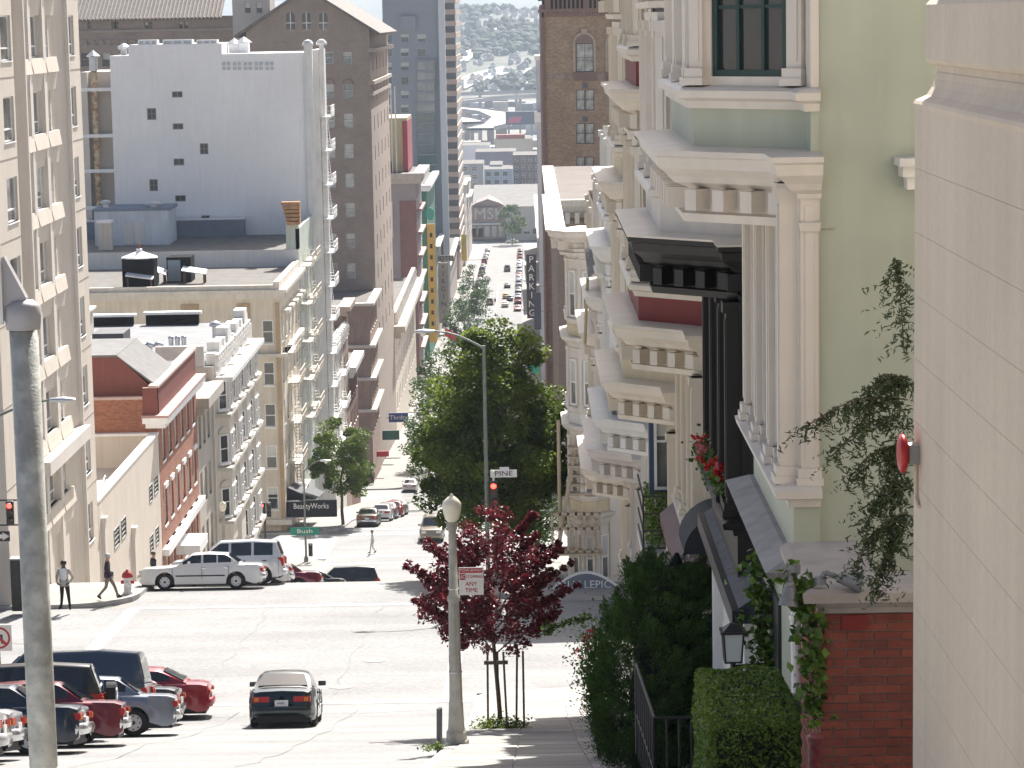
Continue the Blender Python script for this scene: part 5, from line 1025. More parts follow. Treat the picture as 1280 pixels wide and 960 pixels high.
for k,(dx,dd,h_,ln) in enumerate(((-.22,.1,1.75,.02),(.22,-.15,1.8,-.06),(.42,.25,1.85,.05),(.02,.3,1.7,.0),(.60,-.1,1.8,.0))):
    s=thing('tree_stake','thin weathered timber stake standing round the young plum tree','stake',(px+dx,pd_+dd,zb),'stakes round the plum tree'); b=MB(); b.cyl((px+dx,pd_+dd,zb-.1),(px+dx+ln,pd_+dd,zb+h_),.026,n=6); b.build('pole',WOOD,s); b=MB(); b.cyl((px+dx+ln,pd_+dd,zb+h_),(px+dx+ln,pd_+dd,zb+h_+.015),.028,n=6); b.build('top',WOOD,s)
    if k==0: b=MB(); b.box(px-.28,px+.26,pd_-.04,pd_+.02,zb+1.5,zb+1.58); b.build('crossbar',WOOD,s)
g=thing('weeds','low green weeds in the tree pit at the foot of the plum tree','weeds',(px,pd_,zb)); pts=np.array([(px+.05,pd_-.05,zb+.02)])+np.c_[NPR.normal(size=1100)*.32,NPR.normal(size=1100)*.25,abs(NPR.normal(size=1100))*.10]; leafmesh('foliage',pts,.07,LF,g,tints=GT_)
q=PD(546,934,47); g=thing('weeds','tuft of grass at the foot of the short grey bollard','weeds',(q.x,47,zg(47)+.15)); pts=np.array([(q.x-.05,47,zg(47)+.17)])+np.c_[NPR.normal(size=240)*.12,NPR.normal(size=240)*.12,abs(NPR.normal(size=240))*.05]; leafmesh('foliage',pts,.05,LF,g,tints=GT_)
# cypress
cd=36.; cx=PD(815,900,cd).x; zb=zg(cd)+.15
t=thing('cypress','bushy dark green cypress leaning up the hill beside the pavement','tree',(cx,cd,zb))
b,e=limbs((cx,cd,zb-.1),(cx+.15,cd,zb+2.6),.12,10,.7,rg); b.build('trunk',BARK,t)
prof=[(.05,.60),(.5,.80),(1.1,.88),(1.7,.80),(2.2,.62),(2.6,.42),(2.95,.18),(3.1,.05)]
C,R=[],[]; rg=random.Random(77); P=[];NR=[]
K=[];DR=[]
for i in range(620):
    zz=rg.uniform(-.1,2.75); rr=np.interp(zz,[p[0] for p in prof],[p[1] for p in prof]); a=rg.uniform(0,6.283); f=rg.uniform(.72,1.02)
    c=Vector((cx-.05+.10*zz+math.cos(a)*rr*f,cd+math.sin(a)*rr*f,zb+zz)); L=rg.uniform(.28,.5); ax=Vector((math.cos(a)*.55+.30+rg.gauss(0,.12),math.sin(a)*.5,.85)).normalized(); kk=rg.random(); w0=rg.uniform(.06,.10)
    for k in range(210):
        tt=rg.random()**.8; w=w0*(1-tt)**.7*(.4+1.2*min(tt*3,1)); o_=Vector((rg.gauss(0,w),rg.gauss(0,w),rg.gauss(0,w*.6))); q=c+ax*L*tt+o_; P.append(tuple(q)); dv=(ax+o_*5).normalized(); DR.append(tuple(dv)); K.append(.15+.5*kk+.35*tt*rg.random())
core=MB(); core.lathe((cx+.06,cd,zb),[(r*.55,z) for z,r in prof],14); core.v=[(x+.10*(z-zb),y,z) for x,y,z in core.v]; core.build('dark_core',mat('cypress_core',(.012,.02,.01),.95,.3,6),t)  # solid dark core filling the gaps between the sprays
leafmesh('crown',np.array(P),.050,CYP,t,asp=.22,tints=((.4,.45,.4),(3.2,3.1,2.0)),kt=K,dirs=DR)  # highlights put into the tint: sprays grow lighter towards their tips
# ------- box hedge
hx0,hx1,hd0,hd1=PD(880,900,24.6).x,PD(1003,900,24.6).x,24.2,26.6; hz0,hz1=zg(25)+.1,PD(940,862,25.4).z
t=thing('box_hedge','clipped bright green box hedge in front of the brick pier','hedge',((hx0+hx1)/2,25.4,hz0))
n=30000; v=NPR.rand(n,3); f=NPR.randint(0,3,n); s=NPR.randint(0,2,n); dp=NPR.rand(n)**2*.10
for ax in range(3): mk=f==ax; v[mk,ax]=np.where(s[mk]==0,dp[mk]/1.,1-dp[mk])
p=np.c_[hx0+(hx1-hx0)*v[:,0],hd0+(hd1-hd0)*v[:,1],hz0+(hz1-hz0)*v[:,2]]
cxy=(p-np.array([(hx0+hx1)/2,(hd0+hd1)/2,(hz0+hz1)/2])); 
e=np.abs(cxy)/np.array([(hx1-hx0)/2,(hd1-hd0)/2,(hz1-hz0)/2]); rr=np.maximum(1,(np.sort(e,1)[:,1:]**4).sum(1)**.25/1.06)[:,None]
p=p-cxy*(1-1/rr); bump=np.sin(p[:,0]*9+p[:,1]*3)*np.sin(p[:,2]*10+p[:,0]*4)*.025; p=p+cxy*bump[:,None]/.8
leafmesh('foliage',p,.038,BOX,t,tints=((.45,.5,.4),(1.6,1.55,1.3)),asp=.7)
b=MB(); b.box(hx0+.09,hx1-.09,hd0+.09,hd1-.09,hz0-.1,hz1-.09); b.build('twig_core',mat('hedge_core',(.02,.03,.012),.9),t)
# ------- ivy, planters, geraniums, pepper sprigs, rose bush
IVY=mat('ivy_leaf',(.09,.17,.03),.4,0,1,kind='leaf',trans=.3,spec=.5); RDP=mat('red_petal',(.55,.02,.02),.5,0,1,kind='leaf',trans=.3); PKP=mat('pink_petal',(.60,.16,.18),.5,0,1,kind='leaf',trans=.3); PEP=mat('pepper_leaf',(.07,.10,.045),.5,0,1,kind='leaf',trans=.2)
def vine(label,path,w,n,leaf,m,name='ivy',tints=GT_):
    P=[Vector(q) for q in path]; c=P[len(P)//2]; t=thing(name,label,'climbing plant',P[0]); b=MB(); b.tube([tuple(q) for q in P],.012,5); b.build('stem',BARK,t); out=[]
    for i in range(n): k=rg.randrange(len(P)-1); q=P[k].lerp(P[k+1],rg.random()); out.append((q.x+rg.gauss(0,w),q.y+rg.gauss(0,w*.7),q.z+rg.gauss(0,w)))
    leafmesh('foliage',np.array(out),leaf,m,t,asp=.9,tints=tints); return t
vine('bright ivy climbing between the sage house ledge and the dark brown bay',[tuple(PD(948,700,28.6)),tuple(PD(955,760,28.4)),tuple(PD(962,830,28.2)),tuple(PD(968,900,28.))],.10,900,.085,IVY)
vine('ivy trailing over the concrete cap and down the brick pier',[tuple(PD(985,715,20.8)),tuple(PD(1008,760,20.75)),tuple(PD(1015,830,20.75)),tuple(PD(1018,900,20.8))],.06,520,.075,IVY)
# ================================================================== VEHICLES
TYRE=mat('tyre_rubber',(.018,.018,.019),.85,.2,5); RIM=mat('wheel_alloy',(.50,.51,.52),.35,.1,3,metal=.7); CHR=mat('chrome',(.70,.71,.72),.18,.05,3,metal=.9)
CGL=mat('car_glass',(.02,.024,.027),.05,.2,1,spec=.9); TLR=mat('tail_light_red',(.42,.012,.01),.25,.1); TLO=mat('tail_light_amber',(.60,.18,.02),.25,.1); HLT=mat('head_light_glass',(.6,.62,.63),.15,.1,metal=.4); BLKP=mat('black_plastic',(.022,.022,.023),.6,.1); PLATE=mat('number_plate',(.72,.72,.70),.5,.1,8)
def paint(n,c,metal=.2): return mat('car_paint_'+n,c,.28,.04,1.2,metal=metal,coat=.8,spec=.5)
PR={ # x from rear 0 to front L: belt (x,z), roof (x,z)
'sedan':dict(L=4.5,W=1.72,belt=[(0,.80),(.06,.92),(.25,.97),(.95,1.0),(2.9,.94),(3.3,.90),(4.1,.76),(4.42,.66),(4.5,.50)],gh=[(.62,1.0),(1.35,1.36),(2.0,1.40),(2.55,1.36),(3.35,.90)],wb=(.95,3.55),r=.31,base=.18),
'old':dict(L=4.75,W=1.78,belt=[(0,.70),(.04,.90),(.2,.95),(1.0,.98),(3.0,.94),(3.4,.92),(4.6,.84),(4.72,.74),(4.75,.5)],gh=[(.85,.98),(1.40,1.38),(2.1,1.42),(2.7,1.38),(3.3,.92)],wb=(1.0,3.75),r=.32,base=.2),
'suv':dict(L=4.5,W=1.82,belt=[(0,.70),(.03,1.05),(.2,1.10),(1.0,1.10),(3.0,1.08),(3.3,1.06),(4.3,.98),(4.45,.85),(4.5,.55)],gh=[(.04,1.08),(.28,1.72),(1.2,1.78),(2.5,1.74),(3.25,1.06)],wb=(.85,3.55),r=.36,base=.28),
'van':dict(L=5.0,W=1.92,belt=[(0,.70),(.03,1.15),(.2,1.20),(1.0,1.20),(3.6,1.18),(3.9,1.15),(4.7,1.02),(4.95,.88),(5.,.5)],gh=[(.04,1.18),(.22,1.95),(1.2,2.02),(3.1,1.98),(3.95,1.15)],wb=(.95,3.95),r=.35,base=.25),
'hatch':dict(L=4.0,W=1.68,belt=[(0,.70),(.04,.9),(.2,.95),(1.0,.97),(2.5,.93),(2.9,.9),(3.7,.76),(3.95,.64),(4.,.5)],gh=[(.15,.95),(.65,1.36),(1.4,1.42),(2.1,1.37),(2.9,.9)],wb=(.75,3.2),r=.3,base=.18)}
def car(label,kind,col,M=None,x=0,y=0,heading=0,name='parked_car',group=None,cat='car',plate=None,blind_rear=False,trim=None,bands=None,glassless_rear=False):
    """heading: degrees of nose direction, 0 = down the street (+Y), 90 = towards the left kerb"""
    p=PR[kind]; L,W=p['L'],p['W']; bm=p['belt']; gh=p['gh']; hw=W/2
    if M is None:
        s=slope(y); nrm=Vector((0,-s,1)).normalized(); f=Vector((-math.sin(math.radians(heading)),math.cos(math.radians(heading)),0)); f=(f-nrm*f.dot(nrm)).normalized(); r=f.cross(nrm)
        M=Matrix(((r.x,f.x,nrm.x,x),(r.y,f.y,nrm.y,y),(r.z,f.z,nrm.z,zg(y)+.012),(0,0,0,1)))@Matrix.Translation((0,-L/2,0))
    root=thing(name,label,cat,M=M,group=group)
    bz=lambda t:float(np.interp(t,[q[0] for q in bm],[q[1] for q in bm])); rz=lambda t:float(np.interp(t,[q[0] for q in gh],[q[1] for q in gh]))
    R=p['r']; ar=R*1.18
    def low(t):
        z=p['base']
        for w in p['wb']:
            if abs(t-w)<ar: z=max(z,R+math.sqrt(ar*ar-(t-w)**2)-.02)
        e=min(t,L-t); return z+max(0,.12-e)*.9
    st=sorted(set([q[0] for q in bm]+[q[0] for q in gh]+[L*k/14 for k in range(15)]+[w+ar*k for w in p['wb'] for k in (-1.,-.99,-.85,-.6,-.3,0,.3,.6,.85,.99,1.)])); st=[t for t in st if 0<=t<=L]
    b=MB(); n=0
    def plan(t): e=min(t,L-t); return hw*(1-.16*max(0,(.55-e)/.55)**2)
    secs=[]
    for t in st:
        w=plan(t); zl=low(t); zt=bz(t); zm=zl+(zt-zl)*.45; secs.append([(w-.10,zl+.0),(w-.01,zl+.03),(w,zm),(w-.03,zl+(zt-zl)*.8),(w-.08,zt-.02),(w-.20,zt+.008),(0,zt+.03)])
    m=len(secs[0])
    for s_ in (1,-1):
        vs=[(s_*a,t,z) for t,S in zip(st,secs) for a,z in S]; fs=[]
        for i in range(len(st)-1):
            for j in range(m-1): q=(i*m+j,i*m+j+1,(i+1)*m+j+1,(i+1)*m+j); fs.append(q if s_<0 else q[::-1])
        fs.append(tuple(range(m)) if s_>0 else tuple(range(m))[::-1]); k=(len(st)-1)*m; fs.append(tuple(range(k,k+m))[::-1] if s_>0 else tuple(range(k,k+m))); b.add(vs,fs)
    bo=b.build('body',col,root,smooth=True)
    mo=bo.modifiers.new('weld','WELD'); mo.merge_threshold=.002; es=bo.modifiers.new('es','EDGE_SPLIT'); es.split_angle=math.radians(42)
    b=MB(); b.box(-hw+.12,hw-.12,.1,L-.1,p['base']-.02,p['base']+.25); b.build('underbody',BLKP,root)
    # greenhouse
    g0,g1=gh[0][0],gh[-1][0]; gs=sorted(set([q[0] for q in gh]+[g0+(g1-g0)*k/12 for k in range(13)]))
    def gw(t,z): f=(z-bz(t))/max(.25,(max(q[1] for q in gh)-bz(t))); return plan(t)-.10-.17*max(0,min(1,f))
    def gsec(t):
        zt=rz(t); zb=bz(t)-.02; wt=gw(t,zt); wb=gw(t,zb); return [(wb,zb),(wt+ (wb-wt)*.12,zb+(zt-zb)*.88),(wt-.05,zt-.015),(wt*.6,zt+.015),(0,zt+.025)]
    b=MB()
    for s_ in (1,-1):
        S=[gsec(t) for t in gs]; m=5; vs=[(s_*a,t,z) for t,q in zip(gs,S) for a,z in q]; fs=[]
        for i in range(len(gs)-1):
            for j in range(m-1): q=(i*m+j,i*m+j+1,(i+1)*m+j+1,(i+1)*m+j); fs.append(q if s_<0 else q[::-1])
        b.add(vs,fs)
    go=b.build('roof_shell',trim or col,root,smooth=True); go.modifiers.new('weld','WELD').merge_threshold=.002; es=go.modifiers.new('es','EDGE_SPLIT'); es.split_angle=math.radians(38)
    # glass: side panes, windscreen, rear screen
    def sp(s_,t,f,o=.006): # point on greenhouse side at fraction f of height
        zt=rz(t); zb=bz(t)-.02; wt=gw(t,zt); wb=gw(t,zb); z=zb+(zt-zb)*f; return (s_*(wb+(wt+(wb-wt)*.12-wb)*(f/.88)+o),t,z)
    ra=[q[0] for q in gh]; t1,t2=ra[1],ra[-2]
    spans=[]
    if kind in('sedan','old','hatch'): spans=[(ra[0]+(ra[1]-ra[0])*.62,t1+.30),(t1+.36,(t1+t2)/2+.22),((t1+t2)/2+.30,t2+(ra[-1]-t2)*.60)]
    elif kind=='suv': spans=[(ra[1]+.12,1.15),(1.25,2.05),(2.15,t2+(ra[-1]-t2)*.55)]
    else: spans=[(2.55,t2+(ra[-1]-t2)*.55)]
    for s_ in (1,-1):
        for a,c in spans:
            b=MB(); N=6; vs=[]; 
            for k in range(N+1): t=a+(c-a)*k/N; hh=rz(t)-bz(t); f0=min(.3,.09/max(hh,.1)); f1=.86; vs+= [sp(s_,t,f0),sp(s_,t,max(f1,f0+.01))]
            b.add(vs,[(2*k,2*k+2,2*k+3,2*k+1) for k in range(N)]); b.build('side_window',CGL,root,smooth=True)
    for nm,(ta,tb) in (('rear_window',(ra[0],ra[1])),('windscreen',(ra[-1],ra[-2]))):
        if nm=='rear_window' and blind_rear: continue
        b=MB(); vs=[]; sg=-1 if nm=='rear_window' else 1; N=5
        for k in range(N+1):
            f=.12+.76*k/N; t=ta+(tb-ta)*f; z=rz(t); w=gw(t,z)-.10
            for q in (-1,-.5,0,.5,1): vs.append((w*q,t+sg*.012,z+.022+.012*(1-abs(q))))
        b.add(vs,[(5*k+i,5*k+i+1,5*k+6+i,5*k+5+i) for k in range(N) for i in range(4)]); b.build(nm,CGL,root,smooth=True)
    # wheels
    for w in p['wb']:
        for s_ in (1,-1):
            xo=s_*(hw-.02); b=MB(); prof=[(R*.62,-.10),(R*.9,-.10),(R,-.06),(R,.06),(R*.9,.09),(R*.62,.085)]; n=20; vs=[]; 
            for i in range(n):
                an=2*math.pi*i/n
                for r_,d_ in prof: vs.append((xo+s_*(d_-.09),w+r_*math.cos(an),R+r_*math.sin(an)))
            k=len(prof); fs=[(i*k+j,((i+1)%n)*k+j,((i+1)%n)*k+j+1,i*k+j+1) for i in range(n) for j in range(k-1)]
            b.add(vs,fs); wh=b.build('wheel',TYRE,root,smooth=True)
            b=MB(); b.cyl((xo-s_*.13,w,R),(xo-s_*.02,w,R),R*.64,n=20); b.build('rim',RIM,wh)
            b=MB(); b.cyl((xo-s_*.02,w,R),(xo-s_*.005,w,R),R*.16,n=10)
            for q in range(8): an=q*math.pi/4; b.cyl((xo-s_*.012,w+R*.48*math.cos(an),R+R*.48*math.sin(an)),(xo-s_*.016,w+R*.48*math.cos(an),R+R*.48*math.sin(an)),R*.07,n=6)
            b.build('hub',DARK,wh)
    # bumpers, lights, plate, handles, mirrors
    bc=CHR if kind=='old' else (trim or col)
    for t0,sg in ((0,-1),(L,1)):
        b=MB(); yy=t0; w=plan(max(.05,min(L-.05,t0)))+.01; zc=.46 if kind in('sedan','hatch') else .50; d_=.07
        vs=[]; prof=[(0,zc-.13),(d_,zc-.11),(d_+.03,zc),(d_,zc+.09),(0,zc+.11)]
        pathx=[(-w-.02,-.45),(-w+.02,-.12),(-w*.82,0.),(0,.03),(w*.82,0.),(w-.02,-.12),(w+.02,-.45)]
        for xx,of in pathx: vs+= [(xx*(1+ a*.12),yy+sg*(of+a),z) for a,z in prof]
        k=5; b.add(vs,[(i*k+j,i*k+j+1,(i+1)*k+j+1,(i+1)*k+j) for i in range(len(pathx)-1) for j in range(k-1)]); b.build('bumper',bc,root,smooth=True)
    zl=bz(.05)-.16 if kind!='suv' and kind!='van' else .9; hl=.14 if kind in('sedan','old','hatch') else .34
    for s_ in (1,-1):
        w=plan(.05); b=MB(); b.hexa([(s_*(w-.44),-.03,zl-hl/2),(s_*(w-.02),-.022,zl-hl/2),(s_*(w+.012),.22,zl-hl/2),(s_*(w-.44),.22,zl-hl/2),(s_*(w-.44),-.026,zl+hl/2),(s_*(w-.03),-.015,zl+hl/2),(s_*(w+.0),.24,zl+hl/2),(s_*(w-.44),.24,zl+hl/2)]); tl=b.build('tail_light',TLR,root)
        b=MB(); b.box(s_*(w-.12)-.055,s_*(w-.12)+.055,-.042,-.02,zl-hl*.35,zl+hl*.35); b.build('indicator',TLO,tl)
        w=plan(L-.05); zh=bz(L-.12)-.10; b=MB(); b.box(min(s_*(w-.42),s_*(w-.06)),max(s_*(w-.42),s_*(w-.06)),L-.14,L+.012,zh-.07,zh+.06); b.build('headlight',HLT,root)
        b=MB(); t=(t1+t2)/2+.25; w=plan(t); 
        for tt in (t-.16,t-1.0): 
            if tt>ra[0]+.3: b.box(s_*w-.025,s_*w+.02,tt,tt+.17,bz(tt)-.16,bz(tt)-.12)
        b.build('door_handle',CHR if kind=='old' else BLKP,root)
        b=MB(); tm=ra[-1]-.55; w=plan(tm); b.box(min(s_*(w-.06),s_*(w+.14)),max(s_*(w-.06),s_*(w+.14)),tm,tm+.10,bz(tm)+.02,bz(tm)+.15); b.build('mirror',col,root,bevel=.02)
        b=MB(); w=plan(L/2)
        for tt in ((t1+t2)/2+.26,t2+.75,t1-.12+.0): b.box(s_*w-.012,s_*w+.004,tt,tt+.012,.42,bz(tt)-.05)
        b.build('door_seam',BLKP,root)
        b=MB(); b.box(s_*hw-.02,s_*hw+.012,p['wb'][0]+ar+.05,p['wb'][1]-ar-.05,.52,.57); b.build('side_moulding',BLKP,root)
    b=MB(); zp=.64 if kind not in('suv','van') else .7; b.box(-.17,.17,-.045,-.012,zp-.08,zp+.08); pl=b.build('number_plate',PLATE,root)
    if plate:
        F=FR((0,-.045,0),0); text(plate,.085,mat('plate_blue',(.03,.06,.25),.6),root,F,0,zp,.003)
    return root
PK='cars parked nose-in along the left kerb'
def tail(px,d,kind): return PD(px,900,d).x-PR[kind]['L']/2
cA=car('dark green compact saloon driving away towards the crossing','sedan',paint('dark_green',(.010,.022,.022)),x=PD(354,880,66.5).x+.05,y=66.8,heading=2,name='moving_car',plate='4ABC')
# a driver headrest silhouette and brake lamp
spots=[('silver saloon tail poking in beside the dark blue saloon','old',paint('silver',(.45,.46,.48),.5),20,49.3),
('grey-white hatchback parked nearest the leaning grey sign post','sedan',paint('pale_grey',(.55,.55,.55),.3),0,47.0),
('dark blue old saloon with chrome bumper behind the grey sign post','old',paint('dark_blue',(.010,.020,.040)),105,52.6),
('maroon old saloon between the dark blue and silver-blue saloons','old',paint('maroon',(.16,.008,.020)),155,55.6),
('black off-road car with soft top and spare wheel','suv',paint('black',(.012,.012,.014)),128,58.2),
('silver-blue old saloon with chrome bumper beside the crossing','old',paint('silver_blue',(.24,.27,.32),.5),221,61.2),
('dark blue high-roofed van parked behind the silver-blue saloon','van',paint('navy',(.035,.055,.085)),187,65.0),
('charcoal saloon wedged between the van and the bright red saloon','sedan',paint('charcoal',(.03,.035,.04)),226,67.6),
('bright red saloon parked last before the crossing','sedan',paint('bright_red',(.32,.012,.025)),264,70.6)]
for lab,k,m,px,d in spots:
    c=car(lab,k,m,x=tail(px,d,k),y=d,heading=92+random.uniform(-3,3),group=PK)
    if k=='suv':
        b=MB(); b.cyl((0,-.28,1.0),(0,-.06,1.0),.33,n=22); sw=b.build('spare_wheel',TYRE,c,smooth=False); b=MB(); b.cyl((0,-.30,1.0),(0,-.27,1.0),.2,n=16); b.build('cover',RIM,sw)
PB='cars parked nose-in past the crossing'
sp2=[('white saloon parked side-on at the far corner by the hydrant','old',paint('white',(.70,.69,.66),.0),330,100.6,'car'),
('silver pickup with a camper shell behind the white saloon','suv',paint('silver2',(.58,.60,.62),.2),356,103.4,'pickup'),
('white car between the pickup and the maroon pickup past the crest','old',paint('white2',(.65,.64,.62),0),365,108.5,'car'),
('maroon saloon half hidden past the crest of the crossing','old',paint('maroon2',(.14,.012,.03)),402,117,'car'),
('black saloon half hidden past the crest beside the maroon one','sedan',paint('black2',(.012,.012,.014)),432,130,'car'),
('dark wagon half hidden past the crest, last of its row','suv',paint('dark_wagon',(.02,.022,.025)),474,146,'car')]
for lab,k,m,px,d,ct in sp2: car(lab,k,m,x=PD(px,735,d).x-PR[k]['L']/2,y=d,heading=90+random.uniform(-2,2),group=PB,cat=ct,name='parked_car')
for lab,k,m,px,d,hd in (('olive-brown saloon parked at the kerb past the second crossing','old',paint('olive',(.10,.09,.06)),461,207,0),('white hatchback parked next along from the olive saloon','hatch',paint('white3',(.66,.65,.63),0),478,214,0),('grey saloon parked between white hatchback and small red car','sedan',paint('grey3',(.16,.16,.18)),485,221,0),('small red car squeezed between grey saloons','hatch',paint('red3',(.3,.02,.02)),493,227,0),('dark silver saloon parked last of the kerb row','sedan',paint('dsilver',(.22,.23,.25),.4),498,235,0),('gold off-road car climbing the street behind the plum tree','suv',paint('gold',(.30,.26,.19),.3),540,196,180),('white saloon by the kerb of the third crossing','sedan',paint('white4',(.66,.66,.65),0),514,303,0)):
    car(lab,k,m,x=PD(px,650,d).x,y=d,heading=hd,group='cars at the second crossing')
rg=random.Random(12); FC=[('white',(.66,.66,.65)),('dark',(.03,.03,.035)),('silver',(.42,.43,.45)),('red',(.3,.03,.03)),('blue',(.06,.10,.2))]
for i in range(26):
    side=i%2; d=620+(i//2)*21+rg.uniform(-3,3); nm,c=rg.choice(FC); 
    if 606<d%105+0<0: continue
    car('distant %s car parked at the %s kerb far down the street'%(nm,'tree-side' if not side else 'parking-sign'),rg.choice(['sedan','hatch','suv']),paint('far_'+nm,c),x=KL+1.15 if not side else KR-1.15,y=d,heading=0 if not side else 180,group='distant %s cars on the %s kerb'%(nm,'tree-side' if not side else 'parking-sign'))
for px,py,d,k,nm,c,lab in ((634,335,770,'van','box',(.14,.14,.15),'dark box van driving down the far end of the street'),(634,352,700,'sedan','dk',(.03,.03,.03),'dark car following the box van'),(632,362,660,'hatch','taxi',(.55,.40,.05),'yellow-topped taxi far down the street'),(631,371,632,'sedan','wh',(.66,.6,.4),'pale yellow car waiting at the far crossing'),(612,366,640,'suv','bz',(.30,.24,.16),'bronze truck turning at the far crossing'),(637,364,652,'hatch','bl',(.03,.05,.1),'dark blue car beside the taxi')):
    car(lab,k,paint('traffic_'+nm,c),x=PD(px,py,d).x,y=d,heading=0,name='moving_car')
car('white saloon crossing in front of the graffiti building','sedan',paint('white5',(.68,.68,.66),0),x=PD(640,310,925).x,y=922,heading=90,name='moving_car')
# ================================================================== NEAR RIGHT DETAILS
BRK=[mat('pier_brick_%d'%i,c,.85,.15,6,bump=.3) for i,c in enumerate([(.25,.066,.044),(.22,.058,.041),(.27,.074,.048),(.20,.058,.043)])]; MORT=mat('grey_mortar',(.25,.20,.175),.95,.2,6,bump=.3); CONC=mat('weathered_concrete_cap',(.46,.41,.37),.85,.15,2.,bump=.15,streak=.15)
BD=20.8; bx0=PD(1026,860,BD).x; bx1=3.25; bzt=PD(1080,766,BD).z; bzb=zg(21.5)
t=thing('brick_pier','red brick garden pier with concrete cap beside the stucco building','pier',((bx0+bx1)/2,21.4,bzb+.15))
b=MB(); b.box(bx0+.015,bx1,BD+.015,22.4,bzb-.2,bzt); b.build('mortar_core',MORT,t)
cour=.0735; nrow=int((bzt-(bzb+.15))/cour); bl=.205; shared={}
def brick(x,w,y,l,z,k):
    b=MB(); b.box(x,x+w,y,y+l,z,z+cour-.012); return b.build('brick',BRK[k],t,bevel=0)
rgb=random.Random(9)
for j in range(nrow):
    z=bzt-(j+1)*cour; x=bx0-(.0 if j%2==0 else bl*.5+.01)
    while x<bx1-.02:
        x0=max(x,bx0); x1=min(x+bl,bx1)
        if x1-x0>.03: brick(x0,x1-x0,BD+rgb.uniform(0,.006),.09,z,rgb.choices([0,1,2,3],[4,3,2,1])[0])
        x+=bl+.012
    y=BD+.1+(.0 if j%2 else .1)
    while y<22.3: brick(bx0+rgb.uniform(0,.004),.05,y,min(bl,22.4-y),z,rgb.choices([0,1,2,3],[4,3,2,1])[0]); y+=bl+.012
b=MB(); b.sweep([(bx1,22.5),(bx0,22.5)][::-1] if 0 else [(bx1,BD),(bx0,BD),(bx0,22.6)],[(-.3,0),(.02,0),(.03,.05),(.07,.06),(.10,.10),(.15,.11),(.16,.19),(.10,.215),(-.5,.225)],bzt+.005); b.build('concrete_cap',CONC,t)
b=MB(); q0=PD(1052,787,BD); q1=PD(1083,768,BD); b.box(q0.x,q1.x,BD-.02,BD+.01,q0.z,q1.z); pq_=b.build('red_plaque',mat('red_plaque_enamel',(.22,.022,.018),.5,.1,8),t)
F=FR((0,BD-.02,0),0); text('NO\nPARKING',.04,mat('plaque_letter',(.5,.12,.1),.6),t,F,(q0.x+q1.x)/2,(q0.z+q1.z)/2,.003) if 0 else None
# floodlights
def flood(label,p,dirv):
    t=thing('floodlight',label,'floodlight',p,'grey floodlights on the concrete cap'); p=Vector(p); d=Vector(dirv).normalized(); b=MB(); e=p+d*.20
    b.cyl(p,p+d*.05,.03,.05,14); b.cyl(p+d*.05,e,.05,.082,16,False); b.cyl(e-d*.01,e,.074,.074,16); b.build('lamp_head',mat('grey_lamp_casting',(.24,.24,.25),.5,.25,8,metal=.3),t,smooth=True)
    b=MB(); b.tube([tuple(p),tuple(p-d*.10+Vector((0,0,.02))),tuple(p-d*.16+Vector((.02,0,-.05)))],.022); b.cyl(p-d*.16+Vector((.02,0,-.09)),p-d*.16+Vector((.02,0,-.03)),.05,n=10); b.build('knuckle',mat('grey_lamp_casting',(.2,.2,.2)),t)
flood('grey floodlight aimed along the top of the cap',PD(1047,722,20.7),(.9,-.2,-.18)); flood('grey floodlight hanging over the cap edge and pointing down',PD(988,726,20.75),(-.10,-.15,-1))
# downpipe, standpipe, bell
t=thing('downpipe','white downpipe beside the ivy under the concrete cap','pipe',tuple(PD(995,870,21.6))); a=PD(994,745,21.6); c=PD(996,865,21.6); b=MB(); b.cyl(a,c,.045,n=12); b.build('pipe',WH,t); b=MB(); b.cyl(a+Vector((0,0,-.2)),a+Vector((0,0,-.16)),.055,n=12); b.build('clip',SILV,t)
q=PD(1019,962,19.8); zb=zg(19.8)+.15; t=thing('standpipe','short dark red standpipe at the foot of the brick pier','standpipe',(q.x,19.8,zb)); ztop=PD(1019,922,19.8).z; b=MB(); b.cyl((q.x,19.8,zb),(q.x,19.8,ztop),.058,n=16); b.build('pipe',mat('dark_red_enamel',(.13,.012,.014),.45,.3,9,col2=(.19,.04,.04)),t); b=MB(); b.lathe((q.x,19.8,ztop),[(.066,-.03),(.066,.01),(.04,.025),(0,.028)],16); b.build('cap',mat('dark_red_enamel',(.1,.01,.01)),t)
q=PD(1124,567,16.2); t=thing('alarm_bell','red alarm bell on a grey box at the stucco corner','bell',tuple(q)); b=MB(); 
X=q.x; b.cyl((2.40,16.2,q.z),(2.34,16.2,q.z),.045,n=12); b.box(2.335,2.40,16.14,16.26,q.z-.06,q.z+.06); b.build('box',GREY,t); b=MB(); ax=[(.03,0),(.10,-.01),(.122,-.025),(.122,-.045),(.09,-.06),(.04,-.068),(0,-.07)]; n=22; vs=[];fs=[]
for i in range(n):
    an=2*math.pi*i/n
    for r_,o_ in ax: vs.append((2.335+o_,16.2+r_*math.cos(an),q.z+r_*math.sin(an)))
k=len(ax)
for i in range(n):
    for j in range(k-1): fs.append((i*k+j,i*k+j+1,((i+1)%n)*k+j+1,((i+1)%n)*k+j))
b.add(vs,fs); b.build('gong',mat('bell_red',(.42,.012,.012),.3,.08,3),t,smooth=True)
b=MB(); b.tube([(2.385,16.2,q.z-.06),(2.385,16.2,q.z-.28),(2.385,16.1,q.z-.32)],.012); b.build('conduit',STUC,t)
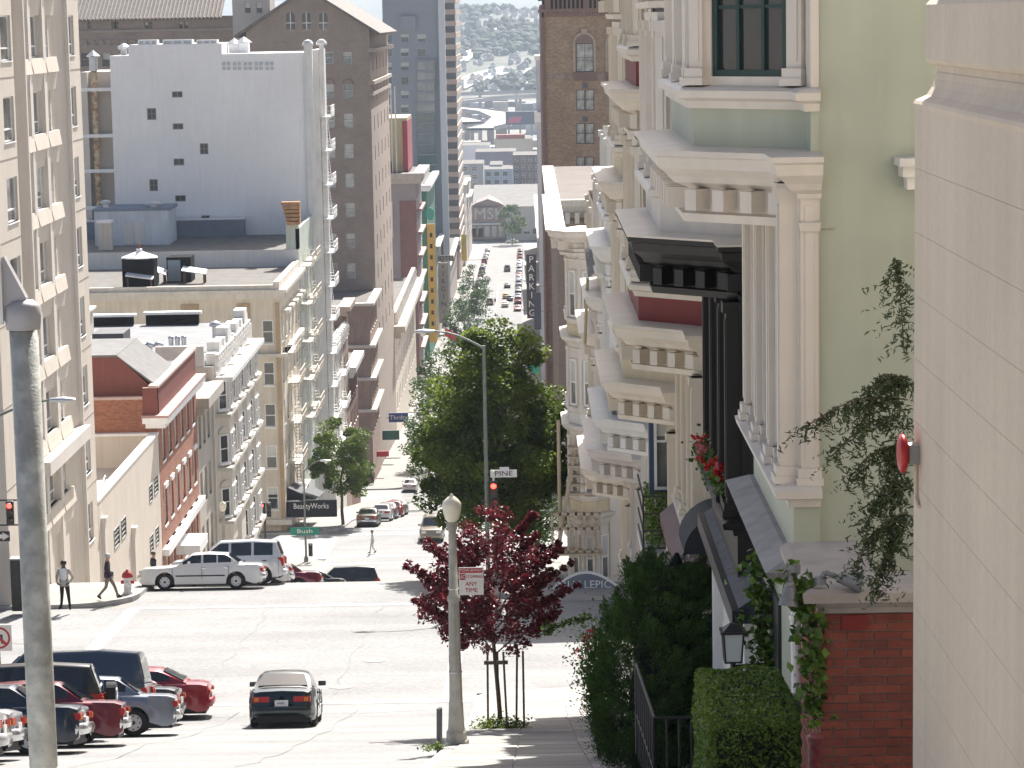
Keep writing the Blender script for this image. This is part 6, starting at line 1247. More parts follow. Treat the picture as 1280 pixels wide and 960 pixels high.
# cornice end peeping out past the stucco corner
t=thing('cornice_end','end of a white moulded cornice peeping past the stucco corner','cornice',tuple(PD(1130,235,23.9))); a=PD(1119,196,23.9); c=PD(1119,236,23.9); b=MB(); hh=a.z-c.z
b.box(a.x,a.x+1.4,23.6,24.,a.z-hh*.25,a.z); b.build('crown',W_,t); b=MB(); b.box(a.x+.04,a.x+1.4,23.68,24.,a.z-hh*.6,a.z-hh*.25); b.box(a.x+.09,a.x+1.4,23.75,24.,c.z,a.z-hh*.6); b.build('bed_moulding',W_,t)
# entrance roofs: slate slab and maroon porch
SLATE=mat('slate_shingle',(.055,.065,.085),.6,.5,7,bump=.5,fine=.4)
t=thing('slate_porch_roof','dark slate porch roof running under the brown bay','porch roof',(2.5,31.5,-8)); 
z=-6.55; b=MB(); b.add([(2.30,29.2,z-.12),(2.66,29.2,z+.12),(2.66,35,z+.12),(2.30,35,z-.12),(2.30,29.2,z-.30),(2.66,29.2,z-.3),(2.66,35,z-.3),(2.30,35,z-.3)],[(0,1,2,3),(0,3,7,4),(0,4,5,1),(4,7,6,5),(3,2,6,7)]); b.build('shingles',SLATE,t); b=MB(); b.box(2.22,2.34,29.1,35.1,z-.34,z-.13); b.build('gutter',mat('navy_gutter',(.02,.025,.035),.4,.1),t)
for d in (29.5,34.6): b=MB(); b.box(2.38,2.56,d-.1,d+.1,zg(d)+.1,z-.3); b.build('post',WH,t)
for j in range(12):
    zc=-6.9-.17*j; b=MB(); b.hexa([(2.50,29.3,zc-.17),(2.68,29.3,zc-.17),(2.68,35,zc-.17),(2.50,35,zc-.17),(2.54,29.3,zc),(2.68,29.3,zc),(2.68,35,zc),(2.54,35,zc)]); b.build('clapboard',W_,t)
MRN=mat('maroon_porch_tile',(.085,.022,.03),.55,.3,4,bump=.2)
t=thing('maroon_porch_roof','dull maroon porch roof above a red door under the ivory house','porch roof',(2.4,38.5,-10)); z=-7.75
b=MB(); b.add([(2.05,36.2,z-.25),(2.66,36.2,z+.25),(2.66,42,z+.25),(2.05,42,z-.25),(2.05,36.2,z-.4),(2.66,36.2,z-.4),(2.66,42,z-.4),(2.05,42,z-.4)],[(0,1,2,3),(0,3,7,4),(0,4,5,1),(4,7,6,5),(3,2,6,7)]); b.build('tiles',MRN,t); b=MB(); b.box(2.6,2.66,37,38.2,zg(38)+.1,z-.5); b.build('red_door',RED,t)
for d in (36.5,39,41.8): b=MB(); b.box(2.15,2.3,d-.08,d+.08,zg(d)+.1,z-.4); b.build('post',WH,t)
t=thing('awning','rounded black canvas awning between the slate and maroon porch roofs','awning',(2.3,36,-8)); b=MB(); n=8; F=FR((2.62,37.2,0),-90); 
pr=[(-.0,-6.75)]+[( .62*math.sin(math.pi/2*k/n),-7.3+.55*math.cos(math.pi/2*k/n)) for k in range(n+1)]+[(.0,-7.3)]
vs=[(2.66-u,y,z) for y in (35.3,36.6) for u,z in pr]; k=len(pr); b.add(vs,[(i,i+1,i+1+k,i+k) for i in range(k-1)]+[tuple(range(k))[::-1],tuple(range(k,2*k))]); b.build('canvas',NAVY,t); b=MB(); b.cyl((2.05,35.3,-7.3),(2.05,36.6,-7.3),.03,n=6); b.build('rod',DARK,t)
# scroll bracket and wall lantern
q=PD(916,808,28.2); t=thing('wall_lantern','black framed wall lantern with frosted panes beside the porch','lantern',tuple(q)); s=.11
b=MB(); x,y,z=q
for dx in (-s,s):
    for dy in (-s,s): b.cyl((x+dx*.8,y+dy*.8,z-.15),(x+dx,y+dy,z+.16),.012,n=5)
b.box(x-s-.03,x+s+.03,y-s-.03,y+s+.03,z+.16,z+.185); b.hexa([(x-s,y-s,z+.185),(x+s,y-s,z+.185),(x+s,y+s,z+.185),(x-s,y+s,z+.185),(x-.03,y-.03,z+.26),(x+.03,y-.03,z+.26),(x+.03,y+.03,z+.26),(x-.03,y+.03,z+.26)]); b.box(x-s*.9,x+s*.9,y-s*.9,y+s*.9,z-.17,z-.15); b.cyl((x,y,z-.25),(x,y,z-.17),.03,n=8); b.cyl((x,y,z-.22),(2.7,y+.1,z-.22),.018,n=6); b.build('frame',DARK,t)
for ph in (0,90,180,270):
    a=math.radians(ph); b=MB(); c_,s_=math.cos(a),math.sin(a); R_=lambda u,v,w:(x+u*c_-v*s_,y+u*s_+v*c_,z+w); b.add([R_(-s*.8,-s*.82,-.15),R_(s*.8,-s*.82,-.15),R_(s*.98,-s*.98,.16),R_(-s*.98,-s*.98,.16)],[(0,1,2,3)]); b.build('pane',mat('frosted_lantern_pane',(.82,.84,.80),.4,.1),t)
# geranium window boxes
def geranium(label,px,py,d,L,n,petals):
    q=PD(px,py,d); t=thing('window_box',label,'window box',tuple(q),'flower boxes under the brown bay'); b=MB(); b.box(q.x-.14,q.x+.12,q.y,q.y+L,q.z-.30,q.z-.06); b.build('box',BRN,t)
    pts=np.c_[q.x-.04+NPR.normal(size=n)*.10,q.y+L*NPR.rand(n),q.z+abs(NPR.normal(size=n))*.13-.02]; leafmesh('foliage',pts,.07,IVY,t,asp=.95,tints=((.4,.5,.4),(1.2,1.3,1.)))
    for m_,k in petals:
        for i in range(k):
            c=Vector((q.x-.10+random.gauss(0,.09),q.y+L*random.random()*.6,q.z+.10+random.random()*.18)); pts=np.array(c)+NPR.normal(size=(26,3))*.026; leafmesh('flower_head',pts,.045,m_,t,asp=.9,tints=((.7,.7,.7),(1.3,1.3,1.3)),kind=None)
geranium('flower box of red and pink geraniums on the brown bay, upper of the two',897,585,33.5,1.4,700,((RDP,8),(PKP,14))); geranium('flower box of bright red geraniums on the brown bay beside the ivy',918,618,31.2,1.6,800,((RDP,20),(PKP,6)))
# balcony with plant on the ivory/yellow house
q0=PD(803,690,44.5); q1=PD(848,690,44.5); t=thing('balcony_planter','iron-railed balcony full of green plants under the blue-edged window','balcony',(1.9,45,q0.z)); zt_=PD(820,618,44.5).z
b=MB(); b.box(q0.x,q1.x,44.3,46.5,q0.z-.1,q0.z); b.build('slab',W_,t); b=MB()
for zz in np.linspace(q0.z+.1,zt_,4): b.box(q0.x,q1.x,44.3,44.33,zz-.012,zz+.012); b.box(q0.x,q0.x+.03,44.3,46.5,zz-.012,zz+.012)
for x in (q0.x,q1.x): b.box(x,x+.03,44.3,44.33,q0.z,zt_)
b.build('railing',DARK,t); n=2600; pts=np.c_[q0.x+.08+(q1.x-q0.x-.1)*NPR.rand(n),44.5+1.4*NPR.rand(n),q0.z+(zt_-q0.z)*NPR.rand(n)**.8]; leafmesh('foliage',pts,.07,BOX,t,tints=((.5,.5,.4),(1.2,1.2,1.)))
t=thing('blue_window','tall sash window with deep blue casing on the yellow-banded house','window',tuple(PD(828,612,44.9))); a=PD(812,612,44.9); c=PD(842,490,44.9)
b=MB(); b.box(a.x,c.x+.02,44.86,45.2,a.z-.08,a.z); b.box(a.x,a.x+.08,44.86,45.2,a.z,c.z); b.build('casing',BLU,t); F=FR((a.x+.08,44.9,a.z),0)
OFFW=thing; w_=window(t,F,0,0,c.x-a.x-.08,c.z-a.z,'dh',WH,SHADE,n=0,t=.05,name='sash',blind=.45)
b=MB(); b.box(a.x+.1,c.x+.2,45.0,45.4,a.z-.9,c.z+.2); b.build('wall_panel',IV,t)
# garden railing
t=thing('garden_railing','low dark iron railing at the corner of the planting bed by the cypress','railing',tuple(PD(820,955,30.))); zt_=PD(840,897,30.).z; zb=zg(30)+.15
pts=[(PD(796,892,32.6).x,32.6),(PD(818,905,30.).x,30.),(PD(880,905,30.).x,30.)]
b=MB()
for (x0,y0),(x1,y1) in zip(pts[:-1],pts[1:]): b.cyl((x0,y0,zt_),(x1,y1,zt_),.02,n=6); b.cyl((x0,y0,zb+.2),(x1,y1,zb+.2),.014,n=6)
b.build('rail',DARK,t)
for (x0,y0),(x1,y1),n in ((pts[0],pts[1],9),(pts[1],pts[2],4)):
    for k in range(n+1): f=k/n; x=x0+(x1-x0)*f; y=y0+(y1-y0)*f; b=MB(); b.cyl((x,y,zb-.3),(x,y,zt_),.012 if k not in(0,n) else .024,n=6); b.build('post',DARK,t)
b=MB(); b.box(pts[1][0]-.08,2.6,29.7,29.95,zb-.3,zb+.12); t2=thing('bed_kerb','low brick kerb round the planting bed under the iron railing','kerb',(1.9,29.8,zb)); b.build('brick_edge',BRK[0],t2); b=MB(); b.box(pts[1][0]-.1,2.62,29.68,29.97,zb+.12,zb+.16); b.build('coping',CONC,t2)
# rose bush left of the cypress and loose leafy branch
q=PD(735,800,41); zb=zg(41)+.15; t=thing('rose_bush','red-flowered bush poking out left of the dark cypress','bush',(q.x+.15,41,zb)); b=MB()
for i in range(7): b.tube([(q.x+.15,41,zb),(q.x+.1+random.gauss(0,.1),41+random.gauss(0,.1),zb+1.0),(q.x+random.gauss(0,.2),41+random.gauss(0,.2),q.z+.2)],[.02,.015,.006],5)
b.build('stem',BARK,t); pts=np.c_[q.x+.1+NPR.normal(size=1500)*.17,41+NPR.normal(size=1500)*.25,q.z-.35+NPR.normal(size=1500)*.33]; leafmesh('foliage',pts,.06,IVY,t,tints=((.4,.5,.4),(1.5,1.5,1.2)))
for i in range(16): c=np.array((q.x+random.gauss(-.02,.12),40.8+random.gauss(0,.1),q.z+random.gauss(0,.12))); leafmesh('flower',c+NPR.normal(size=(14,3))*.018,.04,RDP,t,kind=None)
vine('thin leafy branch reaching left from the rose bush',[tuple(PD(740,772,41)),tuple(PD(715,776,41)),tuple(PD(690,785,41)),tuple(PD(680,790,41))],.045,260,.06,IVY,name='leafy_branch')
# pepper tree sprigs hanging by the stucco corner
t=thing('pepper_tree','wispy pepper tree sprays hanging over the sage wall at the stucco corner','tree',(2.95,19.5,zg(19.5)+.15)); b=MB(); b.tube([(2.98,19.6,zg(19.5)),(2.98,19.55,-3.6),(2.93,19.5,-2.6),(2.95,19.5,-1.9)],[.05,.04,.03,.015],7); b.build('trunk',BARK,t); P=[]; b=MB()
for (x0,y0),(x1,y1),nn in (((1135,500),(1005,535),16),((1135,520),(1040,570),14),((1130,480),(1085,490),10),((1135,560),(1060,600),14),((1135,600),(1080,660),14),((1130,440),(1120,325),12),((1135,470),(1075,530),14),((1135,640),(1065,715),16),((1130,660),(1095,740),12),((1130,540),(1100,640),14),((1120,580),(1110,720),14)):
    a=PD(x0,y0,19.4+random.uniform(-.2,.3)); c=PD(x1,y1,19.3+random.uniform(-.3,.3)); pv=a
    for k in range(1,nn+1):
        f=k/nn; p=a.lerp(c,f)+Vector((0,0,.10*math.sin(math.pi*f))); b.cyl(pv,p,.006,.005,4); pv=p
        for s_ in range(4):
            e=p+Vector((random.gauss(0,.11),random.gauss(0,.06),-random.uniform(.06,.18)))
            for j in range(10): q=p.lerp(e,j/9); P+= [(q.x+random.choice((-1,1))*.014+random.gauss(0,.004),q.y+random.gauss(0,.01),q.z)]
b.build('twig',BARK,t,kind='stuff'); leafmesh('foliage',np.array(P),.055,PEP,t,asp=.26,tints=((.35,.4,.35),(1.2,1.2,1.)),droop=.5)
# shingled awning with a pole on the far near-side houses, green roof box
t=thing('shingled_canopy','sloping grey shingled canopy sticking out among the pale bays','canopy',tuple(PD(745,350,60.))); a=PD(735,345,60); c=PD(757,300,60)
b=MB(); b.hexa([(a.x,59.5,a.z),(c.x,59.5,a.z+.35),(c.x,60.5,a.z+.35),(a.x,60.5,a.z),(a.x-.06,59.9,a.z+.55),(c.x,59.9,c.z),(c.x,60.6,c.z),(a.x-.06,60.6,a.z+.55)]); b.build('shingles',mat('grey_shingle',(.32,.31,.29),.8,.3,5,bump=.4),t); b=MB(); b.cyl((a.x-.02,59.6,a.z),(a.x-.10,59.6,a.z-1.5),.035,n=8); b.build('drain_pole',YB,t)
# ================================================================== STREET FURNITURE
LP=mat('grey_lamp_paint',(.46,.44,.38),.6,.25,4,streak=.25); GLB=mat('cream_globe_glass',(.82,.77,.62),.35,.08,3)
def lamppost(label,x,d,H=4.98,name='street_lamp'):
    z=zg(d)+.15; s=H/4.98; t=thing(name,label,'lamp post',(x,d,z)); k=lambda L:[(r*s,h*s) for r,h in L]
    b=MB(); b.lathe((x,d,z),k([(.24,-.2),(.24,.10),(.20,.14),(.20,.26),(.165,.32),(.155,.45),(.13,1.0),(.105,2.75),(.10,2.86)]),8); b.build('base',LP,t)
    b=MB(); b.lathe((x,d,z),k([(.10,2.84),(.125,2.87),(.125,2.95),(.09,3.0),(.075,4.25),(.10,4.30),(.115,4.38),(.085,4.44)]),16); b.build('shaft',LP,t,smooth=True)
    b=MB(); b.lathe((x,d,z),k([(.085,4.43),(.13,4.48),(.17,4.62),(.185,4.74),(.175,4.80),(.13,4.86),(.075,4.91),(.03,4.94),(.028,4.97),(0,4.99)]),18); b.build('globe',GLB,t,smooth=True)
    for h in (1.45,3.1): b=MB(); b.lathe((x,d,z+h*s),[(.108*s if h>2 else .135*s,0),(.108*s if h>2 else .135*s,.03)],16); b.build('strap',SILV,t)
    return t
q=PD(571,931,50.); lp=lamppost('grey lamp post with cream acorn globe beside the plum tree',q.x,50.); q=PD(280,680,136); lamppost('distant lamp post with round globe outside the stone building',q.x,136,5.2); 
t=thing('parking_sign','white and red no-stopping sign strapped to the grey lamp post','sign',tuple(PD(588,744,49.85))); a=PD(574,744,49.85); c=PD(604,709,49.85); F=FR((a.x,49.85,a.z),0); w=c.x-a.x; h=c.z-a.z
RS=mat('sign_red',(.42,.02,.02),.5,.05); SW=mat('sign_white',(.72,.71,.67),.5,.05)
b=MB(); b.fbox(F,0,w,0,h,-.01,0); b.build('plate',SW,t); b=MB(); b.fbox(F,.015,w-.015,h*.80,h-.015,0,.003); b.build('header',RS,t); b=MB(); b.fbox(F,.02,w*.27,h*.55,h*.77,0,.003); b.build('patch',RS,t)
text('TOW-AWAY',.075,SW,t,F,w/2,h*.895,.005); text('NO',.105,SW,t,F,w*.14,h*.66,.005); text('STOPPING',.07,RS,t,F,w*.63,h*.66,.003); text('ANY',.115,RS,t,F,w/2,h*.40,.003); text('TIME',.115,RS,t,F,w/2,h*.17,.003)
q=PD(549,936,48.); z=zg(48)+.15; t=thing('bollard','short grey steel bollard with flat top beside the lamp post','bollard',(q.x,48,z)); b=MB(); b.cyl((q.x,48,z-.2),(q.x+.02,48,z+.76),.055,n=14); b.build('post',mat('dull_grey_steel',(.13,.13,.125),.6,.2,6),t); b=MB(); b.cyl((q.x+.02,48,z+.76),(q.x+.02,48,z+.775),.058,n=14); b.build('cap',GREY,t)
# near sign post at the left edge
t=thing('sign_post','leaning galvanised sign post with domed cap close to the camera','post',tuple(PD(57,1090,8.6))); a=PD(60,1060,8.6); c=PD(29,400,8.6); GP=mat('weathered_galvanised',(.55,.55,.50),.55,.35,9,bump=.12,col2=(.43,.435,.40),streak=.2,metal=.1)
zb=zg(8.6)+.15; bt=a+(a-c)*((a.z-zb)/(c.z-a.z)) if 0 else Vector((a.x+(a.x-c.x)*0.03,8.6,zb)); b=MB(); b.cyl(bt,c,.047,n=20); b.build('pole',GP,t,smooth=True)
b=MB(); b.lathe(c+Vector((0,0,-.03)),[(.056,0),(.06,.04),(.058,.075),(.035,.095),(0,.10)],20); b.build('cap',mat('cap_casting',(.42,.41,.42),.55,.15,5,metal=.2),t,smooth=True)
F=FR((0,8.6,0),0); q=[PD(2,405,8.6),PD(34,372,8.6),PD(6,320,8.6),PD(2,322,8.6)]; b=MB(); b.prism(F,[(p.x,p.z) for p in (q[0],q[1],q[2],q[3])],-.02,.02); b.build('bracket',mat('cap_casting',(.4,.4,.4)),t)
b=MB(); x1=PD(5,400,8.58).x; z0=PD(5,405,8.58).z; z1=PD(5,300,8.58).z; b.box(x1-.45,x1,8.565,8.58,z0,z1); b.build('sign_plate',SW,t); b=MB(); b.box(x1-.44,x1-.012,8.562,8.565,z0+.10,z0+.12); b.box(x1-.018,x1-.01,8.562,8.565,z0+.05,z1-.05); b.build('red_border',RS,t)
# tall pole with arm lamp, street sign and signals at the far right corner
PG2=mat('grey_green_pole',(.17,.19,.165),.55,.15,4)
LENS_R=glow('red_signal_lens',(1,.03,.02),6.,(.5,.02,.02)); LENS_D=mat('dark_signal_lens',(.03,.02,.01),.3,.1)
def signal(parent,x,y,z,s=1.,red=True):
    b=MB(); b.box(x-.16*s,x+.16*s,y,y+.22*s,z-.52*s,z+.52*s); h=b.build('signal_head',DARK,parent,bevel=.03)
    for k,dz in enumerate((.33,0,-.33)):
        b=MB(); b.cyl((x,y-.005,z+dz*s),(x,y-.03,z+dz*s),.115*s,n=16); b.build('lens',LENS_R if (k==0 and red) else LENS_D,h)
        b=MB(); n=10; vs=[]
        for i in range(n+1): an=math.pi*i/n; vs+= [(x+.13*s*math.cos(an),y,z+dz*s+.13*s*math.sin(an)),(x+.13*s*math.cos(an),y-.2*s,z+dz*s+.13*s*math.sin(an))]
        b.add(vs,[(2*i,2*i+1,2*i+3,2*i+2) for i in range(n)]); b.build('visor',DARK,h)
def cobra(t,x,d,zb,zt,ex,ez,r=.09,m=PG2,dy=0):
    b=MB(); b.cyl((x,d,zb-.1),(x,d,zt),r,r*.7,12); b.lathe((x,d,zb),[(r*2,0),(r*2,.25),(r*1.2,.4)],12); b.build('pole',m,t)
    b=MB(); P=[(x,d,zt-.1)]+[(x+(ex-x)*f,d+dy*f,zt-.1+(ez-zt+.1)*math.sin(f*math.pi/2)) for f in (.25,.5,.75,1.)]; b.tube(P,[.05,.045,.04,.035,.03],8); b.build('arm',m,t)
    sg=1 if ex>x else -1; b=MB(); n=12; vs=[]; L=.75; F=[(0,.06,.05),(.15,.10,.07),(.4,.16,.09),(.6,.14,.07),(.75,.04,.03)]
    for u,w,h in F:
        for i in range(n): an=2*math.pi*i/n; vs.append((ex+sg*u,d+dy+w*math.cos(an),ez+h*math.sin(an)))
    b.add(vs,[(k*n+i,k*n+(i+1)%n,(k+1)*n+(i+1)%n,(k+1)*n+i) for k in range(len(F)-1) for i in range(n)]); hd=b.build('lamp_head',SILV,t,smooth=True); b=MB(); b.lathe((ex+sg*.42,d+dy,ez-.2),[(0,0),(.08,.03),(.11,.12),(.11,.15)],10); b.build('lamp_lens',GLB,hd)
d=97.; x=PD(608,600,d).x; zb=zg(d)+.15; zt=PD(606,432,d).z; e=PD(543,414,d); t=thing('signal_pole','tall grey-green pole with arm lamp, PINE street sign and red signal','pole',(x,d,zb)); cobra(t,x,d,zb,zt,e.x,e.z)
a=PD(613,597,d-.1); c=PD(646,587,d-.1); F=FR((a.x,d-.1,a.z),0); b=MB(); b.fbox(F,0,c.x-a.x,0,c.z-a.z,-.03,0); b.build('street_sign',SW,t); text('PINE',.26,DARK,t,F,(c.x-a.x)/2,(c.z-a.z)/2,.006,sx=1.3); b=MB(); b.fbox(F,.35,.7,(c.z-a.z),(c.z-a.z)+.1,-.03,0); b.build('block_number',SW,t)
q=PD(617,612,d-.3); signal(t,q.x,d-.35,q.z-.15,.9); b=MB(); b.box(q.x-.22,x+.05,d-.3,d-.22,q.z+.33,q.z+.42); b.cyl((q.x,d-.26,q.z+.3),(q.x,d-.26,q.z+.7),.04,n=6); b.build('signal_bracket',SW,t)
# second crossing: pole with green street sign
d=184.; x=PD(381,640,d).x; zb=zg(d)+.15; zt=PD(380,588,d).z; e=PD(400,576,d); t=thing('street_sign_pole','pole with arm lamp and green Bush street sign by the second crossing','pole',(x,d,zb)); cobra(t,x,d,zb,zt,e.x,e.z,.08)
a=PD(363,669,d-.2); c=PD(399,659,d-.2); F=FR((a.x,d-.2,a.z),0); b=MB(); b.fbox(F,0,c.x-a.x,0,c.z-a.z,-.03,0); b.build('street_sign',mat('street_sign_green',(.01,.22,.16),.5,.05),t); text('Bush',.42,SW,t,F,(c.x-a.x)/2,(c.z-a.z)/2,.008,sx=1.4); signal(t,x+.35,d-.3,PD(381,690,d).z+.2,.9,False)
d=182.; x=PD(331,650,d).x; zb=zg(d)+.15; t=thing('signal_pole','dark signal pole showing red in front of the tan corner hotel','pole',(x,d,zb)); q=PD(328,637,d); b=MB(); b.cyl((x,d,zb-.1),(x,d,q.z+.5),.08,n=10); b.build('pole',DARK,t); signal(t,q.x,d-.2,q.z,1.); signal(t,q.x+.45,d-.1,q.z,1.,False)
# left edge: mast arms with signal, arrow sign, no-left-turn sign
d=74.; x=PD(-18,700,d).x; zb=zg(d)+.15; t=thing('signal_mast','dark signal mast with red signal, arrow board and no-left-turn sign at the near left corner','pole',(x,d,zb)); ztop=PD(-18,470,d).z; b=MB(); b.cyl((x,d,zb-.1),(x,d,ztop),.10,.07,12); b.build('pole',DARK,t)
for py in (625,656): q=PD(28,py,d); b=MB(); b.cyl((x,d,q.z),(q.x,d,q.z),.025,n=6); b.build('mast_arm',DARK,t)
q=PD(12.5,641,d-.2); signal(t,q.x,d-.25,q.z,.66)
a=PD(-14,677,d-.15); c=PD(12,664,d-.15); F=FR((a.x,d-.15,a.z),0); w,h=c.x-a.x,c.z-a.z; b=MB(); b.fbox(F,0,w,0,h,-.02,0); b.build('arrow_board',DARK,t); b=MB(); b.prism(F,[(.03,h*.3),(w*.66,h*.3),(w*.66,h*.1),(w-.01,h*.5),(w*.66,h*.9),(w*.66,h*.7),(.03,h*.7)],0,.006); b.build('arrow',SW,t)
x2=PD(3,800,d-1).x; b=MB(); b.cyl((x2-.12,d-1,zg(d-1)),(x2-.12,d-1,PD(3,680,d-1).z),.045,n=8); b.build('sign_stem',DARK,t)
a=PD(-16,814,d-1.1); c=PD(14,781,d-1.1); F=FR((a.x,d-1.1,a.z),0); w,h=c.x-a.x,c.z-a.z; b=MB(); b.fbox(F,0,w,0,h,-.02,0); b.build('turn_sign',SW,t); n=24; b=MB(); ro,ri=w*.44,w*.36
vs=[F.p(w/2+r_*math.cos(2*math.pi*i/n),h/2+r_*math.sin(2*math.pi*i/n),.005) for i in range(n) for r_ in (ri,ro)]; b.add(vs,[(2*i,2*i+1,(2*i+3)%(2*n),(2*i+2)%(2*n)) for i in range(n)]); k=ri*.72; b.add([F.p(w/2-k-.03,h/2+k-.03,.007),F.p(w/2-k+.03,h/2+k+.03,.007),F.p(w/2+k+.03,h/2-k+.03,.007),F.p(w/2+k-.03,h/2-k-.03,.007)],[(0,1,2,3)]); b.build('red_ring',RS,t)
b=MB(); b.fbox(F,w*.56,w*.64,h*.28,h*.6,0,.004); b.fbox(F,w*.40,w*.64,h*.55,h*.63,0,.0041); b.prism(F,[(w*.28,h*.59),(w*.41,h*.48),(w*.41,h*.70)],0,.0042); b.build('turn_arrow',DARK,t)
d=75.; x=PD(-60,600,d).x; zb=zg(d)+.15; e=PD(62,500,d); t=thing('street_light','arm street light reaching in front of the cream office tower','street light',(x,d,zb)); cobra(t,x,d,zb,PD(-60,560,d).z,e.x,e.z,.09)
# utility cabinet, hydrant, barrier
d=93.2; a=PD(15,765,d); c=PD(33,700,d); t=thing('utility_cabinet','dark metal utility cabinet on the far left pavement','cabinet',((a.x+c.x)/2,d,zg(d)+.15)); b=MB(); b.box(a.x,c.x,d,d+.5,zg(d)+.15,c.z); b.build('case',mat('cabinet_brown',(.045,.04,.035),.6,.4,6,fine=.5),t,bevel=.02); b=MB(); b.box(a.x-.02,c.x+.02,d-.02,d+.52,c.z,c.z+.05); b.build('lid',GREY,t)
d=97.5; q=PD(160,742,d); x=q.x; z=zg(d)+.15; t=thing('fire_hydrant','white fire hydrant with a red domed top by the far kerb','hydrant',(x,d,z)); WHD=mat('hydrant_white',(.70,.68,.66),.5,.12,5); RHD=mat('hydrant_red',(.40,.03,.03),.45,.1,5)
b=MB(); b.lathe((x,d,z),[(.20,0),(.20,.05),(.15,.08),(.145,.55),(.18,.58),(.18,.64)],16); b.build('barrel',WHD,t,smooth=True); b=MB(); b.lathe((x,d,z),[(.21,.64),(.215,.68),(.19,.76),(.12,.85),(.05,.88),(.05,.93),(0,.94)],16); b.build('bonnet',RHD,t,smooth=True)
for s_ in (-1,1): b=MB(); b.cyl((x+s_*.13,d,z+.45),(x+s_*.25,d,z+.45),.07,n=10); b.build('outlet',RHD,t)
b=MB(); b.cyl((x,d-.12,z+.4),(x,d-.24,z+.4),.085,n=12); b.build('front_outlet',WHD,t)
a=PD(325,690,181); c=PD(348,678,181); t=thing('barrier','low orange-red mesh barrier outside the corner hotel','barrier',((a.x+c.x)/2,181,zg(181)+.15)); b=MB(); zz=zg(181)+.15
for k in range(7): f=k/6; b.box(a.x+(c.x-a.x)*f-.02,a.x+(c.x-a.x)*f+.02,181,181.04,zz,zz+1.)
for k in range(5): b.box(a.x,c.x,181,181.03,zz+.2*k+.1,zz+.2*k+.16)
b.build('mesh',mat('barrier_orange',(.50,.08,.03),.6,.1),t); b=MB(); 
for x in (a.x,c.x): b.box(x-.15,x+.15,180.8,181.2,zz,zz+.06)
b.build('foot',DARK,t)
# signs down the street
def blade(name,label,px0,py0,px1,py1,d,m,txt=None,tm=None,size=1.,extra=None,depth=.25):
    a=PD(px0,py1,d); c=PD(px1,py0,d); t=thing(name,label,'sign',((a.x+c.x)/2,d,a.z)); b=MB(); b.box(a.x,c.x,d,d+depth,a.z,c.z); b.build('panel',m,t); F=FR((a.x,d,a.z),0)
    b=MB(); sx=a.x if a.x<-8 else c.x; ex=XL if sx<0 else 2.9; zz=(a.z+c.z)/2; b.box(min(sx,ex),max(sx,ex),d+.05,d+.15,zz-.08,zz+.08); b.build('bracket',GREY,t)
    if txt: text(txt,size,tm,t,F,(c.x-a.x)/2,(c.z-a.z)/2,.03,ext=.02)
    return t,F,c.x-a.x,c.z-a.z
blade('shop_sign','blue hanging shop sign lettered Thrifty',486,516,510,528,345,mat('sign_blue',(.03,.07,.26),.5,.1),'Thrifty',SW,.85)
blade('shop_sign','dark green hanging sign below the blue one',477,538,499,550,335,mat('sign_green',(.02,.10,.075),.5,.1),'Cafe',SW,.8) if 0 else blade('shop_sign','dark green hanging sign below the blue one',477,538,499,550,335,mat('sign_green',(.02,.10,.075),.5,.1))
blade('shop_sign','small red hanging sign over the left pavement',471,564,486,571,318,mat('sign_scarlet',(.5,.02,.03),.5,.1))
blade('hotel_sign','beige horizontal hotel sign lettered HOTEL',545,319,567,327,556,mat('sign_beige',(.42,.38,.32),.6,.1),'HOTEL',mat('sign_brown',(.10,.03,.03),.6),1.35)
t,F,w,h=blade('hotel_sign','tall beige vertical hotel sign lettered VIRGINIA',549,328,560,404,557,mat('sign_beige',(.4,.4,.3)))
for i,ch in enumerate('VIRGINIA'): text(ch,1.45,mat('sign_brown',(.1,.03,.03)),t,F,w/2,h*(1-(i+.5)/8),.03,ext=.02)
blade('shop_sign','yellow vertical sign far down the left side',577,293,583,326,750,mat('sign_yellow',(.62,.48,.03),.5,.1))
t,F,w,h=blade('parking_board','tall dark vertical board with white letters PARKING',659,318,670,398,425,mat('board_dark',(.035,.04,.055),.5,.2))
for i,ch in enumerate('PARKING'): text(ch,1.5,SW,t,F,w/2,h*(1-(i+.6)/7.2),.03,ext=.02)
blade('shop_sign','dark sign with an orange triangle under the parking board',668,366,676,412,400,mat('board_navy',(.04,.05,.09),.5,.2)); 
t,F,w,h=blade('shop_sign','orange-red hanging sign lettered SUMMER PLACE on the right pavement',684,588,706,616,186,mat('sign_orange_red',(.42,.10,.05),.5,.1))
text('SUMMER',.36,mat('sign_cream',(.68,.58,.42),.6),t,F,w/2,h*.66,.02); text('PLACE',.42,mat('sign_cream',(.7,.6,.4)),t,F,w/2,h*.28,.02)
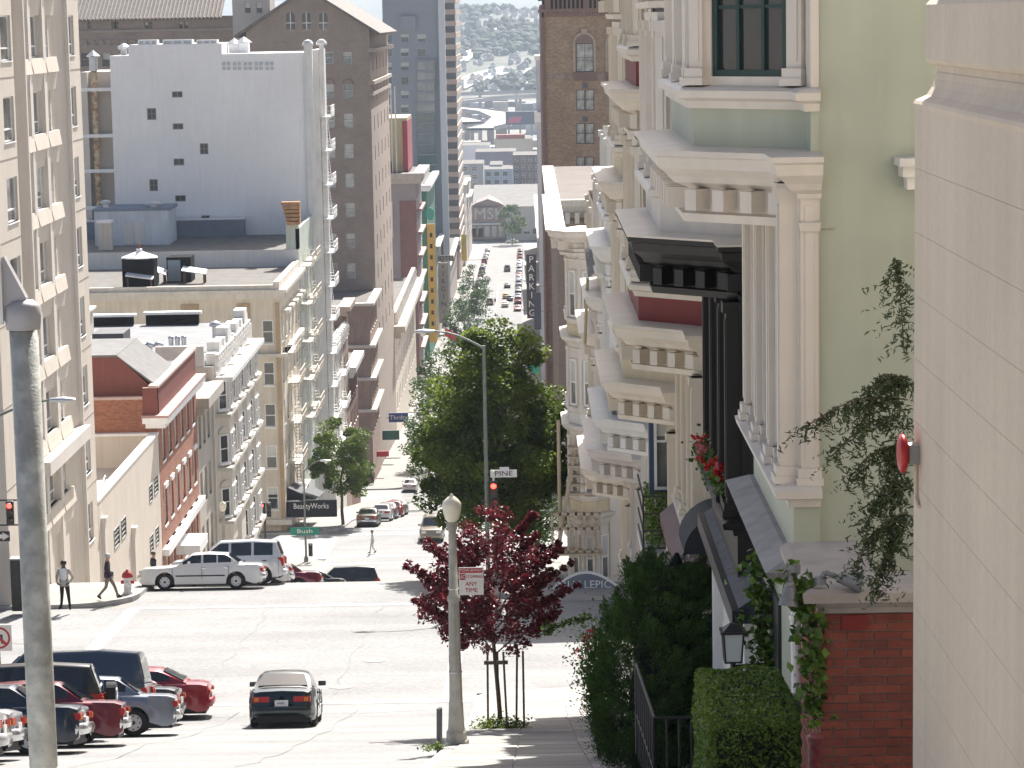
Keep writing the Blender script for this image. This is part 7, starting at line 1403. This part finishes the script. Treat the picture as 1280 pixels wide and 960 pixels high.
for k,(px,py,d,c1) in enumerate(((556,410,420,(.5,.05,.06)),(652,440,190,(.55,.40,.04)),(658,452,180,(.02,.30,.20)))):
    q=PD(px,py,d); t=thing('flag',['red and white striped flag hung over the left pavement','yellow banner flag hung over the right pavement','green banner flag hung over the right pavement'][k],'flag',tuple(q)); b=MB(); n=8; vs=[]
    for i in range(n+1): vs+= [(q.x+.25*i*d/420,q.y+.2*math.sin(i),q.z-.12*i*d/420),(q.x+.25*i*d/420,q.y+.2*math.sin(i),q.z-(1.3+.12*i)*d/420)]
    b.add(vs,[(2*i,2*i+1,2*i+3,2*i+2) for i in range(n)]); o=b.build('cloth',mat('flag_%d'%k,c1,.8,.1),t); o.modifiers.new('s','SOLIDIFY').thickness=.02; b=MB(); b.cyl((q.x,q.y,q.z-1.6*d/420),(q.x-.3 if q.x<-5 else q.x+.0,q.y,q.z+.3),.03,n=5); b.build('staff',SILV,t)
# ================================================================== PEOPLE
def person(label,px,py,d,heading,J,cols,name='person',hair=True,scale=1.,bag=False,group=None):
    """heading 0 = facing down the street; J joint overrides; cols: skin,top,inner,trousers,shoes,hair"""
    q=PD(px,py,d); root=thing(name,label,'person',rz=0,loc=(0,0,0),group=group); root.location=(q.x,d,zg(d)+(.15 if (q.x<KL or q.x>KR) else .01)); root.rotation_euler=(0,0,math.radians(heading)); root.scale=(scale,)*3; OFF[root.name]=Vector((0,0,0))
    B={'pel':(0,0,.95,.145),'sp':(0,0,1.12,.135),'ch':(0,.0,1.33,.155),'nk':(0,.0,1.475,.062),'hd':(0,.02,1.57,.078),'hd2':(0,.025,1.66,.092),'ht':(0,.015,1.735,.06),'nose':(0,.118,1.615,.016)}
    for s_,n in ((-1,'l'),(1,'r')):
        B.update({n+'sh':(s_*.185,0,1.40,.072),n+'el':(s_*.235,-.03,1.13,.052),n+'wr':(s_*.23,.06,.90,.034),n+'ha':(s_*.225,.085,.83,.034),n+'hip':(s_*.095,0,.90,.10),n+'kn':(s_*.10,.02,.50,.066),n+'an':(s_*.10,-.02,.10,.044),n+'to':(s_*.115,.15,.045,.04),n+'he':(s_*.10,-.06,.045,.04)})
    B.update(J); E=[('pel','sp'),('sp','ch'),('ch','nk'),('nk','hd'),('hd','hd2'),('hd2','ht'),('hd2','nose')]
    for n in 'lr':
        E+=[('ch',n+'sh'),(n+'sh',n+'el'),(n+'el',n+'wr'),(n+'wr',n+'ha'),('pel',n+'hip'),(n+'hip',n+'kn'),(n+'kn',n+'an'),(n+'an',n+'to'),(n+'an',n+'he')]
        h=Vector(B[n+'ha'][:3]); w=Vector(B[n+'wr'][:3]); dr=(h-w).normalized(); sd=dr.cross(Vector((0,0,1) if abs(dr.z)<.8 else (0,1,0))).normalized()
        for k in range(4):
            b0=h+sd*(.018*(k-1.5)); ln=(.075,.085,.08,.062)[k]; m1=b0+dr*ln*.55; m2=m1+(dr+sd.cross(dr)*.35)*ln*.45; B['%sf%da'%(n,k)]=(*m1,.0085); B['%sf%db'%(n,k)]=(*m2,.007); E+=[(n+'ha','%sf%da'%(n,k)),('%sf%da'%(n,k),'%sf%db'%(n,k))]
        m1=w.lerp(h,.7)+sd*.045; B[n+'th']=(*m1,.010); B[n+'th2']=(*(m1+dr*.04+sd*.012),.008); E+=[(n+'ha',n+'th'),(n+'th',n+'th2')]
    ks=list(B); me=bpy.data.meshes.new('skel'); me.from_pydata([B[k][:3] for k in ks],[(ks.index(a),ks.index(c)) for a,c in E],[]); o=bpy.data.objects.new('skel',me); COL.objects.link(o)
    o.modifiers.new('skin','SKIN'); sv_=me.skin_vertices[0].data
    for i,k in enumerate(ks): sv_[i].radius=(B[k][3],B[k][3]*(.78 if k in('ch','sp','pel') else 1)); sv_[i].use_root=(k=='pel')
    o.modifiers.new('sub','SUBSURF').levels=1
    dg=bpy.context.evaluated_depsgraph_get(); nm=bpy.data.meshes.new_from_object(o.evaluated_get(dg)); bpy.data.objects.remove(o)
    for c in ('skin','top','inner','trousers','shoes'): nm.materials.append(cols[c])
    segs=[(Vector(B[a][:3]),Vector(B[c][:3]),a,c) for a,c in E]
    def cls(a,c,p):
        if a.startswith('n') or a in('hd','hd2') : return 0
        if c=='nk': return 0 if p.z>1.46 else 1
        if 'f' in a and a[1:2]=='f' or 'th' in a or c[1:] in('ha','th') or c[1:2]=='f': return 0
        if c[1:] in('to','he'): return 4
        if c[1:] in('hip','kn','an') : return 3
        if a=='pel' and p.z<.98: return 3
        return 1
    for pol in nm.polygons:
        c=pol.center; best=None
        for a,e,na,nc in segs:
            ab=e-a; t=max(0,min(1,(c-a).dot(ab)/max(1e-9,ab.length_squared))); dd=(c-a-ab*t).length
            if best is None or dd<best[0]: best=(dd,na,nc)
        k=cls(best[1],best[2],c)
        if k==1 and abs(c.x)<.075 and c.y>.03 and c.z>.95: k=2
        pol.material_index=k; pol.use_smooth=True
    bo=bpy.data.objects.new('body',nm); COL.objects.link(bo); bo.parent=root
    hx,hy,hz_=B['hd2'][:3]
    b=MB(); b.lathe((hx,hy-.018,hz_),[(.098,-.035),(.106,.0),(.10,.05),(.07,.088),(0,.105)],14); b.build('hair',cols['hair'],root,smooth=True)
    for s_ in (-1,1):
        b=MB(); b.lathe((hx+s_*.034,hy+.086,hz_-.02),[(0,-.009),(.011,0),(0,.009)],8); b.build('eye',DARK,root); b=MB(); b.lathe((hx+s_*.09,hy-.005,hz_-.05),[(0,-.03),(.014,0),(0,.03)],8); b.build('ear',cols['skin'],root)
    b=MB(); b.box(hx-.024,hx+.024,hy+.083,hy+.092,hz_-.092,hz_-.084); b.build('mouth',mat('lip',(.22,.07,.06),.6),root)
    # open jacket hem and collar as clothing
    b=MB(); b.lathe((0,0,.86),[(.175,0),(.178,.12),(.168,.2)],16); b.v=[(x,y*.78,z) for x,y,z in b.v]; b.build('jacket_hem',cols['top'],root,smooth=True)
    b=MB(); b.lathe((B['nk'][0],B['nk'][1],1.435),[(.085,0),(.078,.045)],12); b.build('collar',cols['inner'],root)
    if bag: b=MB(); b.box(-.32,-.20,-.10,.16,.82,1.02); b.build('bag',DARK,root,bevel=.02)
    return root
sk=lambda n,c:mat(n,c,.6,.05); 
SKD=sk('deep_skin',(.10,.05,.035)); SKL=sk('light_skin',(.45,.27,.2)); HB=sk('black_hair',(.012,.011,.01)); HGy=sk('grey_hair',(.40,.39,.38))
fab=lambda n,c:mat('cloth_'+n,c,.9,.15,6)
person('man in beige jacket, white shirt and black trousers standing by the cabinet',82,765,93.4,170,{'lel':(-.30,-.08,1.13,.055),'lwr':(-.20,.10,.97,.036),'lha':(-.15,.12,.93,.034),'rel':(.30,-.08,1.13,.055),'rwr':(.22,.10,.97,.036),'rha':(.17,.12,.93,.034),'lan':(-.17,0,.10,.044),'lkn':(-.14,.02,.5,.066),'lto':(-.22,.14,.045,.04),'lhe':(-.16,-.05,.045,.04),'ran':(.15,0,.10,.044),'rto':(.2,.15,.045,.04),'rhe':(.15,-.05,.045,.04)},dict(skin=SKD,top=fab('beige',(.40,.37,.32)),inner=fab('white',(.70,.70,.72)),trousers=fab('black',(.012,.012,.014)),shoes=fab('shoe',(.015,.013,.012)),hair=HB),scale=1.04)
person('grey-haired walker in dark purple jacket striding past the annex',136,752,95.8,-92,{'lkn':(-.08,.22,.52,.064),'lan':(-.08,.34,.12,.043),'lto':(-.08,.50,.10,.038),'lhe':(-.08,.30,.05,.038),'rkn':(.08,-.06,.50,.064),'ran':(.08,-.36,.17,.043),'rto':(.08,-.26,.05,.038),'rhe':(.08,-.42,.14,.038),'lel':(-.23,-.14,1.15,.052),'lwr':(-.22,-.10,.92,.034),'lha':(-.22,-.09,.85,.034),'rel':(.23,.06,1.14,.052),'rwr':(.22,.20,.96,.034),'rha':(.22,.23,.9,.034)},dict(skin=SKL,top=fab('dark_purple',(.03,.022,.035)),inner=fab('dark_purple',(.03,.02,.03)),trousers=fab('taupe',(.20,.17,.15)),shoes=fab('shoe',(.01,.01,.01)),hair=HGy),bag=True)
person('person in a dark coat half hidden behind the white saloon',193,735,113.,-60,{},dict(skin=SKL,top=fab('ink',(.02,.025,.035)),inner=fab('ink',(.02,.02,.03)),trousers=fab('ink',(.02,.02,.03)),shoes=fab('shoe',(.01,.01,.01)),hair=sk('brown_hair',(.08,.05,.03))))
WK={'lkn':(-.08,.14,.52,.064),'lan':(-.08,.2,.12,.043),'lto':(-.08,.36,.06,.038),'lhe':(-.08,.16,.05,.038),'ran':(.08,-.2,.14,.043),'rto':(.08,-.06,.05,.038),'rhe':(.08,-.26,.1,.038)}
pale=dict(skin=SKL,top=fab('pale_grey',(.50,.49,.48)),inner=fab('pale_grey',(.5,.5,.5)),trousers=fab('stone',(.55,.53,.50)),shoes=fab('shoe',(.01,.01,.01)),hair=sk('brown_hair',(.08,.05,.03))); dk=dict(pale,top=fab('ink',(.02,.02,.03)),inner=fab('ink',(.02,.02,.03)),trousers=fab('black',(.01,.01,.01)))
person('person in pale clothes crossing at the second crossing',466,693,188.5,90,WK,pale); person('person in dark clothes on the pavement below the red sign',466,607,309,0,WK,dk); person('person in dark clothes on the far roadway crossing',619,378,640,0,WK,dk)
# ================================================================== HAZE
b=MB(); b.box(-6600,6600,-80,12000,-95,75); hzo=b.build('haze',None,None) if 0 else None
me=bpy.data.meshes.new('haze'); me.from_pydata(b.v,[],b.f); hzo=bpy.data.objects.new('haze',me); COL.objects.link(hzo); hzo['kind']='stuff'; hzo['label']='pale even haze filling the air'
hm=bpy.data.materials.new('haze_air'); hm.use_nodes=True; N=hm.node_tree.nodes; N.remove(N['Principled BSDF']); pv=N.new('ShaderNodeVolumePrincipled'); pv.inputs['Color'].default_value=(.76,.87,1.,1); pv.inputs['Density'].default_value=1.35e-4; pv.inputs['Anisotropy'].default_value=0.; hm.node_tree.links.new(pv.outputs[0],N['Material Output'].inputs['Volume']); me.materials.append(hm)
